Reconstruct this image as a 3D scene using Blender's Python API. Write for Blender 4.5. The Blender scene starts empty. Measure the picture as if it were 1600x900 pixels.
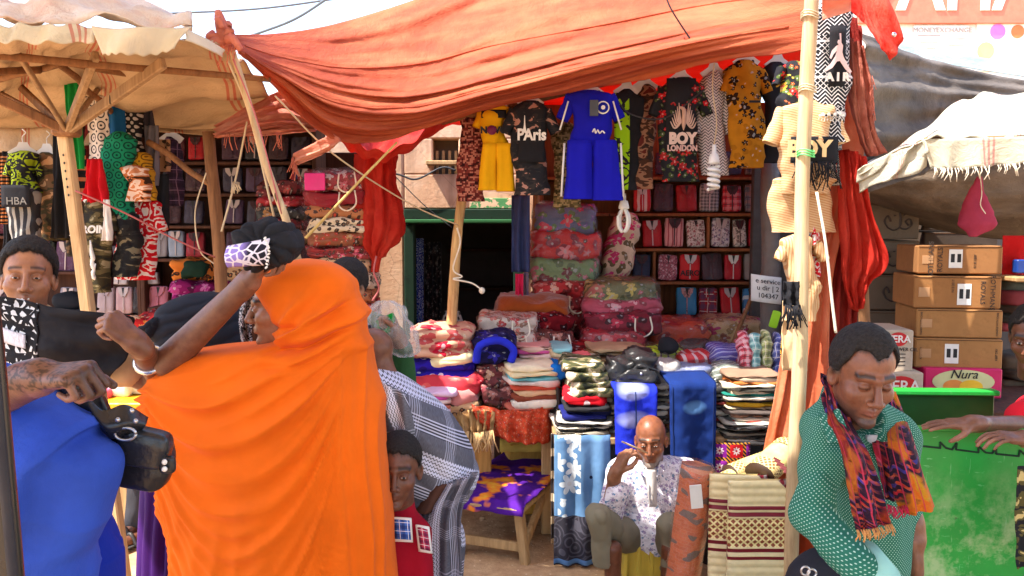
import bpy, bmesh, math, random
import numpy as np
from mathutils import Vector, Matrix, noise as mnoise
R = math.radians
random.seed(7); np.random.seed(7)
sc = bpy.context.scene
COL = sc.collection

# ------------------------------------------------------------------ camera, sky, sun, exposure
FPX, PITCH, CAMH = 1300.0, R(4.4), 1.75
cam_d = bpy.data.cameras.new('camera'); cam = bpy.data.objects.new('camera', cam_d); COL.objects.link(cam)
cam.location = (0, 0, CAMH); cam.rotation_euler = (math.pi/2-PITCH, 0, 0)
cam_d.sensor_width = 36; cam_d.lens = 36*FPX/1600; cam_d.clip_start = .05; cam_d.clip_end = 4000
sc.camera = cam
SUNV = Vector((-.47, -.20, .86)).normalized()          # towards the sun
world = bpy.data.worlds.new('World'); sc.world = world; world.use_nodes = True
_wt = world.node_tree; _wt.nodes.clear()
_sky = _wt.nodes.new('ShaderNodeTexSky'); _sky.sky_type = 'NISHITA'; _sky.sun_disc = False
_sky.sun_elevation = math.asin(SUNV.z); _sky.sun_rotation = math.atan2(SUNV.x, SUNV.y)
_sky.dust_density = 1.4; _sky.air_density = 1.0; _sky.ozone_density = 1.0
_bg = _wt.nodes.new('ShaderNodeBackground'); _bg.inputs[1].default_value = .15
_wo = _wt.nodes.new('ShaderNodeOutputWorld')
_wt.links.new(_sky.outputs[0], _bg.inputs[0]); _wt.links.new(_bg.outputs[0], _wo.inputs[0])
_sl = bpy.data.lights.new('sun', 'SUN'); _sl.energy = 2.8; _sl.angle = R(.5); _sl.color = (1, .93, .82)
sun = bpy.data.objects.new('sun', _sl); COL.objects.link(sun); sun.location = (-4, -2, 9)
sun.rotation_euler = SUNV.to_track_quat('Z', 'Y').to_euler()
vs = sc.view_settings; vs.view_transform = 'Standard'; vs.look = 'None'; vs.gamma = 1; vs.use_curve_mapping = False
vs.exposure = 2.12
try:
    sc.cycles.use_denoising = True; sc.cycles.max_bounces = 6; sc.cycles.transparent_max_bounces = 12
    sc.cycles.diffuse_bounces = 4; sc.cycles.glossy_bounces = 2; sc.cycles.transmission_bounces = 4
    sc.cycles.caustics_reflective = False; sc.cycles.caustics_refractive = False; sc.cycles.sample_clamp_indirect = 6
except Exception: pass

# ------------------------------------------------------------------ coordinates
_F = Vector((0, math.cos(PITCH), -math.sin(PITCH))); _U = Vector((0, math.sin(PITCH), math.cos(PITCH)))
def W(px, py, Y):
    """point of the place seen at photo pixel (px,py), standing Y metres away"""
    d = Vector(((px-800)/FPX, 0, 0)) + _U*((450-py)/FPX) + _F
    return Vector((0, 0, CAMH)) + d*(Y/d.y)
def S(Y): return Y/FPX                                   # metres in one photo pixel at distance Y

# ------------------------------------------------------------------ objects
def org(o):
    v = Vector((0, 0, 0))
    while o is not None:
        v = v + o.location; o = o.parent
    return v
def tag(o, label=None, cat=None, group=None, kind=None):
    if label: o['label'] = label
    if cat: o['category'] = cat
    if group: o['group'] = group
    if kind: o['kind'] = kind
    return o
def thing(name, label, cat, loc=(0, 0, 0), group=None):
    o = bpy.data.objects.new(name, None); o.empty_display_size = .05
    COL.objects.link(o); o.location = Vector(loc)
    return tag(o, label, cat, group)
def mk(name, verts, faces, mat, parent=None, uv=None, col=None, smooth=True, base=None, mats=None, fmat=None):
    """world-space verts -> one mesh object (origin at its base, or relative to its parent)"""
    v = np.asarray([tuple(x) for x in verts] if not isinstance(verts, np.ndarray) else verts, dtype=float).reshape(-1, 3)
    if parent is not None: o0 = np.array(org(parent)); loc = (0, 0, 0)
    else:
        if base is None: base = (v[:, 0].mean(), v[:, 1].mean(), v[:, 2].min())
        o0 = np.array(tuple(base)); loc = tuple(base)
    me = bpy.data.meshes.new(name)
    fl = faces.tolist() if isinstance(faces, np.ndarray) else [tuple(f) for f in faces]
    me.from_pydata((v-o0).tolist(), [], fl)
    if uv is not None:
        ul = me.uv_layers.new(name='UVMap')
        li = np.empty(len(me.loops), dtype=np.int32); me.loops.foreach_get('vertex_index', li)
        ul.data.foreach_set('uv', np.asarray(uv, dtype=np.float32)[li].ravel())
    if col is not None:
        c = np.asarray(col, dtype=np.float32)
        if c.shape[1] == 3: c = np.hstack([c, np.ones((len(c), 1), np.float32)])
        ca = me.color_attributes.new('Col', 'FLOAT_COLOR', 'POINT'); ca.data.foreach_set('color', c.ravel())
    for m in (mats or [mat]): me.materials.append(m)
    if fmat is not None: me.polygons.foreach_set('material_index', np.asarray(fmat, dtype=np.int32))
    if smooth: me.polygons.foreach_set('use_smooth', np.ones(len(me.polygons), dtype=bool))
    me.update()
    o = bpy.data.objects.new(name, me); COL.objects.link(o)
    o.parent = parent; o.location = loc
    return o
class MB:
    """collects pieces of ONE mesh"""
    def __init__(s): s.v = []; s.f = []; s.uv = []; s.m = []
    def add(s, v, f, uv=None, m=0):
        n = len(s.v); v = [tuple(x) for x in v]; s.v += v
        s.f += [tuple(i+n for i in q) for q in (f.tolist() if isinstance(f, np.ndarray) else f)]
        s.uv += [tuple(x) for x in uv] if uv is not None else [(a[0], a[2]) for a in v]
        s.m += [m]*len(f); return s
    def build(s, name, mat, parent=None, smooth=False, mats=None, base=None):
        return mk(name, s.v, s.f, mat, parent, uv=s.uv, smooth=smooth, mats=mats, fmat=s.m if mats else None, base=base)
def box_vf(c, sz, rot=None, bev=.006):
    """bevelled box (chamfered edges), centre c, full size sz"""
    hx, hy, hz = sz[0]/2, sz[1]/2, sz[2]/2; b = min(bev, hx*.45, hy*.45, hz*.45)
    P = []; idx = {}
    for sx in (-1, 1):
        for sy in (-1, 1):
            for sz_ in (-1, 1):
                for ax in range(3):
                    p = [sx*hx, sy*hy, sz_*hz]
                    for k, h in ((0, sx), (1, sy), (2, sz_)):
                        if k != ax: p[k] -= h*b
                    idx[(sx, sy, sz_, ax)] = len(P); P.append(Vector(p))
    F = []
    for ax in range(3):
        o1, o2 = (ax+1) % 3, (ax+2) % 3
        for s in (-1, 1):
            q = []
            for a, d in ((-1, -1), (1, -1), (1, 1), (-1, 1)):
                k = [0, 0, 0]; k[ax] = s; k[o1] = a; k[o2] = d; q.append(idx[(k[0], k[1], k[2], ax)])
            F.append(tuple(q if s > 0 else q[::-1]))
        for a in (-1, 1):
            for d in (-1, 1):
                q = []
                for s, ff in ((-1, o1), (1, o1), (1, o2), (-1, o2)):
                    k = [0, 0, 0]; k[ax] = s; k[o1] = a; k[o2] = d; q.append(idx[(k[0], k[1], k[2], ff)])
                F.append(tuple(q if a*d < 0 else q[::-1]))
    for sx in (-1, 1):
        for sy in (-1, 1):
            for sz_ in (-1, 1):
                q = [idx[(sx, sy, sz_, k)] for k in range(3)]
                F.append(tuple(q if sx*sy*sz_ > 0 else q[::-1]))
    M = rot if rot is not None else Matrix.Identity(3)
    c = Vector(c); V = [c + M @ p for p in P]
    uv = [(p.x + p.y, p.z) if True else 0 for p in P]
    return V, F, uv
def box(name, c, sz, mat, parent=None, rot=None, bev=.006):
    v, f, uv = box_vf(c, sz, rot, bev); return mk(name, v, f, mat, parent, uv=uv, smooth=False)
def rz(a): return Matrix.Rotation(a, 3, 'Z')
def rxyz(a, b, c): return (Matrix.Rotation(c, 3, 'Z') @ Matrix.Rotation(b, 3, 'Y') @ Matrix.Rotation(a, 3, 'X'))
def tube_vf(pts, rad, n=8, caps=True, squash=1.0):
    pts = [Vector(p) for p in pts]; N = len(pts)
    if not hasattr(rad, '__len__'): rad = [rad]*N
    V = []; F = []; UV = []; up = Vector((.13, .31, .94)); L = 0
    for i, p in enumerate(pts):
        t = (pts[min(i+1, N-1)] - pts[max(i-1, 0)])
        t = t.normalized() if t.length > 1e-9 else Vector((0, 0, 1))
        if i: L += (p-pts[i-1]).length
        if abs(t.dot(up)) > .97: up = Vector((1, .1, 0))
        a = t.cross(up).normalized(); b = t.cross(a).normalized(); up = -b if False else up
        for k in range(n):
            w = 2*math.pi*k/n
            V.append(p + a*math.cos(w)*rad[i] + b*math.sin(w)*rad[i]*squash); UV.append((k/n*6.28*rad[i], L))
    for i in range(N-1):
        for k in range(n):
            F.append((i*n+k, i*n+(k+1) % n, (i+1)*n+(k+1) % n, (i+1)*n+k))
    if caps: F.append(tuple(range(n-1, -1, -1))); F.append(tuple(range((N-1)*n, N*n)))
    return V, F, UV
def tube(name, pts, rad, mat, parent=None, n=8, squash=1.0):
    v, f, uv = tube_vf(pts, rad, n, True, squash); return mk(name, v, f, mat, parent, uv=uv)
def lerp(a, b, t): return a + (b-a)*t
def catmull(P, t):
    """P list of Vectors, t in 0..len-1"""
    n = len(P); i = min(int(t), n-2); f = t-i
    p1, p2 = P[i], P[i+1]; p0 = P[i-1] if i > 0 else p1*2-p2; p3 = P[i+2] if i+2 < n else p2*2-p1
    return .5*((2*p1)+(p2-p0)*f+(2*p0-5*p1+4*p2-p3)*f*f+(3*p1-p0-3*p2+p3)*f**3)
def smooth_path(P, k=6):
    P = [Vector(p) for p in P]
    return [catmull(P, i/k) for i in range((len(P)-1)*k+1)]
def crooked(p0, p1, r0, r1, n=14, amp=.012, seed=0):
    p0 = Vector(p0); p1 = Vector(p1); P = []; Rr = []
    for i in range(n+1):
        t = i/n; q = p0.lerp(p1, t); a = amp*math.sin(math.pi*min(1, t*1.0))
        q = q + Vector((mnoise.noise((t*3.1+seed*7.7, .3, 1)), mnoise.noise((t*3.1+seed*7.7, 5.3, 4)), 0))*amp*2
        P.append(q); Rr.append(lerp(r0, r1, t)*(1+.10*mnoise.noise((t*11, seed*3.3, 2))))
    return P, Rr
def pole(name, p0, p1, r0, r1, mat, parent=None, amp=.012, seed=0, n=10):
    P, Rr = crooked(p0, p1, r0, r1, 14, amp, seed); return tube(name, P, Rr, mat, parent, n)
def fb(x, y, z, o=3):
    return mnoise.fractal((x, y, z), 1.0, 2.0, o)
def grid_vf(fn, nu, nv, thick=0., uvscale=None):
    """sheet P(u,v); thick -> closed slab. uv in metres measured on the sheet"""
    P = [[Vector(fn(i/nu, j/nv)) for i in range(nu+1)] for j in range(nv+1)]
    lu = sum((P[nv//2][i+1]-P[nv//2][i]).length for i in range(nu)); lv = sum((P[j+1][nu//2]-P[j][nu//2]).length for j in range(nv))
    V = [p for r in P for p in r]; UV = [(i/nu*lu, -j/nv*lv) for j in range(nv+1) for i in range(nu+1)]
    n1 = nu+1; F = [(j*n1+i, (j+1)*n1+i, (j+1)*n1+i+1, j*n1+i+1) for j in range(nv) for i in range(nu)]
    if thick:
        Nn = []
        for j in range(nv+1):
            for i in range(nu+1):
                a = P[j][min(i+1, nu)]-P[j][max(i-1, 0)]; b = P[min(j+1, nv)][i]-P[max(j-1, 0)][i]
                n = b.cross(a)*-1; n = n.normalized() if n.length > 1e-12 else Vector((0, 1, 0)); Nn.append(n)
        m = len(V); V2 = [V[k]+Nn[k]*thick for k in range(m)]
        V += V2; UV = UV+UV
        F += [tuple(m+i for i in q[::-1]) for q in F[:nu*nv]]
        B = [i for i in range(nu+1)] + [j*n1+nu for j in range(1, nv+1)] + [nv*n1+i for i in range(nu-1, -1, -1)] + [j*n1 for j in range(nv-1, 0, -1)]
        for a, b in zip(B, B[1:]+B[:1]): F.append((a, b, m+b, m+a))
    return V, F, UV
def sheet(name, fn, nu, nv, mat, parent=None, thick=.004, base=None):
    v, f, uv = grid_vf(fn, nu, nv, thick); return mk(name, v, f, mat, parent, uv=uv, base=base)
def ctrl(C):
    """control rows of world points -> smooth surface function"""
    C = [[Vector(p) for p in r] for r in C]; nr = len(C)
    def fn(u, v):
        return catmull([catmull(r, u*(len(r)-1)) for r in C], v*(nr-1))
    return fn
def CP(rows): return [[W(*p) for p in r] for r in rows]
def rings_vf(rings, n=24, caps=(False, False), disp=None):
    """loft of ellipses: ring = (centre, halfwidth Vector, halfdepth Vector[, power])"""
    V = []; F = []; UV = []; L = 0
    for i, r in enumerate(rings):
        c, a, b = Vector(r[0]), Vector(r[1]), Vector(r[2]); pw = r[3] if len(r) > 3 else 1.0
        if i: L += (c-Vector(rings[i-1][0])).length
        per = math.pi*(a.length+b.length)
        for k in range(n):
            w = 2*math.pi*k/n; cw, sw = math.cos(w), math.sin(w)
            x = math.copysign(abs(cw)**pw, cw); y = math.copysign(abs(sw)**pw, sw)
            p = c+a*x+b*y
            if disp: p = p + (a*x+b*y).normalized()*disp(i/(len(rings)-1), k/n, p)
            V.append(p); UV.append((c.x+math.copysign(min(1, (1-abs(math.cos(w/1))) if False else 1), 1)*a.length*math.cos(w)*1.25, c.z*1.0))
    m = len(rings)
    for i in range(m-1):
        for k in range(n): F.append((i*n+k, (i+1)*n+k, (i+1)*n+(k+1) % n, i*n+(k+1) % n))
    if caps[0]: F.append(tuple(range(n)))
    if caps[1]: F.append(tuple(range(m*n-1, (m-1)*n-1, -1)))
    return V, F, UV
def puff_vf(c, sz, rot=None, n=7, pw=.35, amp=.01, seed=0, freq=6, sag=0., belly=0., lobes=0, la=.10):
    """soft cushion-like block: superellipsoid-ish rounded box with lumpy noise"""
    c = Vector(c); M = rot if rot is not None else Matrix.Identity(3)
    V = []; F = []; UV = []; idx = {}
    def vert(p):
        k = (round(p[0], 4), round(p[1], 4), round(p[2], 4))
        if k in idx: return idx[k]
        x, y, z = p
        L = max(1e-6, (abs(x)**(2/pw)+abs(y)**(2/pw)+abs(z)**(2/pw))**(pw/2))
        q = Vector((x/L, y/L, z/L))
        w = Vector((q.x*sz[0]/2, q.y*sz[1]/2, q.z*sz[2]/2))
        if belly: w.z *= 1+belly*(1-q.x*q.x)*(1-q.y*q.y)
        if lobes:
            k2 = 1-la*(1-abs(math.sin(math.pi*lobes*(q.z+1)/2))**.5); w.y *= k2; w.x *= 1-(1-k2)*.5
        if sag: w.z -= sag*sz[2]*(q.x*q.x)
        d = mnoise.noise((w.x*freq+seed*3.7, w.y*freq+seed*1.3, w.z*freq*1.5))*amp - abs(mnoise.noise((w.x*freq*1.1-seed*2.1, w.y*freq*.8+9, w.z*freq*2.2)))**.6*amp*1.3 + .5*amp
        nn = Vector((q.x/sz[0], q.y/sz[1], q.z/sz[2])).normalized(); w = w+nn*d
        idx[k] = len(V); V.append(c+M@w); UV.append((w.x+.6*w.y, w.z+.8*w.y)); return idx[k]
    for ax in range(3):
        for s in (-1, 1):
            for i in range(n):
                for j in range(n):
                    q = []
                    for a, b in ((i, j), (i+1, j), (i+1, j+1), (i, j+1)):
                        p = [0, 0, 0]; p[ax] = s; p[(ax+1) % 3] = -1+2*a/n; p[(ax+2) % 3] = -1+2*b/n; q.append(vert(p))
                    F.append(tuple(q if s > 0 else q[::-1]))
    return V, F, UV
def puff(name, c, sz, mat, parent=None, **k):
    v, f, uv = puff_vf(c, sz, **k); return mk(name, v, f, mat, parent, uv=uv)
def ell_vf(c, r, n=10, rot=None):
    V = [];F = [];UV=[]; M = rot if rot is not None else Matrix.Identity(3); c = Vector(c)
    for i in range(n+1):
        th = math.pi*i/n
        for k in range(2*n):
            ph = math.pi*k/n; p = Vector((r[0]*math.sin(th)*math.cos(ph), r[1]*math.sin(th)*math.sin(ph), r[2]*math.cos(th)))
            V.append(c+M@p); UV.append((p.x, p.z))
    for i in range(n):
        for k in range(2*n): F.append((i*2*n+k, (i+1)*2*n+k, (i+1)*2*n+(k+1) % (2*n), i*2*n+(k+1) % (2*n)))
    return V, F, UV
def poly_vf(pts2, c, ex, ey, thick):
    """extruded outline: 2-D points laid on axes ex,ey at c, thickness along ex x ey"""
    c = Vector(c); ex = Vector(ex); ey = Vector(ey); nz = ex.cross(ey).normalized(); n = len(pts2)
    V = [c+ex*x+ey*y for x, y in pts2]+[c+ex*x+ey*y+nz*thick for x, y in pts2]
    F = [tuple(range(n-1, -1, -1)), tuple(range(n, 2*n))]+[(i, (i+1) % n, n+(i+1) % n, n+i) for i in range(n)]
    return V, F, [(x, y) for x, y in pts2]*2
def letters(name, text, c, size, mat, parent, ex=(1, 0, 0), ey=(0, 0, 1), depth=.002, sx=1., align='CENTER', bold=0., shear=0., wrap=None):
    cu = bpy.data.curves.new(name, 'FONT'); cu.body = text; cu.size = size; cu.align_x = align; cu.align_y = 'CENTER'
    cu.extrude = depth; cu.offset = bold; cu.shear = shear; cu.resolution_u = 3; cu.space_line = .95
    t = bpy.data.objects.new(name, cu); COL.objects.link(t)
    dg = bpy.context.evaluated_depsgraph_get(); me = bpy.data.meshes.new_from_object(t.evaluated_get(dg))
    bpy.data.objects.remove(t); bpy.data.curves.remove(cu)
    c = Vector(c); ex = Vector(ex).normalized(); ey = Vector(ey).normalized(); ez = ex.cross(ey)
    V = []
    for v in me.vertices:
        p = c + ex*v.co.x*sx + ey*v.co.y + ez*v.co.z
        V.append(wrap(p) if wrap else p)
    F = [tuple(p.vertices) for p in me.polygons]; bpy.data.meshes.remove(me)
    return mk(name, V, F, mat, parent, smooth=False)

# ------------------------------------------------------------------ materials
class Gx:
    def __init__(s, name):
        s.m = bpy.data.materials.new(name); s.m.use_nodes = True; s.t = s.m.node_tree; s.t.nodes.clear()
        s.out = s.n('ShaderNodeOutputMaterial'); s.b = s.n('ShaderNodeBsdfPrincipled')
        s.t.links.new(s.b.outputs[0], s.out.inputs[0])
    def n(s, ty, **k):
        o = s.t.nodes.new(ty)
        for a, v in k.items(): setattr(o, a, v)
        return o
    def put(s, sock, v):
        if v is None: return
        if isinstance(v, bpy.types.NodeSocket): s.t.links.new(v, sock)
        elif hasattr(v, '__len__') and len(v) == 3 and sock.type == 'RGBA': sock.default_value = (*v, 1)
        else: sock.default_value = v
    def uv(s): return s.n('ShaderNodeTexCoord').outputs['UV']
    def obj(s): return s.n('ShaderNodeTexCoord').outputs['Object']
    def col(s): return s.n('ShaderNodeVertexColor', layer_name='Col').outputs[0]
    def map(s, v, sc_=(1, 1, 1), rot=(0, 0, 0), loc=(0, 0, 0)):
        o = s.n('ShaderNodeMapping'); s.put(o.inputs[0], v); o.inputs[1].default_value = loc; o.inputs[2].default_value = rot; o.inputs[3].default_value = sc_; return o.outputs[0]
    def noise(s, v, scale, detail=3, rough=.55, dist=0., color=False):
        o = s.n('ShaderNodeTexNoise'); s.put(o.inputs['Vector'], v); o.inputs['Scale'].default_value = scale; o.inputs['Detail'].default_value = detail
        o.inputs['Roughness'].default_value = rough; o.inputs['Distortion'].default_value = dist; return o.outputs[1 if color else 0]
    def voro(s, v, scale, feature='F1', out=0, rnd=1.):
        o = s.n('ShaderNodeTexVoronoi', feature=feature); s.put(o.inputs['Vector'], v); o.inputs['Scale'].default_value = scale
        o.inputs['Randomness'].default_value = rnd; return o.outputs[out]
    def math(s, op, a, b=None, c=None, clamp=False):
        o = s.n('ShaderNodeMath', operation=op, use_clamp=clamp); s.put(o.inputs[0], a); s.put(o.inputs[1], b)
        if c is not None: s.put(o.inputs[2], c)
        return o.outputs[0]
    def sep(s, v):
        o = s.n('ShaderNodeSeparateXYZ'); s.put(o.inputs[0], v); return o.outputs
    def comb(s, x, y, z=0.):
        o = s.n('ShaderNodeCombineXYZ'); s.put(o.inputs[0], x); s.put(o.inputs[1], y); s.put(o.inputs[2], z); return o.outputs[0]
    def ramp(s, f, stops, const=False):
        o = s.n('ShaderNodeValToRGB'); s.put(o.inputs[0], f); r = o.color_ramp
        r.interpolation = 'CONSTANT' if const else 'LINEAR'
        while len(r.elements) > 1: r.elements.remove(r.elements[-1])
        r.elements[0].position = stops[0][0]; r.elements[0].color = (*stops[0][1], 1)
        for p, c in stops[1:]: e = r.elements.new(p); e.color = (*c, 1)
        return o.outputs[0]
    def mix(s, f, a, b, mode='MIX'):
        o = s.n('ShaderNodeMix', data_type='RGBA', blend_type=mode); s.put(o.inputs[0], f); s.put(o.inputs[6], a); s.put(o.inputs[7], b); return o.outputs[2]
    def step(s, v, t, soft=.0):
        if soft:
            o = s.n('ShaderNodeMapRange'); s.put(o.inputs[0], v); o.inputs[1].default_value = t-soft; o.inputs[2].default_value = t+soft; return o.outputs[0]
        return s.math('GREATER_THAN', v, t)
    def frac(s, v, period, off=0.):
        return s.math('FRACT', s.math('ADD', s.math('DIVIDE', v, period), 100+off))
    def band(s, v, period, duty, off=0.):      # 1 inside the stripe
        return s.math('LESS_THAN', s.frac(v, period, off), duty)
    def flower(g, cc, v, sc_, pa, pb, rad, lobes, thr, off):
        """scatter of lobed flowers over colour cc"""
        q = g.map(v, (1, 1, 1), (0, 0, .6), (off, off*.7, 0)); o = g.n('ShaderNodeTexVoronoi', voronoi_dimensions='2D'); g.put(o.inputs['Vector'], q); o.inputs['Scale'].default_value = sc_
        d = o.outputs['Distance']; rc = g.sep(o.outputs['Color']); df = g.n('ShaderNodeVectorMath', operation='SUBTRACT'); g.put(df.inputs[0], q); g.put(df.inputs[1], o.outputs['Position']); e = g.sep(df.outputs[0])
        an = g.math('ADD', g.math('ARCTAN2', e[1], e[0]), g.math('MULTIPLY', rc[2], 6)); lob = g.math('ABSOLUTE', g.math('COSINE', g.math('MULTIPLY', an, lobes/2)))
        r = g.math('MULTIPLY', g.math('ADD', .42, g.math('MULTIPLY', lob, .58)), g.math('MULTIPLY', g.math('ADD', .6, g.math('MULTIPLY', rc[0], .4)), rad)); keep = g.math('GREATER_THAN', rc[1], thr)
        pc = g.mix(g.math('GREATER_THAN', rc[0], .5), pa, pb); pc = g.mix(g.math('MULTIPLY', g.math('DIVIDE', d, rad), .6, None, True), pc, tuple(min(1, x*.5) for x in pa))
        cc = g.mix(g.math('MULTIPLY', g.math('LESS_THAN', d, r), keep), cc, pc); return g.mix(g.math('MULTIPLY', g.math('LESS_THAN', d, rad*.18), keep), cc, tuple(min(1, x*.4+.25) for x in pa))
    def bump(s, h, strength=.4, dist=.01, prev=None):
        o = s.n('ShaderNodeBump'); o.inputs['Strength'].default_value = strength; o.inputs['Distance'].default_value = dist
        s.put(o.inputs['Height'], h)
        if prev is not None: s.put(o.inputs['Normal'], prev)
        return o.outputs[0]
    def fin(s, color, rough=.85, spec=.3, normal=None, sheen=0., coat=0., coatr=.2, metal=0., sss=0.):
        b = s.b.inputs; s.put(b['Base Color'], color); s.put(b['Roughness'], rough); b['Specular IOR Level'].default_value = spec
        b['Sheen Weight'].default_value = sheen; b['Coat Weight'].default_value = coat; b['Coat Roughness'].default_value = coatr; b['Metallic'].default_value = metal
        if normal is not None: s.put(b['Normal'], normal)
        if sss: b['Subsurface Weight'].default_value = sss; b['Subsurface Scale'].default_value = .01
        return s.m
_MC = {}
def srgb(r, g, b):
    f = lambda c: (c/255/12.92) if c/255 <= .04045 else ((c/255+.055)/1.055)**2.4
    return (f(r), f(g), f(b))
def cloth(color, var=.25, rough=.9, wr=.35, wd=.012, scale=14, sheen=0., thin=0., tint=None):
    """woven cloth of one colour: faint unevenness, creases as relief"""
    k = ('cloth', color, var, rough, wr, wd, scale, sheen, thin, tint)
    if k in _MC: return _MC[k]
    g = Gx('cloth'); o = g.obj()
    n = g.noise(o, 5, 4, .6); d = tuple(c*(1-var) for c in color); l = tuple(min(1, c*(1+var*.6)) for c in color)
    c = g.ramp(n, [(.3, d), (.7, l)])
    w = g.noise(g.map(o, (1, 1, .6)), scale, 4, .6, .6); weave = g.noise(o, 420, 1)
    nb = g.bump(weave, .12, .002, g.bump(w, wr, wd))
    m = g.fin(c, rough, .2, nb, sheen=sheen)
    if thin:      # light passes through the cloth
        tr = g.n('ShaderNodeBsdfTranslucent'); g.put(tr.inputs[0], tint or c); g.put(tr.inputs[1], nb)
        mx = g.n('ShaderNodeMixShader'); mx.inputs[0].default_value = thin
        g.t.links.new(g.b.outputs[0], mx.inputs[1]); g.t.links.new(tr.outputs[0], mx.inputs[2]); g.t.links.new(mx.outputs[0], g.out.inputs[0])
    _MC[k] = m; return m
def pat(kind, *a, plastic=False, rough=.88, space='uv', wr=.35, rot=0., off=(0, 0, 0)):
    """printed cloth; a = colours and scales. plastic -> under clear film"""
    key = ('pat', kind, a, plastic, rough, space, wr, rot, off)
    if key in _MC: return _MC[key]
    g = Gx('print_'+kind); v = g.uv() if space == 'uv' else g.obj()
    if space == 'xz':
        q = g.sep(g.obj()); v = g.comb(q[0], q[2], 0.)
    v = g.map(v, (1, 1, 1), (0, 0, rot), off)
    X, Y, Z = g.sep(v)
    if kind == 'plain':
        c = g.ramp(g.noise(v, 9, 3), [(.3, tuple(x*.75 for x in a[0])), (.7, a[0])])
    elif kind == 'camo':      # colours..., scale last
        cs = a[:-1]; n = g.noise(g.map(v, (1, 1.5, 1)), a[-1], 2, .5, .8); k = len(cs)
        c = g.ramp(n, [(0 if i == 0 else .5+(i-k/2)*.26/k*1.3, q) for i, q in enumerate(cs)], True)
    elif kind == 'digi':
        s = a[-1]; q = g.comb(g.math('FLOOR', g.math('MULTIPLY', X, 110)), g.math('FLOOR', g.math('MULTIPLY', Y, 110)), 0.)
        n = g.noise(g.map(q, (.6, 1, 1)), s, 2, .6); cs = a[:-1]; k = len(cs)
        c = g.ramp(n, [(0 if i == 0 else .5+(i-k/2)*.3/k, q_) for i, q_ in enumerate(cs)], True)
    elif kind == 'hstripe':   # bg, fg, period, duty
        c = g.mix(g.band(Y, a[2], a[3]), a[0], a[1])
    elif kind == 'vstripe':
        c = g.mix(g.band(X, a[2], a[3]), a[0], a[1])
    elif kind == 'plaid':     # bg, c1, c2, period
        c = g.mix(g.math('MULTIPLY', g.band(X, a[3], .4), .55), a[0], a[1]); c = g.mix(g.math('MULTIPLY', g.band(Y, a[3], .4), .55), c, a[1])
        c = g.mix(g.band(X, a[3], .07, .3), c, a[2]); c = g.mix(g.band(Y, a[3], .07, .3), c, a[2])
    elif kind == 'dots':      # bg, dot, period, radius(0..5)
        fx = g.math('SUBTRACT', g.frac(X, a[2]), .5); row = g.math('FLOOR', g.math('DIVIDE', Y, a[2]*.6)); half = g.math('MULTIPLY', g.math('MODULO', g.math('ADD', row, 1000), 2), .5)
        fx = g.math('SUBTRACT', g.math('FRACT', g.math('ADD', g.math('ADD', g.math('DIVIDE', X, a[2]), half), 100)), .5); fy = g.math('MULTIPLY', g.math('SUBTRACT', g.frac(Y, a[2]*.6), .5), .6)
        d = g.math('SQRT', g.math('ADD', g.math('MULTIPLY', fx, fx), g.math('MULTIPLY', fy, fy)))
        c = g.mix(g.math('LESS_THAN', d, a[3]), a[0], a[1])
    elif kind == 'floral':    # bg, petals(list of 3 colours), leaf, scale
        bg, p1, p2, leaf, s = a
        w = g.noise(v, s*2.2, 2, .5, 0, True); vv = g.n('ShaderNodeVectorMath', operation='MULTIPLY_ADD'); g.put(vv.inputs[0], w); vv.inputs[1].default_value = (.35/s,)*3; g.put(vv.inputs[2], v); vd = vv.outputs[0]
        c = g.ramp(g.noise(v, s*.9, 3), [(.35, tuple(x*.7 for x in bg)), (.65, bg)])
        c = g.flower(c, vd, s*1.5, leaf, tuple(x*.8 for x in leaf), .48, 2, .25, 3.3)
        c = g.flower(c, vd, s, p1, p2, .44, 5, .42, 0.)
        c = g.flower(c, vd, s*2.3, p2, p1, .40, 5, .66, 7.1)
    elif kind == 'leopard':   # bg, ring, centre, scale
        d = g.voro(g.map(v, (1, 1.4, 1)), a[3]); n = g.noise(v, a[3]*2.5, 2)
        dd = g.math('ADD', d, g.math('MULTIPLY', g.math('SUBTRACT', n, .5), .5))
        c = g.ramp(dd, [(0, a[2]), (.2, a[1]), (.40, a[0])], True)
    elif kind == 'chevron':   # bg, fg, period
        z = g.math('MULTIPLY', g.math('ABSOLUTE', g.math('SUBTRACT', g.frac(X, a[2]*1.1), .5)), a[2]*1.1)
        c = g.mix(g.band(g.math('ADD', Y, z), a[2]*.55, .36), a[0], a[1])
    elif kind == 'rings':     # bg, fg, period : row of circles and small crosses
        fx = g.math('SUBTRACT', g.frac(X, a[2]), .5); fy = g.math('SUBTRACT', g.frac(Y, a[2]), .5)
        d = g.math('SQRT', g.math('ADD', g.math('MULTIPLY', fx, fx), g.math('MULTIPLY', fy, fy)))
        c = g.mix(g.math('COMPARE', d, .33, .06), a[0], a[1]); c = g.mix(g.math('LESS_THAN', d, .1), c, a[1])
        gx = g.math('SUBTRACT', g.frac(X, a[2], .5), .5); gy = g.math('SUBTRACT', g.frac(Y, a[2], .5), .5)
        e = g.math('ADD', g.math('ABSOLUTE', gx), g.math('ABSOLUTE', gy)); c = g.mix(g.math('LESS_THAN', e, .13), c, a[1])
    elif kind == 'paisley':   # bg, fg, scale
        d = g.voro(v, a[2]); n = g.noise(v, a[2]*1.2, 2, .5, 1.5)
        w = g.math('SINE', g.math('ADD', g.math('MULTIPLY', d, 22), g.math('MULTIPLY', n, 16)))
        c = g.mix(g.math('GREATER_THAN', w, .35), a[0], a[1])
    elif kind == 'denim':
        n = g.noise(g.map(v, (1, .7, 1)), 5, 2); f = g.noise(v, 260, 2)
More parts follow.
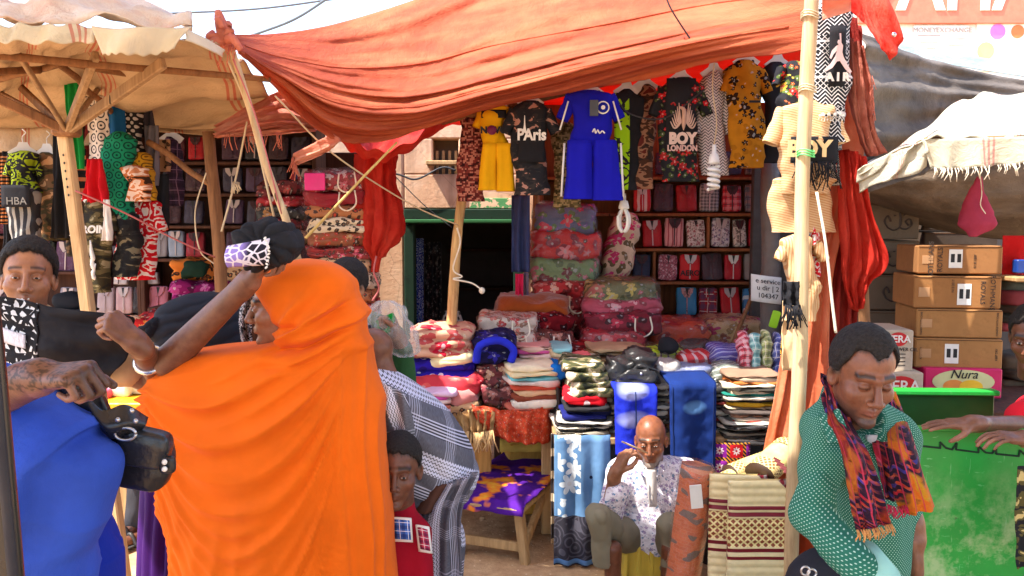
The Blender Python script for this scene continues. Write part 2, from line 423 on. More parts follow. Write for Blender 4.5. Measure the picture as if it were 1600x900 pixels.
        c = g.ramp(n, [(.3, tuple(x*.7 for x in a[0])), (.55, a[0]), (.75, a[1])]); c = g.mix(.25, c, g.ramp(f, [(.3, (0, 0, 0)), (.7, a[1])]), 'OVERLAY')
    elif kind == 'shawl':     # bg, fg : woven bands with zigzag and fine stripes
        bg, fg = a[0], a[1]
        z = g.math('MULTIPLY', g.math('ABSOLUTE', g.math('SUBTRACT', g.frac(X, .014), .5)), .014)
        t = g.frac(Y, .22)
        c = g.mix(g.band(g.math('ADD', Y, z), .013, .3), fg, bg)
        inband = g.math('MULTIPLY', g.math('GREATER_THAN', t, .05), g.math('LESS_THAN', t, .36))
        fine = g.mix(g.band(Y, .010, .45), bg, tuple(x*.85 for x in fg))
        gray = g.mix(g.noise(g.map(v, (600, 60, 1)), 1, 1), tuple(x*.6 for x in bg), tuple(x*.25+y*.75 for x, y in zip(fg, bg)))
        st = g.math('MULTIPLY', g.math('GREATER_THAN', t, .62), g.math('LESS_THAN', t, .84))
        c = g.mix(inband, gray, c); c = g.mix(st, c, fine)
        xs = g.math('MULTIPLY', g.band(X, .17, .30), g.band(X, .010, .4)); c = g.mix(g.math('MULTIPLY', xs, .45), c, fg)
    elif kind == 'tribal':    # black cloth with white chevrons, lattice, bands
        bg, fg = a[0], a[1]; p = a[2]
        z = g.math('MULTIPLY', g.math('ABSOLUTE', g.math('SUBTRACT', g.frac(X, p), .5)), p)
        ch = g.band(g.math('ADD', Y, z), p*.30, .30)
        la = g.math('MAXIMUM', g.band(g.math('ADD', X, Y), p*.42, .17), g.band(g.math('SUBTRACT', X, Y), p*.42, .17))
        sel = g.band(Y, p*2.6, .5); c = g.mix(g.math('ADD', g.math('MULTIPLY', ch, sel), g.math('MULTIPLY', la, g.math('SUBTRACT', 1, sel))), bg, fg)
        c = g.mix(g.band(Y, p*2.6, .06, .2), c, fg)
    elif kind == 'triangles':
        bg, fg = a[0], a[1]; p = a[2]
        fx = g.frac(X, p); fy = g.frac(Y, p); d = g.voro(v, 1/p*.9, 'DISTANCE_TO_EDGE')
        c = g.mix(g.math('GREATER_THAN', g.math('ABSOLUTE', g.math('SUBTRACT', fx, .5)), g.math('MULTIPLY', fy, .5)), bg, fg)
        c = g.mix(g.math('LESS_THAN', d, .12), c, bg)
    elif kind == 'tie':       # blurred rainbow scarf: base + blots
        n = g.noise(v, a[-1], 2, .6, .6); cs = a[:-1]; k = len(cs)
        c = g.ramp(n, [(.28+.46*i/(k-1), q) for i, q in enumerate(cs)], False)
        c = g.mix(g.math('MULTIPLY', g.band(Y, .021, .33), g.math('GREATER_THAN', g.noise(v, a[-1]*1.6, 2), .48)), c, cs[0])
    w = g.noise(g.obj(), 16, 4, .6, .6)
    if plastic:
        cr = g.noise(g.obj(), 26, 3, .6, 1.8); nb = g.bump(w, .25, .008)
        m = g.fin(c, .6, .25, nb, coat=.75, coatr=.07)
        cn = g.bump(cr, 1.0, .05); g.put(g.b.inputs['Coat Normal'], cn)
    else:
        m = g.fin(c, rough, .2, g.bump(w, wr, .012))
    _MC[key] = m; return m
def glossy(color, rough=.35, coat=0., metal=0., bump=0., var=.15, spec=.4):
    k = ('gl', color, rough, coat, metal, bump, var, spec)
    if k in _MC: return _MC[k]
    g = Gx('paint'); o = g.obj(); n = g.noise(o, 7, 4, .6)
    c = g.ramp(n, [(.3, tuple(x*(1-var) for x in color)), (.7, tuple(min(1, x*(1+var*.5)) for x in color))])
    rr = g.ramp(g.noise(o, 18, 3), [(.3, (rough*.8,)*3), (.7, (min(1, rough*1.25),)*3)])
    m = g.fin(c, rr, spec, g.bump(g.noise(o, 40, 3), bump, .006) if bump else None, coat=coat, coatr=.15, metal=metal)
    _MC[k] = m; return m
def wood(color, dark, scale=1., rough=.75):
    k = ('wood', color, dark, scale)
    if k in _MC: return _MC[k]
    g = Gx('wood'); o = g.obj(); n = g.noise(g.map(o, (14*scale, 14*scale, 1.2*scale)), 3, 5, .65, .8); n2 = g.noise(o, 2.3*scale, 3)
    c = g.ramp(n, [(.3, dark), (.62, color)]); c = g.mix(.35, c, g.ramp(n2, [(.35, dark), (.6, color)]), 'MIX')
    kn = g.voro(g.map(o, (9, 9, 2.2)), 1.3); c = g.mix(g.math('LESS_THAN', kn, .07), c, tuple(x*.35 for x in dark))
    _MC[k] = g.fin(c, rough, .25, g.bump(n, .35, .004)); return _MC[k]
# ------------------------------------------------------------------ shared materials
def m_ground():
    g = Gx('dirt'); o = g.obj()
    c = g.ramp(g.noise(o, .9, 5, .6), [(.3, srgb(176, 136, 98)), (.55, srgb(206, 166, 124)), (.75, srgb(222, 188, 146))])
    c = g.mix(.35, c, g.ramp(g.noise(o, 14, 5, .7), [(.35, srgb(120, 88, 60)), (.65, srgb(214, 180, 140))]))
    sp = g.voro(o, 26); c = g.mix(g.math('LESS_THAN', sp, .13), c, srgb(225, 200, 165))
    b = g.bump(g.noise(o, 60, 4, .7), .5, .01, g.bump(g.noise(o, 7, 4), .6, .03))
    return g.fin(c, .97, .15, b)
def m_plaster(c1, c2, c3):
    g = Gx('plaster'); o = g.obj()
    c = g.ramp(g.noise(o, 1.6, 6, .65), [(.3, c1), (.5, c2), (.7, c3)])
    st = g.noise(g.map(o, (6, 6, .8)), 1.2, 4, .6); c = g.mix(g.math('MULTIPLY', g.step(st, .56, .08), .45), c, tuple(x*.55 for x in c1))
    cr = g.voro(o, 3.2, 'DISTANCE_TO_EDGE'); c = g.mix(g.math('MULTIPLY', g.math('LESS_THAN', cr, .006), .4), c, tuple(x*.4 for x in c1))
    return g.fin(c, .93, .2, g.bump(g.noise(o, 30, 5, .7), .5, .01))
def m_peel(paint, under, t=.5, scale=9):
    g = Gx('peeling_paint'); o = g.obj(); n = g.noise(o, scale, 5, .7)
    c = g.mix(g.step(n, t, .01), paint, under); return g.fin(c, .75, .3, g.bump(n, .3, .01))
def m_tarp(base, faded, dark, thin=.35, tint=None, streak=(1.2, 1.2, 1.2), wr=.6, fscale=2.4):
    """weathered woven tarpaulin: faded and dusty areas, weave creases, lets light through"""
    g = Gx('tarpaulin'); o = g.obj(); u = g.uv()
    n = g.noise(g.map(u, streak), fscale, 5, .62, .4); f = g.noise(g.map(u, (3, 3, 3)), 5, 4)
    c = g.ramp(n, [(.30, dark), (.48, base), (.62, faded)]); c = g.mix(.22, c, g.ramp(f, [(.3, dark), (.7, faded)]))
    cr = g.noise(u, 22, 5, .7, 1.2); fine = g.noise(g.map(u, (1, 5, 1)), 60, 2)
    nb = g.bump(fine, .15, .003, g.bump(cr, wr, .02))
    m = g.fin(c, .72, .25, nb)
    tr = g.n('ShaderNodeBsdfTranslucent'); g.put(tr.inputs[0], tint if tint else c); g.put(tr.inputs[1], nb)
    mx = g.n('ShaderNodeMixShader'); mx.inputs[0].default_value = thin
    g.t.links.new(g.b.outputs[0], mx.inputs[1]); g.t.links.new(tr.outputs[0], mx.inputs[2]); g.t.links.new(mx.outputs[0], g.out.inputs[0])
    return g.m
def m_canvas(base, stripe, p=.42, thin=.3, tint=None):
    """sackcloth canopy with groups of thin red stripes along one direction"""
    g = Gx('canvas'); u = g.uv(); o = g.obj(); X, Y, Z = g.sep(u)
    n = g.noise(u, 3, 5, .6); c = g.ramp(n, [(.3, tuple(x*.72 for x in base)), (.65, base)])
    ink = g.math('MULTIPLY', g.band(X, p, .14, .2), g.band(X, p*.047, .45)); c = g.mix(g.math('MULTIPLY', ink, .75), c, stripe)
    st = g.noise(u, 9, 5, .7); c = g.mix(g.math('MULTIPLY', g.step(st, .6, .05), .25), c, tuple(x*.4 for x in base))
    nb = g.bump(g.noise(u, 18, 5, .7, 1.), .5, .02)
    m = g.fin(c, .9, .15, nb); tr = g.n('ShaderNodeBsdfTranslucent'); g.put(tr.inputs[0], tint or c)
    mx = g.n('ShaderNodeMixShader'); mx.inputs[0].default_value = thin
    g.t.links.new(g.b.outputs[0], mx.inputs[1]); g.t.links.new(tr.outputs[0], mx.inputs[2]); g.t.links.new(mx.outputs[0], g.out.inputs[0])
    return g.m
def m_film(alpha=.25, tint=(1, 1, 1)):
    g = Gx('clear_film'); cr = g.noise(g.obj(), 24, 3, .6, 1.6); nb = g.bump(cr, .9, .02)
    gl = g.n('ShaderNodeBsdfGlossy'); gl.inputs['Roughness'].default_value = .16; g.put(gl.inputs['Normal'], nb); g.put(gl.inputs[0], tint)
    tr = g.n('ShaderNodeBsdfTransparent'); lw = g.n('ShaderNodeLayerWeight'); lw.inputs[0].default_value = .35; g.put(lw.inputs[1], nb)
    f = g.math('MULTIPLY_ADD', lw.outputs[0], .30, .03); mx = g.n('ShaderNodeMixShader'); g.put(mx.inputs[0], f); g.t.links.new(tr.outputs[0], mx.inputs[1]); g.t.links.new(gl.outputs[0], mx.inputs[2])
    df = g.n('ShaderNodeBsdfDiffuse'); g.put(df.inputs[0], (.8, .8, .8)); m2 = g.n('ShaderNodeMixShader'); m2.inputs[0].default_value = alpha; g.t.links.new(mx.outputs[0], m2.inputs[1]); g.t.links.new(df.outputs[0], m2.inputs[2]); g.t.links.new(m2.outputs[0], g.out.inputs[0]); return g.m
M_POLE = wood(srgb(222, 186, 128), srgb(150, 104, 62)); M_POLE_D = wood(srgb(150, 106, 70), srgb(88, 58, 38)); M_POLE_G = wood(srgb(214, 190, 150), srgb(160, 130, 95))
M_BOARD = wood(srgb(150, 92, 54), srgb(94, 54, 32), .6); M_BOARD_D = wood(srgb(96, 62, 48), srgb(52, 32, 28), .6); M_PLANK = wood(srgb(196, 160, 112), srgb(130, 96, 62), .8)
M_ROPE = cloth(srgb(214, 196, 164), .2, wr=.6, scale=120); M_CORD = cloth(srgb(236, 226, 206), .1, scale=80); M_WIRE = glossy((.03, .03, .035), .6)
M_STRING_P = cloth(srgb(190, 110, 110), .2); M_WHITE = glossy((.78, .77, .74), .45); M_STEEL = glossy((.55, .55, .56), .3, metal=.9)
M_FILM = m_film(.0); M_FILM2 = m_film(.16)
M_INK = glossy((.012, .012, .014), .7, var=0); M_INKW = glossy((.78, .76, .72), .7, var=.05)
M_HANGER = glossy((.72, .71, .68), .4); M_DARK = glossy((.02, .018, .02), .6)

# ------------------------------------------------------------------ ground
def _ground():
    xs = [-400, -120, -40, -16, -9]+[-6+.12*i for i in range(101)]+[9, 16, 40, 120, 400]
    ys = [-200, -40, -8, -2]+[.12*i for i in range(78)]+[11, 16, 30, 80, 250, 900]
    V = []; F = []
    for y in ys:
        for x in xs:
            near = 1 if (-6 <= x <= 6.1 and 0 <= y <= 9.3) else 0
            V.append((x, y, near*(.018*fb(x*1.3, y*1.3, .2)+.007*fb(x*6, y*6, 2.2))))
    n = len(xs)
    for j in range(len(ys)-1):
        for i in range(n-1): F.append((j*n+i, j*n+i+1, (j+1)*n+i+1, (j+1)*n+i))
    o = mk('ground', V, F, m_ground(), base=(0, 0, 0)); tag(o, 'tan dusty earth of the market lane', None, None, 'structure')
    # loose stones
    b = MB()
    for i in range(240):
        x = random.uniform(-2.6, 1.6); y = random.uniform(3.4, 7.0); r = random.uniform(.005, .016)
        b.add(*puff_vf((x, y, r*.35), (r*2.2, r*1.8, r*1.3), n=2, pw=.8, amp=.003, seed=i, rot=rz(i)))
    s = b.build('gravel', glossy(srgb(170, 135, 100), .95), smooth=False, base=(0, 4, 0)); tag(s, 'loose pebbles scattered over the dusty lane', None, None, 'stuff')
_ground()

# ------------------------------------------------------------------ plastered shop with green doorway
PL = m_plaster(srgb(186, 140, 108), srgb(214, 172, 138), srgb(230, 198, 168))
def _shop():
    Y = 7.0; a = W(560, 130, Y); xl = W(632, 400, Y).x; xr = W(818, 400, Y).x; zt = W(700, 326, Y).z; x0 = W(480, 400, Y).x; x1 = W(856, 400, Y).x; ztop = 2.9
    t = thing('plastered_shop', 'beige plastered shop front with a green framed dark doorway', 'building', ((xl+xr)/2, Y, 0))
    box('wall', ((x0+xl)/2, Y+.14, ztop/2), (xl-x0, .28, ztop), PL, t, bev=.02)
    box('wall', ((xr+x1)/2, Y+.14, ztop/2), (x1-xr, .28, ztop), PL, t, bev=.02)
    zl = W(700, 262, Y).z
    wx0, wx1 = W(676, 262, Y).x, W(716, 262, Y).x; wz0, wz1 = W(700, 272, Y).z, W(700, 216, Y).z
    box('wall', ((xl+xr)/2, Y+.142, (zt+wz0)/2), (xr-xl-.004, .27, wz0-zt), PL, t, bev=.01)
    box('wall', ((xl+wx0)/2, Y+.142, (wz0+wz1)/2), (wx0-xl-.004, .27, wz1-wz0), PL, t, bev=.01)
    box('wall', ((wx1+xr)/2, Y+.142, (wz0+wz1)/2), (xr-wx1-.004, .27, wz1-wz0), PL, t, bev=.01)
    box('wall', ((xl+xr)/2, Y+.142, (wz1+ztop)/2), (xr-xl-.004, .27, ztop-wz1), PL, t, bev=.01)
    v = thing('vent', None, None); v.parent = t; v.location = (0, 0, 0)
    box('back_panel', ((wx0+wx1)/2, Y+.2, (wz0+wz1)/2), (wx1-wx0, .02, wz1-wz0), glossy((.12, .09, .06), .9), v)
    for k in range(4):
        x = lerp(wx0, wx1, (k+.5)/4); box('slat', (x, Y+.13, (wz0+wz1)/2-.05), (.024, .03, (wz1-wz0)*.72), M_PLANK, v, bev=.004)
    box('sill', ((wx0+wx1)/2, Y-.02, wz0+.09), (wx1-wx0+.1, .12, .035), M_PLANK, t)
    # peeling green band above the lintel, right
    pm = m_peel(srgb(86, 150, 92), srgb(228, 196, 160), .5, 14)
    box('paint_band', (lerp(xl, xr, .78), Y-.004, zt+.045), ((xr-xl)*.46, .014, .085), pm, t, bev=.003)
    # frame
    gm = m_peel(srgb(18, 46, 30), srgb(12, 32, 22), .62, 8); fw = .085
    box('door_post', (xl+fw/2, Y+.05, (zt-.13)/2), (fw, .16, zt-.13), gm, t, bev=.008)
    box('door_post', (xr-fw/2, Y+.05, (zt-.13)/2), (fw, .16, zt-.13), gm, t, bev=.008)
    box('lintel', ((xl+xr)/2, Y+.05, zt-.065), (xr-xl-.006, .18, .125), gm, t, bev=.008)
    box('lintel_sun_strip', ((xl+xr)/2, Y-.05, zt-.105), (xr-xl-.03, .03, .03), m_peel(srgb(40, 96, 52), srgb(24, 60, 36), .7, 8), t, bev=.006)  # lighter green strip stands in for sunlight falling on the lintel
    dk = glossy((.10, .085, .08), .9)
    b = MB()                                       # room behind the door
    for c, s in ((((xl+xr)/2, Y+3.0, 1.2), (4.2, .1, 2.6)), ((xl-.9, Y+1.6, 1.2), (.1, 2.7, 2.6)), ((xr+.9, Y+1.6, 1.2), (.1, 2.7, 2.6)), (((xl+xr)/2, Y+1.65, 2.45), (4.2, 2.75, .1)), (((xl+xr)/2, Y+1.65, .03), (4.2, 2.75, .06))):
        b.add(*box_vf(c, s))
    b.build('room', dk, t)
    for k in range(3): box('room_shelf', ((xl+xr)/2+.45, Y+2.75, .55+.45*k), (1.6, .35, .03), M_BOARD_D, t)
    return xl, xr, zt
SHOP = _shop()
def hung_cloth(name, label, cat, px0, px1, py0, py1, Y, mat, group=None, fold=.018, nf=4, seed=0, taper=.0, swing=0., parent=None, ragged=0.):
    """length of cloth hanging from its top edge in vertical folds"""
    def fn(u, v):
        cx = (px0+px1)/2+swing*v; hw = (px1-px0)/2*(1-taper*(1-v)); px = cx+(2*u-1)*hw
        py = lerp(py0, py1, v) + ragged*fb(u*4, seed, 1)*v
        p = W(px, py, Y); a = (.35+.65*v)
        p.y += fold*a*math.sin(u*nf*2*math.pi+seed+.8*math.sin(v*3+seed)) + .012*fb(u*3, v*3, seed)
        return p
    o = sheet(name, fn, max(16, nf*8), 18, mat, parent)
    if parent is None: tag(o, label, cat, group)
    return o
hung_cloth('patterned_cloth', 'blue and white patterned cloth hanging inside the green door post', 'cloth', 641, 662, 372, 530, 7.3, pat('paisley', srgb(30, 70, 170), srgb(170, 200, 235), 16))
hung_cloth('patterned_cloth', 'dark leaf print cloth hanging just inside the doorway', 'cloth', 664, 690, 378, 520, 7.5, pat('floral', (.02, .02, .025), (.14, .13, .12), (.08, .08, .09), (.05, .05, .05), 12))
hung_cloth('blue_trousers', 'dusty blue trouser leg hanging beside the doorway', 'trousers', 800, 828, 305, 425, 5.4, cloth(srgb(64, 74, 118), wr=.6), nf=2, fold=.03)
hung_cloth('pink_cloth', 'narrow pink cloth hanging at the right edge of the doorway', 'cloth', 806, 818, 428, 466, 5.3, cloth(srgb(220, 40, 90)), nf=2)
hung_cloth('blue_cloth', 'narrow blue and brown striped cloth beside the doorway edge', 'cloth', 818, 826, 426, 470, 5.35, pat('vstripe', srgb(30, 60, 130), srgb(190, 150, 80), .012, .3), nf=1)
hung_cloth('white_hooded_shawl', 'pale spotted shawl draped in the dark doorway behind the pole', 'shawl', 682, 732, 486, 530, 6.0, pat('dots', (.5, .5, .5), (.05, .05, .05), .06, .22), taper=.55, nf=2, fold=.03)

# ------------------------------------------------------------------ stall backs and shelves
def shelf_unit(name, label, px0, px1, pytop, rows, Y, depth, dividers, back_mat, board_mat, tilt=0.):
    """rows: photo y of each board's top face; dividers: (px, row index)"""
    a = W((px0+px1)/2, pytop, Y); t = thing(name, label, 'shelves', (a.x, Y, 0))
    x0 = W(px0, 400, Y).x; x1 = W(px1, 400, Y).x; zt = W(800, pytop, Y).z
    box('back_panel', ((x0+x1)/2, Y+depth+.02, zt/2), (x1-x0, .03, zt), back_mat, t)
    for px in (px0, px1):
        x = W(px, 400, Y).x; box('side_panel', (x, Y+depth/2-.003, zt/2+.005), (.03, depth+.014, zt), board_mat, t)
    for py in rows:
        z = W(800, py, Y).z; box('shelf_board', ((x0+x1)/2, Y+depth/2, z-.012), (x1-x0-.034, depth, .022), board_mat, t, rot=Matrix.Rotation(R(tilt), 3, 'Y'), bev=.004)
    for px, i in dividers:
        z1 = W(800, rows[i-1], Y).z-.026; z0 = W(800, rows[i], Y).z+.002
        box('divider', (W(px, 400, Y).x, Y+depth/2, (z0+z1)/2), (.02, depth-.02, z1-z0), board_mat, t, bev=.004)
    return t
SHELF_R = shelf_unit('wooden_shelves', 'brown wooden shelves of packaged shirts at the back of the tarpaulin stall', 846, 1216, 150, [276, 333, 388, 440, 495], 6.0, .30, [(1107, 2), (1023, 3)], M_BOARD, M_BOARD)
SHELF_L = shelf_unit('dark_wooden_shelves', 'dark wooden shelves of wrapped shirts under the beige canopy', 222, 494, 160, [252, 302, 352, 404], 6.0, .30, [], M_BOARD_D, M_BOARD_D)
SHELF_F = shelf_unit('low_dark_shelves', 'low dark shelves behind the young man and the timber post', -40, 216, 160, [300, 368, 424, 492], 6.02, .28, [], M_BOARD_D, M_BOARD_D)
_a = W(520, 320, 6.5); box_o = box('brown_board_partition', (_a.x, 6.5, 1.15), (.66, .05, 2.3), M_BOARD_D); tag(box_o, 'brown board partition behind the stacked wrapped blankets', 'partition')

# ------------------------------------------------------------------ big tarpaulins
TARP_O = m_tarp(srgb(176, 82, 52), srgb(202, 112, 74), srgb(140, 62, 44), .28, srgb(228, 92, 48), (.8, 3.6, 1), .45, 1.6)  # fading drawn out into streaks that also imitate sun catching the folds
TARP_R = m_tarp(srgb(206, 46, 32), srgb(222, 74, 56), srgb(160, 28, 22), .42, srgb(222, 62, 40), (1, 1, 1), .6)
TARP_P = m_tarp(srgb(230, 146, 122), srgb(240, 176, 154), srgb(206, 112, 90), .35, srgb(236, 130, 104))
def folds(u, v, seed, n, amp, conv=0.):
    """creases that run across the sheet, gathered at its left end"""
    ph = n*(v+.10*fb(u*1.3, v*1.2, seed, 2)+.04*math.sin(u*5+seed))
    s = math.sin(2*math.pi*ph); s2 = math.sin(2*math.pi*ph*2.3+1.7+u*4)
    return amp*(abs(s)**.7*math.copysign(1, s)*.6+.4*s2)*(.35+.65*min(1, (u+.05)*3))
def big_tarp():
    top = [(368, 54, 3.5), (430, 52, 4.1), (520, 38, 4.6), (640, 2, 4.9), (760, -46, 5.0), (900, -90, 5.0), (1080, -110, 4.8), (1275, -90, 3.5)]
    mid1 = [(370, 68, 3.46), (440, 92, 3.9), (540, 112, 4.2), (660, 110, 4.4), (780, 80, 4.4), (920, 50, 4.35), (1090, 20, 4.1), (1272, -4, 3.45)]
    mid2 = [(372, 76, 3.44), (436, 116, 3.8), (530, 166, 4.0), (640, 172, 4.15), (770, 140, 4.15), (910, 106, 4.1), (1080, 70, 3.95), (1268, 40, 3.44)]
    bot = [(374, 84, 3.46), (432, 138, 3.85), (520, 214, 4.1), (632, 214, 4.3), (760, 172, 4.3), (900, 146, 4.3), (1080, 104, 4.1), (1262, 76, 3.46)]
    f0 = ctrl(CP([top, mid1, mid2, bot]))
    def fn(u, v):
        p = f0(u, v); e = math.sin(math.pi*min(1, max(0, u)))
        d = folds(u, v, 2.2, 5.2, .040)*e + .020*fb(u*7, v*6, 3.3)*e + .010*fb(u*26, v*18, 1)*e + .016*math.sin(2*math.pi*(v*9+u*1.5+.5*fb(u*2, v*3, 6)))*max(0, 1-u*1.6)*e
        return p+Vector((0, -d, -.35*d + (.02*fb(u*8, 7, 1) if v > .98 else 0)))
    o = sheet('orange_tarpaulin', fn, 150, 64, TARP_O, thick=.005)
    for k, v_ in enumerate((.30, .64)): tube('seam', [fn(i/120, v_+.01*math.sin(i*.09+k))+Vector((0, -.004, -.002)) for i in range(3, 118)], .0045, TARP_O, o, 5)
    tag(o, 'large faded orange tarpaulin slung across the front of the clothes stall', 'tarpaulin')
big_tarp()
def red_roof():
    f0 = ctrl(CP([[(530, 206, 4.35), (560, 228, 4.3), (604, 240, 4.35), (664, 206, 4.4), (716, 160, 4.5), (860, 120, 4.5), (1060, 66, 4.4), (1262, 20, 3.8)],
                  [(534, 224, 4.6), (566, 246, 4.55), (606, 247, 4.6), (660, 220, 4.7), (722, 172, 4.8), (860, 140, 4.8), (1060, 86, 4.8), (1272, 40, 4.6)],
                  [(570, 206, 5.3), (600, 214, 5.3), (640, 206, 5.4), (700, 190, 5.5), (780, 168, 5.6), (900, 150, 5.6), (1080, 124, 5.6), (1290, 110, 5.4)],
                  [(600, 206, 6.2), (640, 206, 6.3), (700, 196, 6.4), (780, 186, 6.5), (840, 172, 6.5), (940, 160, 6.5), (1090, 146, 6.5), (1300, 150, 6.3)]]))
    def fn(u, v):
        p = f0(u, v); p.z += .02*fb(u*6, v*6, 4.4)+.012*math.sin(u*60+3*v); return p
    o = sheet('red_tarpaulin_roof', fn, 80, 30, TARP_R, thick=.004); tag(o, 'bright red tarpaulin roof glowing under the orange sheet above the hanging shirts', 'tarpaulin')
red_roof()
def swag(name, label, rows, mat, nu=40, nv=30, amp=.02, nf=6, seed=0, vert=False, cat='tarpaulin', thick=.004, parent=None):
    f0 = ctrl(CP(rows))
    def fn(u, v):
        p = f0(u, v); t = u if vert else v
        p.y -= amp*(math.sin(2*math.pi*nf*(t+.08*fb(u*2, v*2, seed)))+.6*math.sin(2*math.pi*nf*2.2*t+seed+4*(v if vert else u))) + amp*.8*fb(u*6, v*6, seed)
        return p
    o = sheet(name, fn, nu, nv, mat, parent, thick=thick)
    if parent is None: tag(o, label, cat)
    return o
def fringe(parent, pts, mat, L=.08, n=26, seed=0, r=.0016, name='fringe'):
    """frayed threads along an edge given in world points"""
    rnd = random.Random(seed); b = MB(); P = [Vector(p) for p in pts]
    for i in range(n):
        t = rnd.random()*(len(P)-1); p = catmull(P, t); l = L*rnd.uniform(.4, 1.2); dx = rnd.uniform(-.4, .4)*l
        b.add(*tube_vf([p, p+Vector((dx*.3, -.01, -l*.5)), p+Vector((dx, -.005, -l))], r, 4))
    o = b.build(name, mat, parent, smooth=True); o['kind'] = 'stuff'; return o
# faded salmon tarp behind the slim pole with frayed edge
o = swag('salmon_tarpaulin', 'salmon pink frayed tarpaulin bunched behind the slim tied pole', [[(338, 196, 4.3), (400, 160, 4.35), (450, 142, 4.4), (500, 176, 4.4)], [(336, 214, 4.25), (396, 196, 4.25), (446, 186, 4.3), (496, 196, 4.4)], [(345, 212, 4.3), (400, 212, 4.3), (452, 208, 4.3), (492, 204, 4.4)]], TARP_P, seed=4, amp=.025)
fringe(o, [W(350, 208, 4.22), W(400, 210, 4.22), W(440, 206, 4.22)], TARP_P, .08, 30, 2)
o = swag('torn_orange_strip', 'torn orange tarpaulin strip with a frayed end blowing from the tarpaulin edge', [[(458, 240, 4.15), (492, 222, 4.12), (520, 208, 4.1)], [(460, 250, 4.12), (500, 234, 4.08), (532, 220, 4.05)], [(462, 258, 4.15), (492, 246, 4.12), (512, 236, 4.1)]], TARP_P, 20, 12, .012, 2, 3)
fringe(o, [W(458, 242, 4.14), W(460, 252, 4.12), W(464, 258, 4.14)], TARP_P, .07, 26, 5)
def red_bundle():
    c = [(590, 240, 26), (588, 262, 28), (590, 290, 28), (594, 320, 31), (596, 350, 32), (592, 376, 27), (588, 392, 16), (588, 404, 7), (586, 425, 5)]
    Y = 5.0; rings = []
    for i in range(40):
        t = i/39*(len(c)-1); p = catmull([Vector(q) for q in c], t)
        rings.append((W(p.x, p.y, Y), (p.z*S(Y), 0, 0), (0, p.z*S(Y)*.7, 0)))
    def disp(a, k, p): return (.018*math.sin(k*2*math.pi*9+5*a+2*fb(a*4, k*5, 2))+.012*math.sin(k*2*math.pi*17+2+9*a)+.018*fb(p.x*16, p.y*16, p.z*9))*(1 if a < .86 else .15)
    v, f, uv = rings_vf(rings, 72, (True, True), disp)
    o = mk('red_tarpaulin_bundle', v, f, TARP_R, uv=uv); tag(o, 'gathered bright red tarpaulin bundle tied beside the plastered wall', 'tarpaulin')
    tube('tie_cord', smooth_path([W(588, 400, 4.93), W(584, 425, 4.93), W(592, 450, 4.95), W(582, 470, 4.95)]), .006, M_STRING_P, o, 6)
red_bundle()

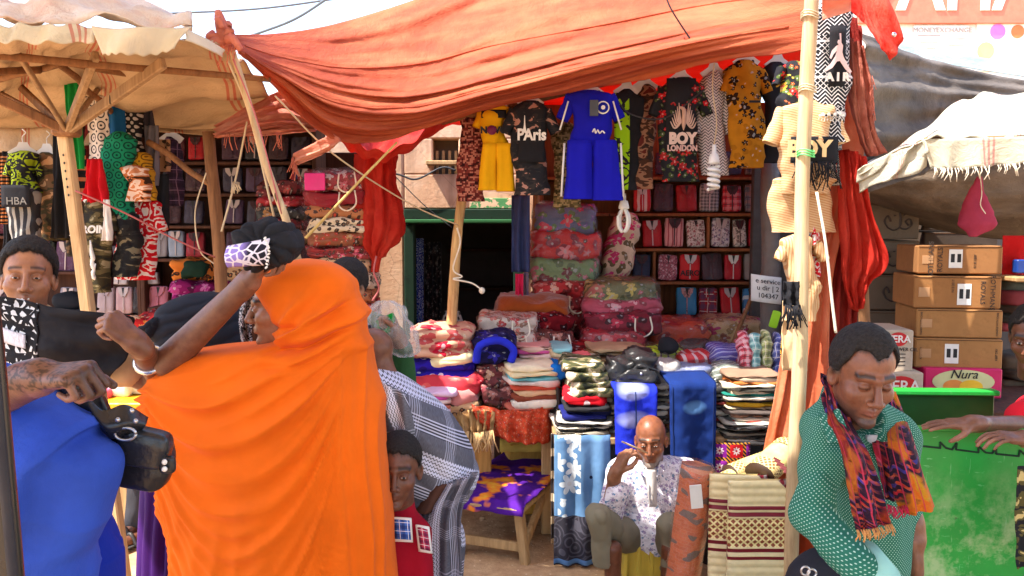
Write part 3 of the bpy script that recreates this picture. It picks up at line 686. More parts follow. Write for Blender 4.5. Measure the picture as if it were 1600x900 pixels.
# ------------------------------------------------------------------ beige canopy on the left
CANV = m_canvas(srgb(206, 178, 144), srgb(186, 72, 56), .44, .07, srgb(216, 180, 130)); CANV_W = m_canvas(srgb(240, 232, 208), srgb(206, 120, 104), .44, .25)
def canopy_left():
    t = thing('beige_canopy', 'beige striped sackcloth canopy on radiating timber struts over the left stall', 'canopy', W(100, 205, 3.7)*1)
    C = CP([[(-70, 66, 2.75), (40, 62, 2.85), (150, 52, 2.95), (260, 56, 3.05), (352, 70, 3.4)],
            [(-70, 78, 3.2), (40, 74, 3.3), (92, 78, 3.5), (240, 84, 3.5), (380, 90, 3.7)],
            [(-60, 120, 3.8), (30, 112, 3.9), (120, 118, 3.95), (250, 132, 4.0), (410, 120, 4.1)],
            [(-60, 176, 4.5), (30, 170, 4.6), (130, 168, 4.6), (250, 170, 4.6), (424, 150, 4.5)],
            [(-60, 206, 4.75), (40, 204, 4.8), (140, 200, 4.8), (260, 206, 4.8), (350, 204, 4.75), (420, 178, 4.6)]])
    f0 = ctrl(C)
    def fn(u, v):
        p = f0(u, v); p.z += .03*fb(u*4, v*4, 8)-.035*abs(math.sin(u*math.pi*3.5))*math.sin(v*math.pi) + .010*fb(u*18, v*14, 2) + .012*math.sin(v*30+6*u); return p
    sheet('canopy_cloth', fn, 64, 44, CANV, t, thick=.005)
    # hem hanging at the back edge
    bk = CP([[(-60, 200, 4.72), (40, 200, 4.76), (140, 196, 4.76), (250, 200, 4.76), (340, 200, 4.7), (424, 160, 4.5)], [(-60, 240, 4.7), (40, 236, 4.72), (140, 226, 4.72), (250, 206, 4.72), (345, 210, 4.66), (430, 172, 4.46)]])
    f1 = ctrl(bk); sheet('back_valance', lambda u, v: f1(u, v)+Vector((0, .014*math.sin(u*40), 0)), 60, 6, CANV, t, thick=.004)
    # front valance, sunlit
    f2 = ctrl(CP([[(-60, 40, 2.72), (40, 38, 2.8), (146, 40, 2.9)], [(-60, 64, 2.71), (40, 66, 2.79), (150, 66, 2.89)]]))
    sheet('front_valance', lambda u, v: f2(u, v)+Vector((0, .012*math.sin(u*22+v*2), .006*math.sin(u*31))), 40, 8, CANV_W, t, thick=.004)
    f3 = ctrl(CP([[(143, 40, 2.86), (220, 44, 2.9), (298, 40, 3.0)], [(156, 84, 2.84), (210, 86, 2.88), (276, 80, 2.98)]]))
    wm = cloth(srgb(232, 222, 196), .12, wr=.6, wd=.02, scale=9, thin=.25)
    sheet('white_flap', lambda u, v: f3(u, v)+Vector((0, .02*math.sin(u*9+v*2)-.04*v*(1-v), .004*math.sin(u*40)*v)), 40, 12, wm, t, thick=.004)
    f4 = ctrl(CP([[(286, 42, 3.0), (322, 60, 3.15), (352, 78, 3.35)], [(290, 62, 2.98), (328, 78, 3.14), (350, 90, 3.33)]]))
    sheet('torn_flap', lambda u, v: f4(u, v)+Vector((0, .02*math.sin(u*9+v*3), 0)), 18, 8, wm, t, thick=.004)
    # top cloth heaped on the canopy
    f5 = ctrl(CP([[(-60, 36, 2.9), (40, 36, 2.95), (140, 36, 3.0), (240, 36, 3.1), (300, 40, 3.2)], [(-60, 4, 3.3), (30, 8, 3.3), (90, -8, 3.35), (180, 12, 3.4), (300, 34, 3.4)], [(-60, 20, 3.9), (40, 10, 3.9), (120, 0, 3.9), (210, 10, 3.9), (300, 44, 3.9)]]))
    pm = m_tarp(srgb(236, 214, 190), srgb(246, 236, 222), srgb(226, 170, 140), .2)
    sheet('roof_cover', lambda u, v: f5(u, v)+Vector((0, 0, .07*fb(u*3, v*3, 5)+.012*fb(u*9, v*8, 1))), 50, 20, pm, t, thick=.005)
    # struts of the umbrella frame
    hub = W(104, 205, 3.68)
    for k, (px, py, Y, r) in enumerate([(15, 62, 3.05, .013), (-12, 150, 3.5, .02), (150, 86, 3.25, .02), (256, 98, 3.35, .022), (160, 130, 4.3, .014), (32, 136, 4.1, .018), (-50, 120, 4.2, .018)]):
        e = W(px, py, Y); d = (e-hub).normalized(); q = d.to_track_quat('Z', 'Y').to_matrix()
        v, f, uv = box_vf((hub+e)/2, (r*1.2, r*2.0, (e-hub).length), q, .004); mk('strut', v, f, M_POLE_D if k in (1, 5, 6) else wood(srgb(166, 136, 102), srgb(108, 82, 58)), t, uv=uv, smooth=False)
    for a, b_, k in (((-60, 66, 2.95), (420, 112, 3.8), 0), ((-60, 130, 3.9), (90, 86, 3.55), 1), ((92, 84, 3.55), (400, 140, 4.4), 2), ((92, 84, 3.55), (180, 170, 4.5), 3), ((60, 96, 3.6), (-40, 100, 3.2), 4)):
        pole('rafter', W(*a)+Vector((0, 0, -.035)), W(*b_)+Vector((0, 0, -.035)), .016, .014, M_POLE_D, t, seed=k+20, n=8)
    p = W(104, 203, 3.7); box('hub_block', p, (.10, .10, .06), M_POLE_D, t, bev=.015)
    # the main timber post
    b0 = W(202, 962, 3.7); a0 = W(101, 212, 3.72); d = (a0-b0); q = d.to_track_quat('Z', 'Y').to_matrix()
    v, f, uv = box_vf((a0+b0)/2, (.050, .05, d.length), q, .006); mk('timber_post', v, f, wood(srgb(216, 184, 136), srgb(164, 124, 82)), t, uv=uv, smooth=False)
    for k in range(6):
        q = a0.lerp(b0, .04+.016*k); v, f, uv = ell_vf(q+Vector((0, -.034, 0)), (.004, .003, .006), 5); mk('nail_hole', v, f, M_DARK, t, uv=uv)
    pole('trunk_post', W(366, 872, 4.3), W(322, 206, 4.3), .038, .031, M_POLE_D, t, amp=.022, seed=3, n=12)
    pole('cross_brace', W(232, 222, 4.4), W(332, 290, 4.28), .017, .015, M_POLE_D, t, seed=6, n=8)
    return t
CAN_L = canopy_left()
def sticks():
    o = pole('slim_tied_pole', W(470, 420, 3.55), W(343, 18, 3.42), .017, .013, M_POLE_G, amp=.01, seed=9); tag(o, 'slim pale pole tied to the gathered orange tarpaulin corner', 'pole')
    # knotted cloth at its head
    b = MB(); rnd = random.Random(4)
    for k in range(9):
        a = W(352+rnd.uniform(-6, 6), 58+rnd.uniform(-8, 10), 3.4); e = W(352+rnd.uniform(-30, 34), 62+rnd.uniform(-26, 22), 3.4+rnd.uniform(-.06, .06))
        P = smooth_path([a, a.lerp(e, .5)+Vector((rnd.uniform(-.03, .03), -.03, rnd.uniform(-.02, .04))), e], 5); b.add(*tube_vf(P, [.022*(1-.5*i/len(P)) for i in range(len(P))], 7))
    P = smooth_path([W(352, 60, 3.4), W(346, 40, 3.38), W(340, 16, 3.38)], 5); b.add(*tube_vf(P, [.03, .03, .028, .027, .026, .025, .024, .022, .02, .016, .01], 8))
    k = b.build('knot', TARP_P, o, smooth=True); fringe(o, [W(345, 66, 3.37), W(360, 70, 3.37), W(372, 66, 3.37)], TARP_P, .08, 16, 8)
    o = pole('centre_pole', W(697, 640, 4.9), W(724, 250, 4.95), .034, .028, M_POLE, amp=.012, seed=12); tag(o, 'upright yellow pole in front of the dark doorway', 'pole')
    tube('wrapped_cord', smooth_path([W(714, 356, 4.86), W(719, 380, 4.86), W(708, 420, 4.85), W(722, 432, 4.85), W(708, 436, 4.84), W(736, 442, 4.84), W(752, 452, 4.84)]), .005, M_CORD, o, 6)
    v, f, uv = ell_vf(W(753, 454, 4.84), (.018, .018, .02), 6); mk('cord_knot', v, f, M_CORD, o)
    o = pole('right_front_pole', W(1236, 960, 3.3), W(1271, -70, 3.3), .031, .027, M_POLE_G, amp=.012, seed=15); tag(o, 'tall pale pole carrying the hanging clothes at the right front of the stall', 'pole')
    for py in (20, 135, 236):
        b = MB()
        for q in range(3):
            c = W(1266-.03*py, py+4*q, 3.3); b.add(*tube_vf([c+Vector((.033*math.cos(w), .033*math.sin(w), .006*math.sin(w*2))) for w in [i*math.pi/6 for i in range(13)]], .003, 5, False))
        b.build('lashing', M_ROPE if py != 236 else glossy(srgb(110, 220, 130), .4), o, smooth=True)
    o = pole('garment_rail', W(690, 190, 4.72), W(1236, 62, 4.55), .02, .018, M_POLE_D, amp=.01, seed=17); tag(o, 'crooked wooden rail carrying the hanging shirts below the red roof', 'rail')
    o = pole('rail_post', W(838, 560, 5.6), W(836, 280, 5.6), .024, .02, M_POLE_D, amp=.006, seed=19); tag(o, 'thin reddish wooden post left of the flowered blanket packs', 'post')
    o = pole('bamboo_cane', W(478, 372, 4.0), W(620, 222, 4.25), .0075, .006, wood(srgb(226, 196, 120), srgb(180, 140, 80)), amp=.003, seed=21, n=7); tag(o, 'thin yellow cane slanting up to the red bundle', 'cane')
    o = pole('leaning_stick', W(1142, 540, 5.2), W(1205, 396, 5.5), .014, .013, M_POLE_D, amp=.004, seed=22, n=8); tag(o, 'brown stick leaning against the shelves beside the paper notice', 'stick')
    def rope(label, P, r=.004, m=M_ROPE, cat='rope', name='rope'):
        o = tube(name, smooth_path([W(*p) for p in P], 8), r, m, None, 6); tag(o, label, cat); return o
    rope('white guy rope from the tarpaulin edge down past the shop wall to the centre pole', [(430, 150, 3.8), (520, 240, 4.2), (640, 318, 4.7), (716, 352, 4.88)])
    rope('twisted rope hanging beside the slim tied pole', [(357, 96, 3.44), (390, 180, 3.48), (428, 338, 3.54)], .005)
    rope('red and white cord running along the slim tied pole', [(364, 92, 3.4), (402, 190, 3.44), (440, 334, 3.5)], .003, M_STRING_P)
    o = rope('slanting rope with a tuft tied behind the trunk post', [(386, 190, 4.2), (368, 280, 4.2), (346, 362, 4.2)], .005); fringe(o, [W(364, 284, 4.19), W(370, 284, 4.19), W(376, 286, 4.19)], M_ROPE, .05, 14, 3, .002, 'tuft')
    rope('pink string stretched from the timber post to the right past the red paisley shirt', [(118, 298, 3.66), (200, 335, 3.8), (270, 372, 4.0), (336, 402, 4.26)], .004, M_STRING_P, 'string', 'string')
    rope('thin loop of wire hanging on the trunk post', [(322, 270, 4.2), (305, 330, 4.2), (312, 390, 4.2), (334, 412, 4.22)], .0035, M_ROPE, 'wire', 'wire')
    rope('black cable drooping across the plastered wall', [(560, 262, 6.9), (620, 272, 6.9), (650, 280, 6.9), (690, 262, 6.9), (712, 266, 6.9)], .008, M_WIRE, 'cable', 'cable')
    rope('thin wire from the red bundle across the doorway lintel', [(612, 270, 6.8), (660, 318, 6.8), (706, 356, 6.8)], .004, M_WIRE, 'wire', 'wire')
    rope('cable looping under the shirts to the hanging bulb', [(960, 150, 4.5), (985, 178, 4.5), (1040, 184, 4.48), (1100, 140, 4.46)], .004, M_WIRE, 'cable', 'cable')
    rope('white cord hanging beside the right front pole', [(1276, 300, 3.3), (1290, 380, 3.28), (1300, 470, 3.28), (1306, 520, 3.28)], .006, M_CORD)
    rope('overhead cable crossing the pale sky', [(236, 22, 16), (400, 14, 16), (540, -4, 16)], .02, glossy((.10, .11, .13), .7), 'cable', 'overhead_cable')
    rope('second overhead cable slanting up across the sky', [(392, 56, 12), (460, 30, 12), (520, -8, 12)], .02, glossy((.12, .14, .16), .7), 'cable', 'overhead_cable')
    rope('hanging string in front of the orange tarpaulin', [(1040, -6, 3.95), (1052, 20, 3.95), (1090, 78, 3.98)], .004, M_WIRE, 'string', 'string')
sticks()

# ------------------------------------------------------------------ right-hand tarpaulins and shop
swag('orange_hanging_tarpaulin', 'orange tarpaulin sheet hanging to the ground behind the right front pole', [[(1268, 60, 3.7), (1296, 80, 3.65), (1326, 90, 3.6)], [(1262, 200, 3.68), (1300, 210, 3.62), (1352, 236, 3.55)], [(1240, 420, 3.66), (1275, 420, 3.6), (1304, 420, 3.56)], [(1212, 600, 3.64), (1250, 610, 3.6), (1296, 610, 3.56)], [(1190, 720, 3.62), (1236, 730, 3.6), (1290, 740, 3.56)], [(1180, 880, 3.6), (1230, 880, 3.58), (1290, 880, 3.56)]], m_tarp(srgb(224, 124, 84), srgb(236, 150, 108), srgb(190, 92, 62), .35, srgb(235, 100, 50), (1, 1, 1), .4), 30, 70, .018, 2.5, 6, True)
swag('red_hanging_tarpaulin', 'crumpled bright red tarpaulin with a pointed corner hanging above the man in green', [[(1306, 236, 3.5), (1326, 234, 3.47), (1352, 244, 3.45)], [(1310, 310, 3.5), (1335, 310, 3.45), (1356, 320, 3.43)], [(1314, 380, 3.48), (1345, 392, 3.43), (1386, 406, 3.40)], [(1316, 440, 3.48), (1338, 446, 3.44), (1362, 440, 3.42)], [(1330, 478, 3.48), (1338, 486, 3.45), (1348, 474, 3.43)]], TARP_R, 30, 40, .02, 3, 9, True)
swag('dark_red_tarpaulin', 'dark red tarpaulin curtain behind the patterned black shirt', [[(1290, 20, 3.75), (1320, 20, 3.7), (1345, 40, 3.7)], [(1300, 140, 3.75), (1330, 150, 3.7), (1356, 160, 3.7)], [(1290, 330, 3.75), (1320, 330, 3.72), (1340, 330, 3.7)], [(1280, 560, 3.75), (1310, 560, 3.72), (1336, 540, 3.7)]], m_tarp(srgb(150, 34, 28), srgb(178, 60, 48), srgb(90, 16, 16), .25), 24, 50, .022, 3, 12, True)
o = swag('pink_torn_tarpaulin', 'faded pink torn tarpaulin tail hanging in front of the grey tarpaulin', [[(1326, 60, 3.5), (1336, 66, 3.46), (1346, 76, 3.46)], [(1326, 130, 3.5), (1346, 132, 3.45), (1362, 136, 3.46)], [(1334, 190, 3.5), (1352, 190, 3.44), (1364, 196, 3.46)], [(1352, 242, 3.48), (1366, 244, 3.45), (1386, 238, 3.46)]], m_tarp(srgb(176, 92, 76), srgb(206, 128, 108), srgb(130, 60, 50), .25), 20, 44, .02, 2.5, 15, True)
fringe(o, [W(1362, 110, 3.44), W(1364, 150, 3.44), W(1364, 190, 3.44)], TARP_P, .06, 24, 9)
def red_flap():
    t = thing('red_flap', 'bright red tarpaulin corner with a metal eyelet sticking out at the top', 'tarpaulin', W(1370, 60, 3.2))
    f = ctrl(CP([[(1284, -30, 3.3), (1300, -10, 3.25), (1330, 10, 3.2)], [(1330, -40, 3.2), (1345, -10, 3.15), (1352, 40, 3.12)], [(1374, -20, 3.12), (1372, 30, 3.08), (1376, 76, 3.06)], [(1410, 62, 3.08), (1402, 80, 3.06), (1392, 94, 3.06)]]))
    sheet('sheet', lambda u, v: f(u, v)+Vector((0, .012*math.sin(u*8+v*5)+.012*fb(u*5, v*5, 2), 0)), 24, 34, m_tarp(srgb(222, 52, 40), srgb(240, 120, 100), srgb(190, 26, 22), .5, srgb(240, 50, 30)), t, thick=.004)
    v, fc, uv = ell_vf(W(1397, 54, 3.05), (.009, .005, .009), 6); mk('eyelet', v, fc, M_STEEL, t)
    v, fc, uv = grid_vf(lambda u, v: W(1285+45*u, -20+50*v-14*u, 3.12-.03*math.sin(v*6)), 8, 8, .004); mk('peach_fold', v, fc, TARP_P, t, uv=uv)
red_flap()
GREY_T = m_tarp(srgb(92, 84, 78), srgb(116, 106, 98), srgb(62, 58, 58), .05, None, (1, 1, 1), .5)
swag('grey_tarpaulin', 'dark grey tarpaulin slanting down behind the white canopy', [[(1346, 52, 3.9), (1420, 80, 4.2), (1510, 106, 4.4), (1680, 140, 4.6)], [(1352, 120, 3.85), (1430, 130, 4.1), (1520, 146, 4.25), (1680, 160, 4.4)], [(1356, 200, 3.85), (1440, 200, 4.05), (1520, 190, 4.2), (1680, 180, 4.3)], [(1356, 300, 3.9), (1440, 270, 4.1), (1520, 230, 4.2), (1680, 200, 4.3)]], GREY_T, 60, 44, .022, 3, 3)
swag('pale_blue_tarpaulin', 'pale blue grey tarpaulin edge along the top of the grey one', [[(1395, 66, 4.6), (1470, 80, 4.7), (1680, 112, 4.9)], [(1392, 76, 4.4), (1470, 98, 4.5), (1680, 132, 4.7)]], m_tarp(srgb(150, 168, 170), srgb(176, 192, 192), srgb(120, 136, 140), .2), 30, 8, .008, 1, 3)
def canopy_right():
    t = thing('white_canopy', 'white canopy with thin red stripe lines and a frayed hem over the carton shop', 'canopy', W(1520, 214, 3.2))
    m = m_canvas(srgb(206, 202, 184), srgb(196, 120, 120), .29, .20, srgb(206, 200, 180))
    f0 = ctrl(CP([[(1346, 262, 3.9), (1420, 218, 3.9), (1500, 158, 4.0), (1560, 146, 4.1), (1690, 146, 4.2)], [(1344, 266, 3.5), (1424, 224, 3.4), (1500, 182, 3.5), (1570, 178, 3.5), (1690, 176, 3.6)], [(1342, 270, 3.2), (1438, 218, 2.9), (1500, 216, 2.86), (1590, 214, 2.84), (1690, 212, 2.82)]]))
    sheet('canopy_cloth', lambda u, v: f0(u, v)+Vector((0, 0, .008*math.sin(u*30+v*4)+.010*fb(u*8, v*6, 3))), 60, 24, m, t, thick=.005)
    f1 = ctrl(CP([[(1440, 217, 2.89), (1500, 216, 2.85), (1600, 213, 2.83), (1690, 212, 2.81)], [(1456, 264, 2.88), (1504, 264, 2.84), (1600, 256, 2.82), (1690, 254, 2.8)]]))
    sheet('front_valance', lambda u, v: f1(u, v)+Vector((0, .012*math.sin(u*26)*v, .005*math.sin(u*50)*v)), 60, 10, m, t, thick=.004)
    f2 = ctrl(CP([[(1342, 268, 3.2), (1400, 236, 3.0), (1442, 217, 2.89)], [(1340, 300, 3.3), (1392, 284, 3.02), (1452, 256, 2.9)]]))
    sheet('side_valance', lambda u, v: f2(u, v)+Vector((0, .02*math.sin(u*15+v*5), .01*math.sin(v*12+u*6))), 30, 14, m, t, thick=.004)
    fringe(t, [W(1456, 262, 2.86), W(1504, 262, 2.82), W(1600, 254, 2.8)], M_CORD, .04, 34, 4)
    pole('front_rail', W(1440, 222, 2.95), W(1700, 216, 2.86), .016, .016, M_POLE_D, t, seed=31)
    pole('back_pole', W(1640, 900, 4.3), W(1640, 150, 4.3), .03, .03, M_POLE_D, t, seed=32)
    pole('side_pole', W(1352, 900, 4.2), W(1350, 250, 3.95), .03, .026, M_POLE_D, t, seed=33)
canopy_right()
swag('brown_tarpaulin_lining', 'dull brown tarpaulin lining sagging inside the carton shop', [[(1330, 262, 4.1), (1430, 262, 4.2), (1540, 250, 4.3), (1680, 240, 4.4)], [(1340, 300, 4.3), (1430, 320, 4.35), (1540, 330, 4.4), (1680, 330, 4.4)], [(1350, 318, 5.2), (1440, 352, 5.1), (1540, 372, 5.0), (1680, 380, 4.9)]], m_tarp(srgb(104, 90, 76), srgb(126, 110, 94), srgb(74, 64, 56), .05), 50, 24, .02, 2, 8)
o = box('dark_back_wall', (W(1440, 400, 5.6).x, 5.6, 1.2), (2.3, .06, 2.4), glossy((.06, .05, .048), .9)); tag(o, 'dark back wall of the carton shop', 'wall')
def sign_building():
    Y = 17.; x0 = W(1335, 0, Y).x; x1 = W(1760, 0, Y).x; z1 = W(1400, 38, Y).z
    t = thing('money_exchange_building', 'sunlit white building with a red signboard and money exchange posters beyond the stalls', 'building', ((x0+x1)/2, Y, 0))
    box('wall', ((x0+x1)/2, Y+2, 3.9), (x1-x0, 4, 7.8), glossy((.80, .78, .73), .9), t)
    box('signboard', ((x0+x1)/2, Y-.06, z1+1.0), (x1-x0-.1, .10, 2.0), glossy(srgb(226, 120, 96), .6), t)
    letters('sign_letters', 'DAHAB', (W(1500, -26, Y).x, Y-.115, W(1500, -26, Y).z), 1.75, M_INKW, t, depth=.02, sx=.78, bold=.03)
    pw = glossy((.82, .80, .76), .6, var=.03); tx = glossy((.42, .38, .36), .7)
    for px0, px1, py0, py1 in ((1425, 1513, 40, 84), (1522, 1650, 36, 112)):
        a, b = W(px0, py1, Y), W(px1, py0, Y); box('poster', ((a.x+b.x)/2, Y-.02, (a.z+b.z)/2), (b.x-a.x, .04, b.z-a.z), pw, t, bev=.02)
    [letters('poster_lettering', wd, (W(px_, 48, Y).x, Y-.05, W(px_, 48, Y).z), .135, tx, t, depth=.006) for wd, px_ in (('MONEY', 1443), ('EXCHANGE', 1489))]
    for px, py, r, col in ((1557, 50, .15, srgb(200, 120, 205)), (1588, 50, .13, srgb(224, 120, 70)), (1538, 80, .17, srgb(230, 190, 130))):
        c = W(px, py, Y); pts = [(r*math.cos(i*math.pi/12), r*math.sin(i*math.pi/12)) for i in range(24)]
        v, f, uv = poly_vf(pts, (c.x, Y-.04, c.z), (1, 0, 0), (0, 0, 1), .015); mk('poster_picture', v, f, glossy(col, .6), t, smooth=False)
    for k in range(5):
        c = W(1450+7*(k % 2)*6, 56+5*k, Y); box('poster_line', (c.x, Y-.045, c.z), (.45-.05*k, .01, .03), tx, t, bev=.002)
sign_building()
# ------------------------------------------------------------------ unseen awning added to shade the shoppers in the lane
def unseen_shade_awning():
    t = thing('unseen_shade_awning', 'unseen sackcloth awning added to shade the shoppers in the lane', 'awning', (0, 1, 0))
    def fn(u, v):
        x = lerp(-2.95, 4.6, u); y = lerp(-2.0, 3.35-1.15*min(1, max(0, (x+1.3)/1.7)), v); return Vector((x, y, 3.55+.10*math.sin(u*9)*math.sin(v*5)-.15*math.sin(u*math.pi)))
    sheet('unseen_awning_cloth', fn, 30, 16, m_canvas(srgb(240, 232, 214), srgb(190, 90, 80), .5, .22), t, thick=.006)
    for x, y in ((-2.9, -1.9), (4.5, -1.9), (-2.9, 3.3), (4.5, 2.15)): pole('unseen_awning_post', (x, y, 0), (x, y, 3.6), .04, .035, M_POLE_D, t, seed=int(x+y*3))
unseen_shade_awning()
# ------------------------------------------------------------------ builders for goods
def shirt(label, px0, px1, py0, py1, Y, mat, name='hanging_shirt', cat='shirt', group=None, slv=.36, bw=.66, depth=.055, collar=None, hanger=True, seed=0, yaw=0., thick_neck=.24, sleeves=True, tilt=0., matS=None, vneck=0.):
    """garment on a hanger: neck, sloping shoulders, sleeves, body with creases"""
    c = W((px0+px1)/2, py0, Y); HW = (px1-px0)/2*S(Y); H = (py1-py0)*S(Y)*1.0
    t = thing(name, label, cat, (c.x, Y, c.z-H), group)
    ex = Vector((math.cos(yaw), math.sin(yaw), math.sin(R(tilt)))); ey = Vector((-math.sin(yaw), math.cos(yaw), 0))
    if not sleeves: bw = .92
    prof = [(0, thick_neck, .030), (.025, .40 if sleeves else .5, .04), (.055, .58 if sleeves else .66, .048), (.10, bw*1.06, .055), (.17, bw, .058), (.30, bw*.97, .06), (.45, bw*.95, .058), (.60, bw*.96, .056), (.75, bw*.98, .054), (.9, bw*1.0, .05), (1., bw*1.01, .048)]
    P = [Vector(p) for p in prof]; rings = []
    for i in range(31):
        q = catmull(P, i/30*(len(P)-1)); w = max(.02, q.y)*HW
        cc = Vector((c.x, Y, c.z-q.x*H))+Vector((.012*math.sin(q.x*5+seed), .01*math.sin(q.x*4+seed*2), 0))
        rings.append((cc, ex*w, ey*max(.012, q.z*depth/.055), .72))
    def disp(a, k, p): return (.014*fb(p.x*13+seed, p.y*8, p.z*6)+.008*math.sin(p.x*58+seed+7*fb(p.x*4, seed, p.z*4)))*(.2+.8*min(1, a*4))
    b = MB(); v, f, _ = rings_vf(rings, 36, (False, False), disp)
    b.add(v, f, [((p.x-c.x), p.z-c.z) for p in v])
    if sleeves:
        for s in (-1, 1):
            a0 = Vector((c.x, Y, c.z-.10*H))+ex*s*.55*HW; a1 = Vector((c.x, Y, c.z-slv*H))+ex*s*.90*HW; d = (a1-a0).normalized(); n = ey.cross(d).normalized(); rr = []
            for i in range(9):
                q = i/8; r = lerp(.20, .175, q)*HW*1.15; rr.append((a0.lerp(a1, q), n*r, ey*.034, .8))
            vv, ff, _ = rings_vf(rr, 20, (False, False), lambda a, k, p: .006*fb(p.x*25, p.z*25, seed+s))
            b.add(vv, ff, [((p.x-c.x), p.z-c.z) for p in vv])
    b.build('garment', mat, t, smooth=True)
    if collar is not None:
        rg = [Vector((c.x, Y, c.z-.004))+ex*math.cos(w)*HW*thick_neck*1.08+ey*math.sin(w)*.034+Vector((0, 0, -(.02+vneck*H)*max(0, -math.sin(w))**2)) for w in [i*math.pi/10 for i in range(21)]]
        tube('collar', rg, .008, collar, t, 6)
    if hanger:
        hp = Vector((c.x, Y, c.z+.012)); b = MB()
        v, f, uv = poly_vf([(-.075, -.02), (-.03, .012), (-.02, .035), (.02, .035), (.03, .012), (.075, -.02), (.05, -.05), (-.05, -.05)], hp+Vector((0, .004, 0)), ex*1.0, Vector((0, 0, 1)), .008); b.add(v, f, uv)
        b.add(*tube_vf(smooth_path([hp+Vector((0, 0, .03)), hp+Vector((0, 0, .065)), hp+Vector((.018, 0, .085)), hp+Vector((.0, 0, .105))], 4), .003, 5))
        b.build('hanger', M_HANGER, t)
    t['_c'] = (c.x, Y, c.z, HW, H)
    return t
def on(t, fx, fz, lift=.075):
    """point on the front of a hanging shirt: fx -1..1 across, fz 0..1 down"""
    x, Y, z, HW, H = t['_c']; return Vector((x+fx*HW, Y-lift, z-fz*H))
M_CLT = pat('plain', srgb(206, 190, 190), plastic=True); M_CDK = pat('plain', srgb(70, 30, 40), plastic=True)
def pack(label, px0, px1, py0, py1, Y, mat, collar=None, group=None, name='packaged_shirt', cat='packaged shirt', lean=6., tie=None, seed=0):
    """folded shirt in clear film: slab, collar flaps, neck card"""
    a = W(px0, py1, Y); b = W(px1, py0, Y); w = b.x-a.x; h = b.z-a.z; c = Vector(((a.x+b.x)/2, Y+.03, (a.z+b.z)/2))
    t = thing(name, label, cat, (c.x, Y, a.z), group); rr_ = random.Random(seed*31+int(px0)); M = Matrix.Rotation(R(rr_.uniform(-3, 3)), 3, 'Y') @ Matrix.Rotation(R(-lean-rr_.uniform(-2, 4)), 3, 'X'); EX = M@Vector((1, 0, 0)); h *= rr_.uniform(.92, 1.0); c.z = a.z+h/2
    puff('shirt', c, (w*rr_.uniform(.9, .98), .045, h), mat, t, rot=M, n=5, pw=.16, amp=.006, seed=seed, freq=14)
    cm = collar or (M_CLT if seed % 3 == 0 else M_CDK if seed % 3 == 1 else mat); f = M @ Vector((0, -.027, 0))
    for s in (-1, 1):
        v, fc, uv = poly_vf([(0, h*.16), (s*w*.09, h*.46), (s*w*.30, h*.47), (s*w*.27, h*.30), (s*w*.10, h*.12)] if s > 0 else [(0, h*.16), (s*w*.10, h*.12), (s*w*.27, h*.30), (s*w*.30, h*.47), (s*w*.09, h*.46)], c+f, EX, M@Vector((0, 0, 1)), .006)
        mk('collar_flap', v, fc, cm, t, uv=uv, smooth=False)
    v, fc, uv = poly_vf([(0, h*.10), (w*.15, h*.46), (-w*.15, h*.46)], c+f*1.02, EX, M@Vector((0, 0, 1)), .004); mk('neck_card', v, fc, tie or M_DARK, t, smooth=False)
    v, fc, uv = poly_vf([(-w*.025, -h*.46), (w*.025, -h*.46), (w*.025, h*.14), (-w*.025, h*.14)], c+f*1.0, EX, M@Vector((0, 0, 1)), .004); mk('placket', v, fc, cm, t, uv=uv, smooth=False)
    return t
def blanket(label, px0, px1, py0, py1, Y, dep, mat, name='wrapped_blanket', cat='blanket', group=None, seed=0, cord=False, lobes=0, pw=.30, amp=.026, yaw=0., roll=0., belly=.05, n=12, film=False, la=.1):
    a = W(px0, py1, Y); b = W(px1, py0, Y); w = b.x-a.x; h = b.z-a.z; c = Vector(((a.x+b.x)/2, Y+dep/2, (a.z+b.z)/2))
    M = rxyz(0, R(roll), R(yaw))
    if cord or film:
        t = thing(name, label, cat, (c.x, c.y, a.z), group)
        puff('filling', c, (w, dep, h), mat, t, rot=M, n=n, pw=pw, amp=amp, seed=seed, freq=9, lobes=lobes, belly=belly, la=la)
        if film: puff('film', c, (w+.03, dep+.03, h+.02), M_FILM, t, rot=M, n=8, pw=pw, amp=.02, seed=seed+4, freq=11, belly=belly)
        if cord:
            q = c+Vector((w*.22, -dep/2-.02, h*.1)); tube('handle_cord', smooth_path([q+Vector((-.05, 0, .03)), q+Vector((-.05, -.02, -.05)), q+Vector((0, -.03, -.08)), q+Vector((.05, -.02, -.04)), q+Vector((.04, 0, .04))], 4), .005, M_CORD, t, 6)
        return t
    o = puff(name, c, (w, dep, h), mat, rot=M, n=n, pw=pw, amp=amp, seed=seed, freq=9, lobes=lobes, belly=belly, la=la); return tag(o, label, cat, group)
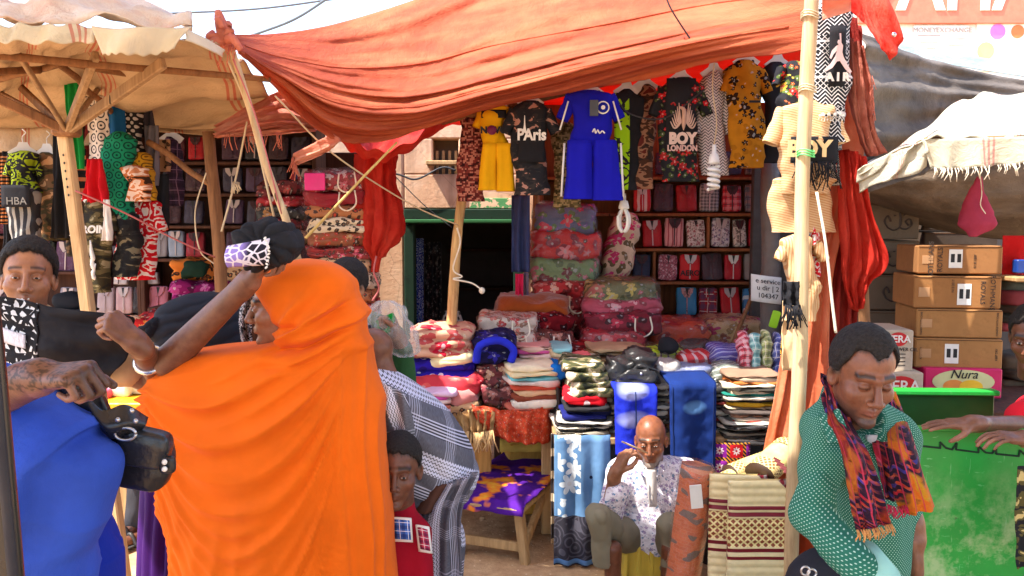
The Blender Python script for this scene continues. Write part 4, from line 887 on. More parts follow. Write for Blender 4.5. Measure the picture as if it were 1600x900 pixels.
def stack(label, px0, px1, pyt, pyb, Y, dep, mats, n, name='folded_garment', cat='folded garment', group=None, seed=0, jit=.020, curve=0., amp=.014, pw=.22, lobes=1, yaw=0.):
    """n folded pieces lying on one another; each its own thing"""
    rnd = random.Random(seed); a = W(px0, pyb, Y); b = W(px1, pyt, Y); H = (b.z-a.z); z = a.z; w = b.x-a.x
    hs = [rnd.uniform(.75, 1.3) for _ in range(n)]; k = H/sum(hs)
    for i in range(n):
        h = hs[i]*k; m = mats[(n-1-i) % len(mats)] if mats else None
        c = ((a.x+b.x)/2+rnd.uniform(-jit, jit), Y+dep/2+rnd.uniform(-jit, jit), z+h/2)
        v, f, uv = puff_vf(c, (w*rnd.uniform(.94, 1.02), dep, h*1.12), rot=rz(R(yaw)+rnd.uniform(-.09, .09))@Matrix.Rotation(rnd.uniform(-.03, .03), 3, 'Y'), n=7, pw=pw, amp=amp, seed=seed+i, freq=8, lobes=lobes, sag=curve*(i/n), la=.06)
        o = mk(name, v, f, m, uv=uv); tag(o, f'{label}, {ORD[n-1-i]} from the top', cat, group or label); z += h
ORD = 'first second third fourth fifth sixth seventh eighth ninth tenth eleventh twelfth thirteenth fourteenth fifteenth sixteenth seventeenth eighteenth'.split()
C = srgb
# ------------------------------------------------------------------ shirts on the right shelves
def P_(c): return pat('plain', c, plastic=True)
RED, PLUM, NAVY, GREYB = C(190, 26, 34), C(70, 44, 58), C(44, 52, 78), C(98, 112, 130)
rows = [('top', 285, 332, [(990, 1018, 'red and white', pat('vstripe', RED, C(214, 190, 186), .05, .4, plastic=True)), (1021, 1054, 'dark plum', P_(PLUM)), (1057, 1090, 'plain red', P_(C(170, 20, 30))), (1092, 1126, 'black and white checked', pat('plaid', C(150, 145, 150), (.03, .03, .04), (.5, .5, .5), .024, plastic=True)), (1128, 1161, 'red and pink tartan', pat('plaid', C(200, 40, 60), C(230, 150, 160), C(60, 20, 40), .05, plastic=True)), (1164, 1200, 'blue grey', pat('plaid', GREYB, C(160, 120, 120), C(60, 60, 80), .06, plastic=True))]),
        ('second', 339, 387, [(1004, 1035, 'glossy red', P_(C(184, 20, 34))), (1038, 1070, 'pink striped', pat('vstripe', C(214, 150, 150), C(170, 70, 80), .03, .3, plastic=True)), (1072, 1104, 'white rose print', pat('floral', C(222, 206, 200), C(170, 60, 80), C(110, 80, 80), C(150, 130, 120), 34, plastic=True)), (1111, 1143, 'white and lilac flowered', pat('floral', C(220, 210, 214), C(110, 90, 140), C(150, 100, 120), C(140, 130, 140), 34, plastic=True)), (1145, 1168, 'white with grey flowers', pat('floral', C(224, 214, 206), C(110, 100, 100), C(150, 120, 110), C(150, 140, 130), 30, plastic=True)), (1170, 1204, 'crimson', P_(C(186, 24, 44)))]),
        ('third', 394, 439, [(988, 1018, 'navy', P_(NAVY)), (1028, 1060, 'pink lace print', pat('floral', C(176, 90, 104), C(226, 180, 184), C(200, 140, 150), C(120, 50, 64), 40, plastic=True)), (1062, 1095, 'bright red lettered', P_(C(214, 30, 36))), (1097, 1130, 'dark brown plum', P_(C(72, 52, 60))), (1132, 1160, 'red with a white collar', P_(C(190, 28, 44))), (1163, 1202, 'pale grey', P_(C(150, 138, 134)))]),
        ('bottom', 448, 494, [(1057, 1090, 'sky blue', P_(C(58, 140, 190))), (1092, 1123, 'red tartan', pat('plaid', C(170, 30, 40), C(60, 50, 90), C(220, 200, 190), .07, plastic=True)), (1126, 1158, 'scarlet', P_(C(206, 30, 40))), (1161, 1200, 'blue and white', pat('hstripe', C(70, 130, 180), C(214, 220, 224), .09, .3, plastic=True))])]
for r, y0, y1, items in rows:
    for k, (a, b, nm, m) in enumerate(items):
        col = {'red with a white collar': M_WHITE, 'plain red': P_(C(150, 16, 26)), 'sky blue': pat('floral', C(214, 150, 150), C(120, 60, 70), C(200, 190, 190), C(160, 130, 130), 40, plastic=True)}.get(nm)
        t = pack(f'{nm} packaged shirt on the {r} shelf of the tarpaulin stall', a, b, y0+1, y1-1, 6.02, m, col, 'packaged shirts on the tarpaulin stall shelves', seed=k+y0)
        if nm == 'bright red lettered': c = W((a+b)/2, y1-12, 5.96); letters('lettering', 'AERO', c, .055, M_INK, t, bold=.001)
for k, (a, b, m, nm) in enumerate([(1024, 1054, P_(C(60, 40, 70)), 'purple'), (1056, 1090, P_(C(60, 66, 96)), 'slate'), (1128, 1160, P_(C(54, 58, 90)), 'blue'), (1164, 1200, pat('plaid', C(80, 60, 70), C(150, 130, 130), C(30, 30, 30), .05, plastic=True), 'checked')]):
    pack(f'{nm} packaged shirt above the top shelf behind the hanging shirts', a, b, 236, 273, 6.02, m, None, 'packaged shirts on the tarpaulin stall shelves', seed=k)
# ------------------------------------------------------------------ shirts on the left shelves
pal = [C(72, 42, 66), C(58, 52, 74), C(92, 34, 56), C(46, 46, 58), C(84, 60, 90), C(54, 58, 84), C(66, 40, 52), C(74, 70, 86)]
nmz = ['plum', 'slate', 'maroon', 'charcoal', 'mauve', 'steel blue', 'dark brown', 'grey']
lrows = [('first', 210, 251, [(252, 288), (292, 318), (345, 378), (382, 414), (418, 450), (453, 486)]), ('second', 259, 301, [(252, 286), (289, 320), (346, 378), (382, 414), (418, 448), (453, 486)]), ('third', 310, 351, [(250, 282), (286, 316), (350, 380), (384, 414), (418, 448)]), ('fourth', 359, 403, [(240, 260), (262, 286), (289, 318), (352, 380), (384, 412), (416, 444)])]
for r, y0, y1, xs in lrows:
    for k, (a, b) in enumerate(xs):
        i = (k*3+y0) % 8; m, nm = P_(pal[i]), nmz[i]
        if (r, k) == ('first', 1): m, nm = P_(C(176, 18, 34)), 'bright red'
        if (r, k) == ('second', 5): m, nm = pat('vstripe', C(160, 30, 50), C(50, 60, 110), .06, .4, plastic=True), 'red and blue'
        if (r, k) == ('fourth', 0): m, nm = P_(C(150, 146, 156)), 'pale grey'
        if (r, k) == ('fourth', 1): m, nm = P_(C(150, 165, 190)), 'pale blue'
        if (r, k) == ('fourth', 2): m, nm = P_(C(150, 22, 44)), 'crimson'
        pack(f'{nm} wrapped shirt, {ORD[k]} from left on the {r} dark canopy shelf', a, b, y0+1, y1-1, 6.02, m, None, 'wrapped shirts on the dark shelves', seed=k+y0)
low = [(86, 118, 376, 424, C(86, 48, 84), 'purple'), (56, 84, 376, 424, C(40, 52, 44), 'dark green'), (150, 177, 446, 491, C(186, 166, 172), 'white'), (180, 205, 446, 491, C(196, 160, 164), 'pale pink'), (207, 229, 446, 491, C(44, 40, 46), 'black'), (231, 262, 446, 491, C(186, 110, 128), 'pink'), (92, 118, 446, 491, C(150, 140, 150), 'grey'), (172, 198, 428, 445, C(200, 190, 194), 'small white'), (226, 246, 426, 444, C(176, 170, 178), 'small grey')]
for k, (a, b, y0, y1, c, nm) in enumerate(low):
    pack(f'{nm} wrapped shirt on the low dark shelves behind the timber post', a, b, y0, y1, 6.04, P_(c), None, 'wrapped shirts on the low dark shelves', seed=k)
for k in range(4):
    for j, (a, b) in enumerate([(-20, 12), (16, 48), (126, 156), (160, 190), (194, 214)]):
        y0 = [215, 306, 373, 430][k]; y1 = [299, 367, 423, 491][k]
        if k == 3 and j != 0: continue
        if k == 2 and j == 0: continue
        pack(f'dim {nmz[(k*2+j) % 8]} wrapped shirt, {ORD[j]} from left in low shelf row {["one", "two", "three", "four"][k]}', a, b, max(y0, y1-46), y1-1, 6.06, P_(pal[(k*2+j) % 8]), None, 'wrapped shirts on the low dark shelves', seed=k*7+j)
# hidden roof added to keep the sun off the left shelves
def _roof(u, v): return Vector((lerp(-5.6, -.95, u), lerp(4.7, 6.5, v), lerp(2.42, 2.62, v)+.02*math.sin(u*60)))
o = sheet('hidden_shade_roof', _roof, 120, 6, glossy((.16, .13, .11), .7, metal=.3), thick=.006); tag(o, 'rusty corrugated roof added out of sight to shade the dark shelves', 'roof')
# ------------------------------------------------------------------ blankets stacked beside the red bundle
LG = 'wrapped blankets beside the red bundle'
LEO1 = pat('leopard', C(196, 160, 120), (.03, .02, .015), C(150, 96, 60), 26, plastic=True); LEO2 = pat('leopard', C(214, 200, 176), (.025, .02, .02), C(120, 90, 70), 30, plastic=True); LEO3 = pat('leopard', C(170, 110, 70), (.05, .02, .015), C(190, 60, 40), 22, plastic=True)
REDF = pat('floral', C(176, 22, 44), C(226, 200, 196), C(226, 90, 110), C(120, 14, 30), 12, plastic=True); DRK = pat('floral', C(110, 20, 34), C(60, 30, 40), C(190, 80, 80), C(60, 12, 20), 14, plastic=True)
t = blanket('clear wrapped pink and red flowered blanket on top of the left stack', 472, 572, 266, 300, 4.95, .42, REDF, group=LG, cord=True, seed=1, film=True)
c = W(492, 284, 4.9); box('pink_card', c, (.12, .012, .10), glossy(C(236, 40, 140), .4), t)
blanket('glossy dark red wrapped blanket second from the top of the left stack', 470, 574, 299, 322, 4.95, .42, P_(C(150, 16, 40)), group=LG, cord=True, seed=2)
for k, (y0, y1, m, nm) in enumerate([(321, 341, LEO3, 'red and tan leopard'), (340, 363, LEO2, 'cream leopard'), (362, 385, pat('floral', C(140, 76, 46), C(60, 30, 20), C(200, 150, 100), C(190, 60, 40), 16, plastic=True), 'brown flowered'), (384, 406, pat('floral', C(150, 34, 40), C(220, 90, 120), C(190, 170, 140), C(90, 40, 30), 18, plastic=True), 'red mottled'), (405, 428, LEO1, 'tan leopard'), (427, 452, LEO2, 'pale leopard'), (451, 476, LEO3, 'dark leopard'), (475, 505, REDF, 'red')]):
    blanket(f'{nm} print folded blanket in the stack beside the red bundle', 474+k % 3*2, 578+k % 2*3, y0, y1, 4.95, .42, m, name='folded_blanket', group=LG, seed=10+k, lobes=2 if k % 2 else 1)
for k, (x0, x1, y0, y1, m, nm) in enumerate([(396, 472, 284, 306, DRK, 'dark red flowered'), (398, 470, 305, 322, REDF, 'red flowered'), (396, 472, 321, 342, pat('floral', C(50, 56, 60), C(190, 140, 90), C(90, 90, 96), C(40, 40, 46), 10, plastic=True), 'charcoal'), (398, 470, 341, 360, DRK, 'maroon'), (396, 472, 359, 384, LEO1, 'leopard'), (396, 472, 383, 412, P_(C(80, 20, 40)), 'plum'), (396, 472, 411, 440, DRK, 'dim red')]):
    blanket(f'{nm} wrapped blanket in the darker stack left of the leopard stack', x0, x1, y0, y1, 5.35, .40, m, group='blankets in the darker stack', seed=30+k)
blanket('orange leopard print blanket lying left of the trunk post', 262, 330, 406, 441, 5.3, .4, pat('leopard', C(206, 120, 50), (.03, .02, .015), C(120, 60, 30), 18), name='folded_blanket', seed=41, lobes=2)
blanket('cream leopard print blanket right of the trunk post', 352, 396, 404, 441, 5.3, .4, LEO1, name='folded_blanket', seed=42)
blanket('dark green folded cloth on the orange leopard blanket', 284, 318, 410, 432, 5.24, .1, cloth(C(26, 54, 44)), name='folded_cloth', cat='cloth', seed=43)
blanket('magenta flowered blanket below the orange leopard blanket', 258, 362, 440, 480, 5.25, .45, pat('floral', C(140, 20, 96), C(206, 110, 170), C(176, 50, 130), C(100, 14, 70), 9), name='folded_blanket', seed=44, lobes=2)
blanket('red and orange flowered cloth heap behind the black headscarf', 196, 262, 494, 560, 4.6, .6, pat('floral', C(196, 40, 40), C(230, 130, 60), C(236, 190, 150), C(130, 30, 40), 11), name='cloth_heap', cat='cloth', seed=45, amp=.05)
# ------------------------------------------------------------------ hanging clothes, left stall
LH = 'clothes hanging under the beige canopy'
K = (.018, .018, .022)
hung_cloth('fringed_scarf', 'tan and black fringed scarf hanging at the far left', 'scarf', -6, 14, 244, 350, 4.5, pat('hstripe', C(196, 130, 80), K, .02, .5), LH, nf=3)
o = hung_cloth('black_coat', 'long black coat hanging at the left behind the striped top', 'coat', 4, 32, 236, 388, 4.62, cloth(K), LH, nf=2, fold=.03)
shirt('lime green and black paisley top hanging at the left', 10, 62, 236, 300, 4.5, pat('paisley', K, C(150, 170, 30), 16), group=LH, seed=2, slv=.6, yaw=.5)
t = shirt('black top with white vertical stripes and letters', 12, 62, 292, 380, 4.4, pat('vstripe', (.03, .03, .035), C(150, 146, 140), .034, .42, off=(0, 0, 0)), group=LH, seed=3, sleeves=False, hanger=False)
v, f, uv = grid_vf(lambda u, w: on(t, lerp(-.9, .9, u), lerp(-.02, .36, w), .075+.01*math.sin(u*3)), 6, 6, .004); mk('yoke', v, f, cloth(K), t, uv=uv)
letters('lettering', 'HBA', on(t, .1, .26, .085), .055, glossy(C(120, 116, 110), .8), t)
shirt('desert camouflage shirt hanging left of the timber post', 48, 100, 238, 374, 4.6, pat('camo', (.03, .026, .02), C(74, 66, 44), C(120, 88, 60), C(206, 160, 116), 9), group=LH, seed=4, sleeves=False)
hung_cloth('black_robe', 'long black robe with a pale edge hanging left of the timber post', 'robe', 78, 112, 206, 372, 4.5, cloth(K), LH, nf=2, fold=.03, taper=.3)
hung_cloth('green_cloth', 'bright green cloth hanging down behind the timber post', 'cloth', 97, 124, 112, 264, 3.95, cloth(C(24, 140, 60)), LH, nf=2, swing=8, taper=.2)
hung_cloth('red_cloth', 'plain red cloth hanging right of the timber post', 'cloth', 126, 170, 248, 316, 4.2, cloth(C(200, 22, 34)), LH, nf=2, taper=.5, fold=.03, ragged=20)
hung_cloth('ring_print_scarf', 'white scarf printed with black rings hanging under the canopy', 'scarf', 134, 168, 150, 288, 4.3, pat('rings', C(206, 196, 188), (.04, .04, .05), .06), LH, nf=1, swing=6, fold=.02)
hung_cloth('blue_towel', 'plain blue towel hanging between the ring scarf and the dotted cloth', 'towel', 160, 194, 136, 312, 4.42, cloth(C(30, 98, 158)), LH, nf=1, fold=.03, swing=4)
hung_cloth('red_white_cloth', 'small white and red cloth pegged in front of the camouflage shirt', 'cloth', 158, 176, 312, 376, 4.15, cloth(C(226, 218, 210)), LH, nf=1, taper=.5)
t = shirt('brown camouflage shirt with a white neckline and white letters', 118, 182, 308, 456, 4.3, pat('camo', (.02, .018, .014), C(52, 46, 30), C(96, 84, 54), C(150, 136, 104), 14), group=LH, seed=7, collar=M_INKW, vneck=.10)
letters('lettering', 'A·ROIN', on(t, .0, .34, .085), .052, M_INKW, t, bold=.002, shear=.1)
for k in range(3): tube('white_splash', smooth_path([on(t, .05+.1*k, .45+.12*k, .085), on(t, .1, .6+.1*k, .085), on(t, .2, .66+.1*k, .085)], 3), [.004, .006, .009, .012, .012, .01, .003], M_INKW, t, 5)
shirt('green star print shirt with a red cuff hanging beside the blue towel', 160, 208, 206, 348, 4.34, pat('rings', C(20, 130, 96), C(10, 60, 50), .05), group=LH, seed=8, sleeves=False, hanger=False)
shirt('black and white dotted blouse hanging under the canopy', 190, 222, 160, 262, 4.5, pat('dots', (.02, .02, .022), C(210, 204, 196), .034, .26), group=LH, seed=9, sleeves=False)
shirt('mustard ring print shirt hanging under the canopy', 208, 240, 238, 312, 4.4, pat('rings', C(190, 140, 30), C(110, 76, 20), .05), group=LH, seed=10, sleeves=False, hanger=False)
shirt('pink and brown camouflage shirt below the mustard one', 196, 232, 258, 314, 4.32, pat('camo', C(60, 36, 24), C(190, 110, 60), C(226, 200, 184), C(200, 130, 90), 14), group=LH, seed=11, sleeves=False, hanger=False)
hung_cloth('grey_trousers', 'pair of grey trousers hanging under the canopy edge', 'trousers', 226, 248, 196, 290, 4.5, cloth(C(120, 116, 124)), LH, nf=2, fold=.025)
hung_cloth('dark_grey_shawl', 'dark grey shawl bunched under the canopy edge', 'shawl', 208, 244, 164, 214, 4.55, cloth(C(70, 66, 76)), LH, nf=3, taper=.4)
hung_cloth('brown_leopard_cloth', 'brown leopard cloth hanging at the end of the canopy row', 'cloth', 240, 266, 218, 268, 4.6, pat('leopard', C(170, 130, 96), (.04, .03, .02), C(90, 60, 40), 24), LH, nf=2)
shirt('black printed shorts hanging right of the brown camouflage shirt', 172, 218, 326, 432, 4.36, pat('camo', (.012, .012, .014), (.012, .012, .014), (.02, .02, .02), C(120, 112, 90), 13), name='hanging_shorts', cat='shorts', group=LH, seed=12, sleeves=False, hanger=False)
t = shirt('red and white bandana print shirt hanging low under the canopy', 160, 262, 306, 436, 4.5, pat('paisley', C(196, 16, 30), C(222, 206, 200), 12), group=LH, seed=13, slv=.42, hanger=False, yaw=-.25)
hung_cloth('black_dress', 'plain black dress hanging beyond the red bandana shirt', 'dress', 234, 264, 272, 358, 4.7, cloth(K), LH, nf=2)
hung_cloth('orange_black_cloth', 'black cloth with orange print hanging behind the timber post', 'cloth', 104, 134, 232, 306, 4.6, pat('hstripe', K, C(214, 130, 90), .06, .35), LH, nf=1)
hung_cloth('white_peak_cloth', 'pale folded cloth corner peeking out left of the timber post', 'cloth', 108, 128, 340, 368, 4.1, cloth(C(200, 196, 200)), LH, nf=1, taper=.8)
for k, (x0, x1, y0, y1, Y_, m_, lb) in enumerate([(24, 50, 214, 330, 4.85, cloth((.03, .03, .04)), 'charcoal shirt hanging behind the lime paisley top'), (60, 88, 210, 300, 4.9, pat('floral', K, C(150, 40, 40), C(90, 80, 40), C(50, 50, 30), 20), 'dark flowered shirt hanging behind the desert camouflage shirt'), (98, 126, 300, 400, 4.85, pat('camo', K, C(60, 50, 40), C(110, 90, 70), 14), 'dark camouflage shirt hanging right behind the timber post'), (148, 176, 340, 450, 4.7, cloth(C(60, 20, 30)), 'maroon shirt hanging behind the brown camouflage shirt'), (252, 284, 214, 320, 5.0, pat('plaid', C(60, 40, 60), C(30, 20, 30), C(120, 90, 110), .06), 'dark plaid shirt hanging at the end of the row'), (200, 236, 300, 420, 4.85, cloth((.025, .025, .035)), 'black shirt hanging behind the red bandana shirt'), (120, 150, 180, 262, 4.8, pat('vstripe', C(120, 40, 40), C(40, 20, 20), .04, .4), 'red striped shirt hanging behind the ring print scarf')]):
    shirt(lb, x0, x1, y0, y1, Y_, m_, group=LH, seed=70+k, slv=.4, bw=.7)
# black sun hat on the low shelf
b = MB(); c = W(112, 470, 5.6); b.add(*puff_vf(c, (.24, .2, .13), n=8, pw=.8)); b.add(*puff_vf(c+Vector((0, -.04, -.06)), (.34, .30, .02), n=8, pw=.6))
o = b.build('black_hat', cloth(K), smooth=True); tag(o, 'black brimmed hat on the low shelf beside the timber post', 'hat')

# ------------------------------------------------------------------ hanging clothes, tarpaulin stall
MH = 'clothes hanging on the rail of the tarpaulin stall'
BLK = (.016, .016, .02)
shirt('maroon digital camouflage trousers hanging by the doorway', 716, 758, 170, 312, 4.75, pat('digi', C(50, 16, 18), C(110, 44, 40), C(168, 110, 96), C(84, 30, 30), .35), name='hanging_trousers', cat='trousers', group=MH, seed=20, sleeves=False, hanger=False)
def kit(label, px0, px1, py0, py1, Y, m, split, seed, collar, sx0, sx1, trim=None):
    """football shirt with its shorts hanging below"""
    t = shirt(label, px0, px1, py0, lerp(py0, py1, split)+6, Y, m, name='football_kit', cat='football kit', group=MH, seed=seed, slv=.52, collar=collar, vneck=.05)
    b = MB(); yt = lerp(py0, py1, split)
    for s in (0, 1):
        a0 = lerp(sx0, sx1, .0+.46*s); a1 = lerp(sx0, sx1, .54+.46*s); rr = []
        for i in range(11):
            q = i/10; py = lerp(yt, py1+s*2, q); e = (6*q if s else -6*q); cx = (a0+a1)/2+e*.6; w = (a1-a0)/2*(.84+.20*q); rr.append((W(cx, py, Y-.02), (w*S(Y), 0, 0), (0, .05, 0), .75))
        v, f, _ = rings_vf(rr, 28, (True, False), lambda a, k, p: .006*math.sin(p.x*90+seed)+.006*fb(p.x*16, p.z*8, seed)); b.add(v, f)
    b.build('shorts', m, t, smooth=True)
    if trim:
        for s in (0, 1):
            x = (sx0-2, sx1+2)[s]; tube('side_stripe', [W(x+(-2 if s == 0 else 2)*0, yt+4, Y-.045), W(x+(-5 if s == 0 else 4), py1-4, Y-.045)], .006, trim, t, 5)
            tube('sleeve_stripe', [W((px0+14, px1-14)[s], py0+16, Y-.07), W((px0+1, px1-1)[s], lerp(py0, py1, .36), Y-.06)], .005, trim, t, 5)
    return t
t = kit('yellow and black football kit hanging under the tarpaulin edge', 741, 803, 163, 297, 4.66, cloth(C(224, 168, 12), .12, wr=.3), .46, 21, M_INK, 750, 802)
v, f, uv = grid_vf(lambda u, w: on(t, lerp(-.62, .62, u), lerp(.16, .34, w), .062+.012*math.sin(u*math.pi)), 10, 3, .003); mk('black_band', v, f, cloth(BLK), t, uv=uv)
letters('lettering', 'NOVO', on(t, .0, .62, .076), .048, M_INK, t, bold=.003); pts = [(.026*math.cos(i*math.pi/8), .026*math.sin(i*math.pi/8)) for i in range(16)]
v, f, uv = poly_vf(pts, on(t, -.1, .62, .084), (1, 0, 0), (0, 0, 1), .003); mk('crest', v, f, glossy(C(110, 24, 70), .6), t)
t = shirt('black leaf camouflage shirt with the white word Paris', 786, 872, 158, 302, 4.6, pat('camo', BLK, BLK, (.03, .026, .026), C(170, 126, 112), 15), group=MH, seed=22, collar=M_INK, vneck=.13, slv=.34)
v, f, uv = grid_vf(lambda u, w: on(t, lerp(-.45, .5, u), lerp(.34, .66, w), .064+.012*math.sin(u*math.pi)), 10, 6, .003); mk('chest_panel', v, f, cloth(BLK), t, uv=uv)
letters('lettering', 'P\u0041ris', on(t, .03, .375, .078), .084, M_INKW, t, bold=.003, sx=.86)
v, f, uv = poly_vf([(-.017, 0), (-.010, .012), (-.004, .05), (-.0015, .10), (.0015, .10), (.004, .05), (.010, .012), (.017, 0), (.010, 0), (0, .01), (-.010, 0)], on(t, -.22, .37, .088), (1, 0, 0), (0, 0, 1), .003); mk('tower_print', v, f, M_INKW, t, smooth=False)
shirt('olive digital camouflage trousers behind the blue football kit', 862, 908, 190, 322, 4.85, pat('digi', C(60, 56, 36), C(104, 92, 60), C(150, 130, 96), C(84, 70, 48), .35), name='hanging_trousers', cat='trousers', group=MH, seed=23, sleeves=False, hanger=False)
t = kit('royal blue football kit with a round crest and white side stripes', 874, 972, 142, 311, 4.5, cloth(C(22, 22, 168), .15, wr=.3), .46, 24, cloth(C(20, 20, 140)), 884, 968, M_INKW)
for r_, m_, l_ in ((.034, M_INKW, .080), (.027, cloth(C(22, 30, 150)), .083), (.011, M_INKW, .086)):
    pts = [(r_*math.cos(i*math.pi/10), r_*math.sin(i*math.pi/10)) for i in range(20)]; v, f, uv = poly_vf(pts, on(t, .34, .34, l_), (1, 0, 0), (0, 0, 1), .003); mk('crest', v, f, m_, t, smooth=False)
tube('script_print', smooth_path([on(t, .02, .78, .082), on(t, .08, .72, .082), on(t, .12, .80, .082), on(t, .18, .74, .082), on(t, .24, .80, .082), on(t, .32, .76, .082), on(t, .4, .8, .082)], 4), .004, M_INKW, t, 5)
for fz, h in ((.30, .05), (.44, .035)): box('price_tag', on(t, .05, fz, .10), (.045, .006, h), glossy(C(60, 60, 70), .4), t)
t = shirt('black shirt with a lime green leaf panel beside the blue kit', 956, 1002, 140, 294, 4.68, cloth(BLK), group=MH, seed=25, sleeves=False)
v, f, uv = grid_vf(lambda u, w: on(t, lerp(-.98, .05, u)+.1*math.sin(w*3), lerp(.05, 1.0, w), .066+.006*math.sin(u*math.pi)), 8, 20, .003); mk('lime_panel', v, f, pat('paisley', C(150, 200, 20), BLK, 7), t, uv=uv)
shirt('brown camouflage shirt hanging beside the lime panel shirt', 990, 1026, 132, 292, 4.72, pat('camo', (.03, .02, .018), C(74, 48, 36), C(150, 110, 86), C(96, 40, 34), 12), group=MH, seed=26, sleeves=False)
t = shirt('black rose print shirt with a winged emblem and the words BOY LONDON', 1018, 1110, 122, 280, 4.56, pat('floral', BLK, C(196, 30, 36), C(150, 40, 40), C(70, 84, 44), 17), group=MH, seed=27, collar=M_INK)
v, f, uv = grid_vf(lambda u, w: on(t, lerp(-.55, .42, u), lerp(.02, .70, w), .064+.014*math.sin(u*math.pi)*min(1, w*4)), 10, 10, .003); mk('chest_panel', v, f, cloth(BLK), t, uv=uv)
letters('lettering', 'BOY', on(t, -.02, .60, .082), .080, glossy(C(216, 190, 176), .7), t, bold=.005, sx=.9); letters('lettering', 'LONDON', on(t, -.02, .69, .082), .042, glossy(C(206, 170, 160), .7), t, bold=.002, sx=.86)
for s in (-1, 1):
    for k in range(6):
        a = on(t, s*.06, .44, .090); e = on(t, s*(.16+.055*k), .26+.035*k, .088); tube('wing_feather', smooth_path([a, a.lerp(e, .6)+Vector((0, 0, -.035)), e], 4), [.003, .004, .005, .005, .005, .005, .004, .003, .002], glossy(C(206, 176, 160), .7), t, 5)
tube('eagle_body', smooth_path([on(t, -.16, .30, .09), on(t, 0, .33, .092), on(t, 0, .46, .092), on(t, 0, .52, .09)], 4), [.004, .007, .009, .01, .012, .013, .013, .012, .011, .009, .007, .004, .002], glossy(C(196, 160, 140), .7), t, 6)
shirt('white shirt with black zigzag lines', 1088, 1142, 112, 270, 4.6, pat('chevron', C(206, 196, 194), (.04, .035, .045), .030), group=MH, seed=28, slv=.6, bw=.8)
t = shirt('mustard yellow shirt with black flowers and a navy collar', 1128, 1204, 94, 258, 4.55, pat('floral', C(190, 126, 24), C(40, 24, 16), C(50, 30, 16), C(186, 122, 22), 11), group=MH, seed=29, collar=cloth(C(30, 34, 56)), vneck=.14, slv=.3, bw=.74)
box('pocket_welt', on(t, .22, .40, .075), (.06, .004, .012), M_INK, t)
shirt('plain black shirt hanging behind the right front pole', 1180, 1250, 98, 250, 4.62, cloth((.02, .022, .03)), group=MH, seed=30)
def bulb(label, px, py0, py1, Y, spiral):
    c = W(px, py0, Y); h = (py1-py0)*S(Y); t = thing('light_bulb', label, 'light bulb', (c.x, Y, c.z-h)); wm = glossy((.82, .82, .78), .3)
    rr = [(0, .010), (.10, .012), (.18, .012), (.20, .022), (.36, .030), (.40, .030), (.42, .012)]; rings = [(c+Vector((0, 0, -q*h)), (r, 0, 0), (0, r, 0)) for q, r in rr]
    v, f, uv = rings_vf(rings, 16, (True, True)); mk('socket', v, f, wm, t)
    if spiral:
        P = [c+Vector((.026*math.cos(w), .026*math.sin(w), -h*(.46+.50*w/(9*math.pi)))) for w in [i*math.pi/6 for i in range(55)]]; tube('glass_spiral', P, .0095, wm, t, 7)
    else:
        for k in range(4):
            w = k*math.pi/2+.5; d = Vector((math.cos(w), math.sin(w), 0)); tube('glass_tube', smooth_path([c+Vector((0, 0, -h*.42))+d*.012, c+Vector((0, 0, -h*.6))+d*.036, c+Vector((0, 0, -h*.85))+d*.034, c+Vector((0, 0, -h))+d*.01], 4), .010, wm, t, 7)
    tube('flex', smooth_path([c, c+Vector((.01, 0, .12)), c+Vector((-.01, .02, .3)), c+Vector((.01, .03, .5))], 4), .004, M_ROPE, t, 5)
bulb('white spiral energy saving bulb hanging in front of the zigzag shirt', 1116, 226, 298, 4.35, True)
bulb('white folded tube bulb hanging above the pink rose bolster', 975, 302, 362, 4.7, False)
# ------------------------------------------------------------------ flowered blanket packs and bales
BG = 'wrapped bedding stacked left of the shelves'
F1 = pat('floral', C(96, 104, 150), C(214, 60, 90), C(120, 90, 170), C(96, 128, 84), 7, plastic=True); F2 = pat('floral', C(206, 16, 24), C(226, 130, 140), C(60, 20, 30), C(150, 30, 60), 6, plastic=True); F3 = pat('floral', C(124, 146, 96), C(110, 34, 44), C(214, 110, 130), C(96, 116, 74), 7, plastic=True)
blanket('lilac blue flowered quilt in film on top of the bedding stack', 836, 932, 318, 366, 5.5, .45, F1, group=BG, seed=51, roll=3, film=True)
blanket('red flowered quilt in film second in the bedding stack', 830, 940, 360, 409, 5.5, .45, F2, group=BG, seed=52, roll=2, film=True)
blanket('green flowered quilt in film third in the bedding stack', 829, 936, 403, 446, 5.5, .45, F3, group=BG, seed=53, roll=2, film=True)
for k, (x0, x1, y0, y1, c, nm) in enumerate([(834, 926, 440, 462, C(190, 40, 44), 'red'), (830, 930, 460, 484, C(150, 24, 36), 'dark red'), (846, 922, 482, 506, C(176, 40, 50), 'rose'), (850, 920, 504, 528, C(130, 22, 36), 'maroon'), (850, 918, 526, 552, C(160, 30, 60), 'crimson')]):
    blanket(f'{nm} wrapped bale under the green quilt', x0, x1, y0, y1, 5.45, .42, pat('floral', c, C(226, 170, 150), C(210, 90, 90), tuple(q*.5 for q in c), 10, plastic=True), group=BG, seed=60+k, cord=k == 1)
blanket('pink rose bolster in film leaning behind the hanging bulb', 948, 996, 332, 444, 5.7, .22, pat('floral', C(210, 176, 150), C(200, 30, 96), C(216, 60, 120), C(110, 84, 50), 8, plastic=True), name='wrapped_bolster', cat='bolster', seed=66, roll=12, pw=.5)
blanket('olive flowered bale on top of the middle bedding pile', 918, 1032, 440, 482, 5.25, .5, pat('floral', C(110, 110, 66), C(200, 180, 90), C(190, 90, 100), C(84, 90, 50), 8, plastic=True), group=BG, seed=67, film=True)
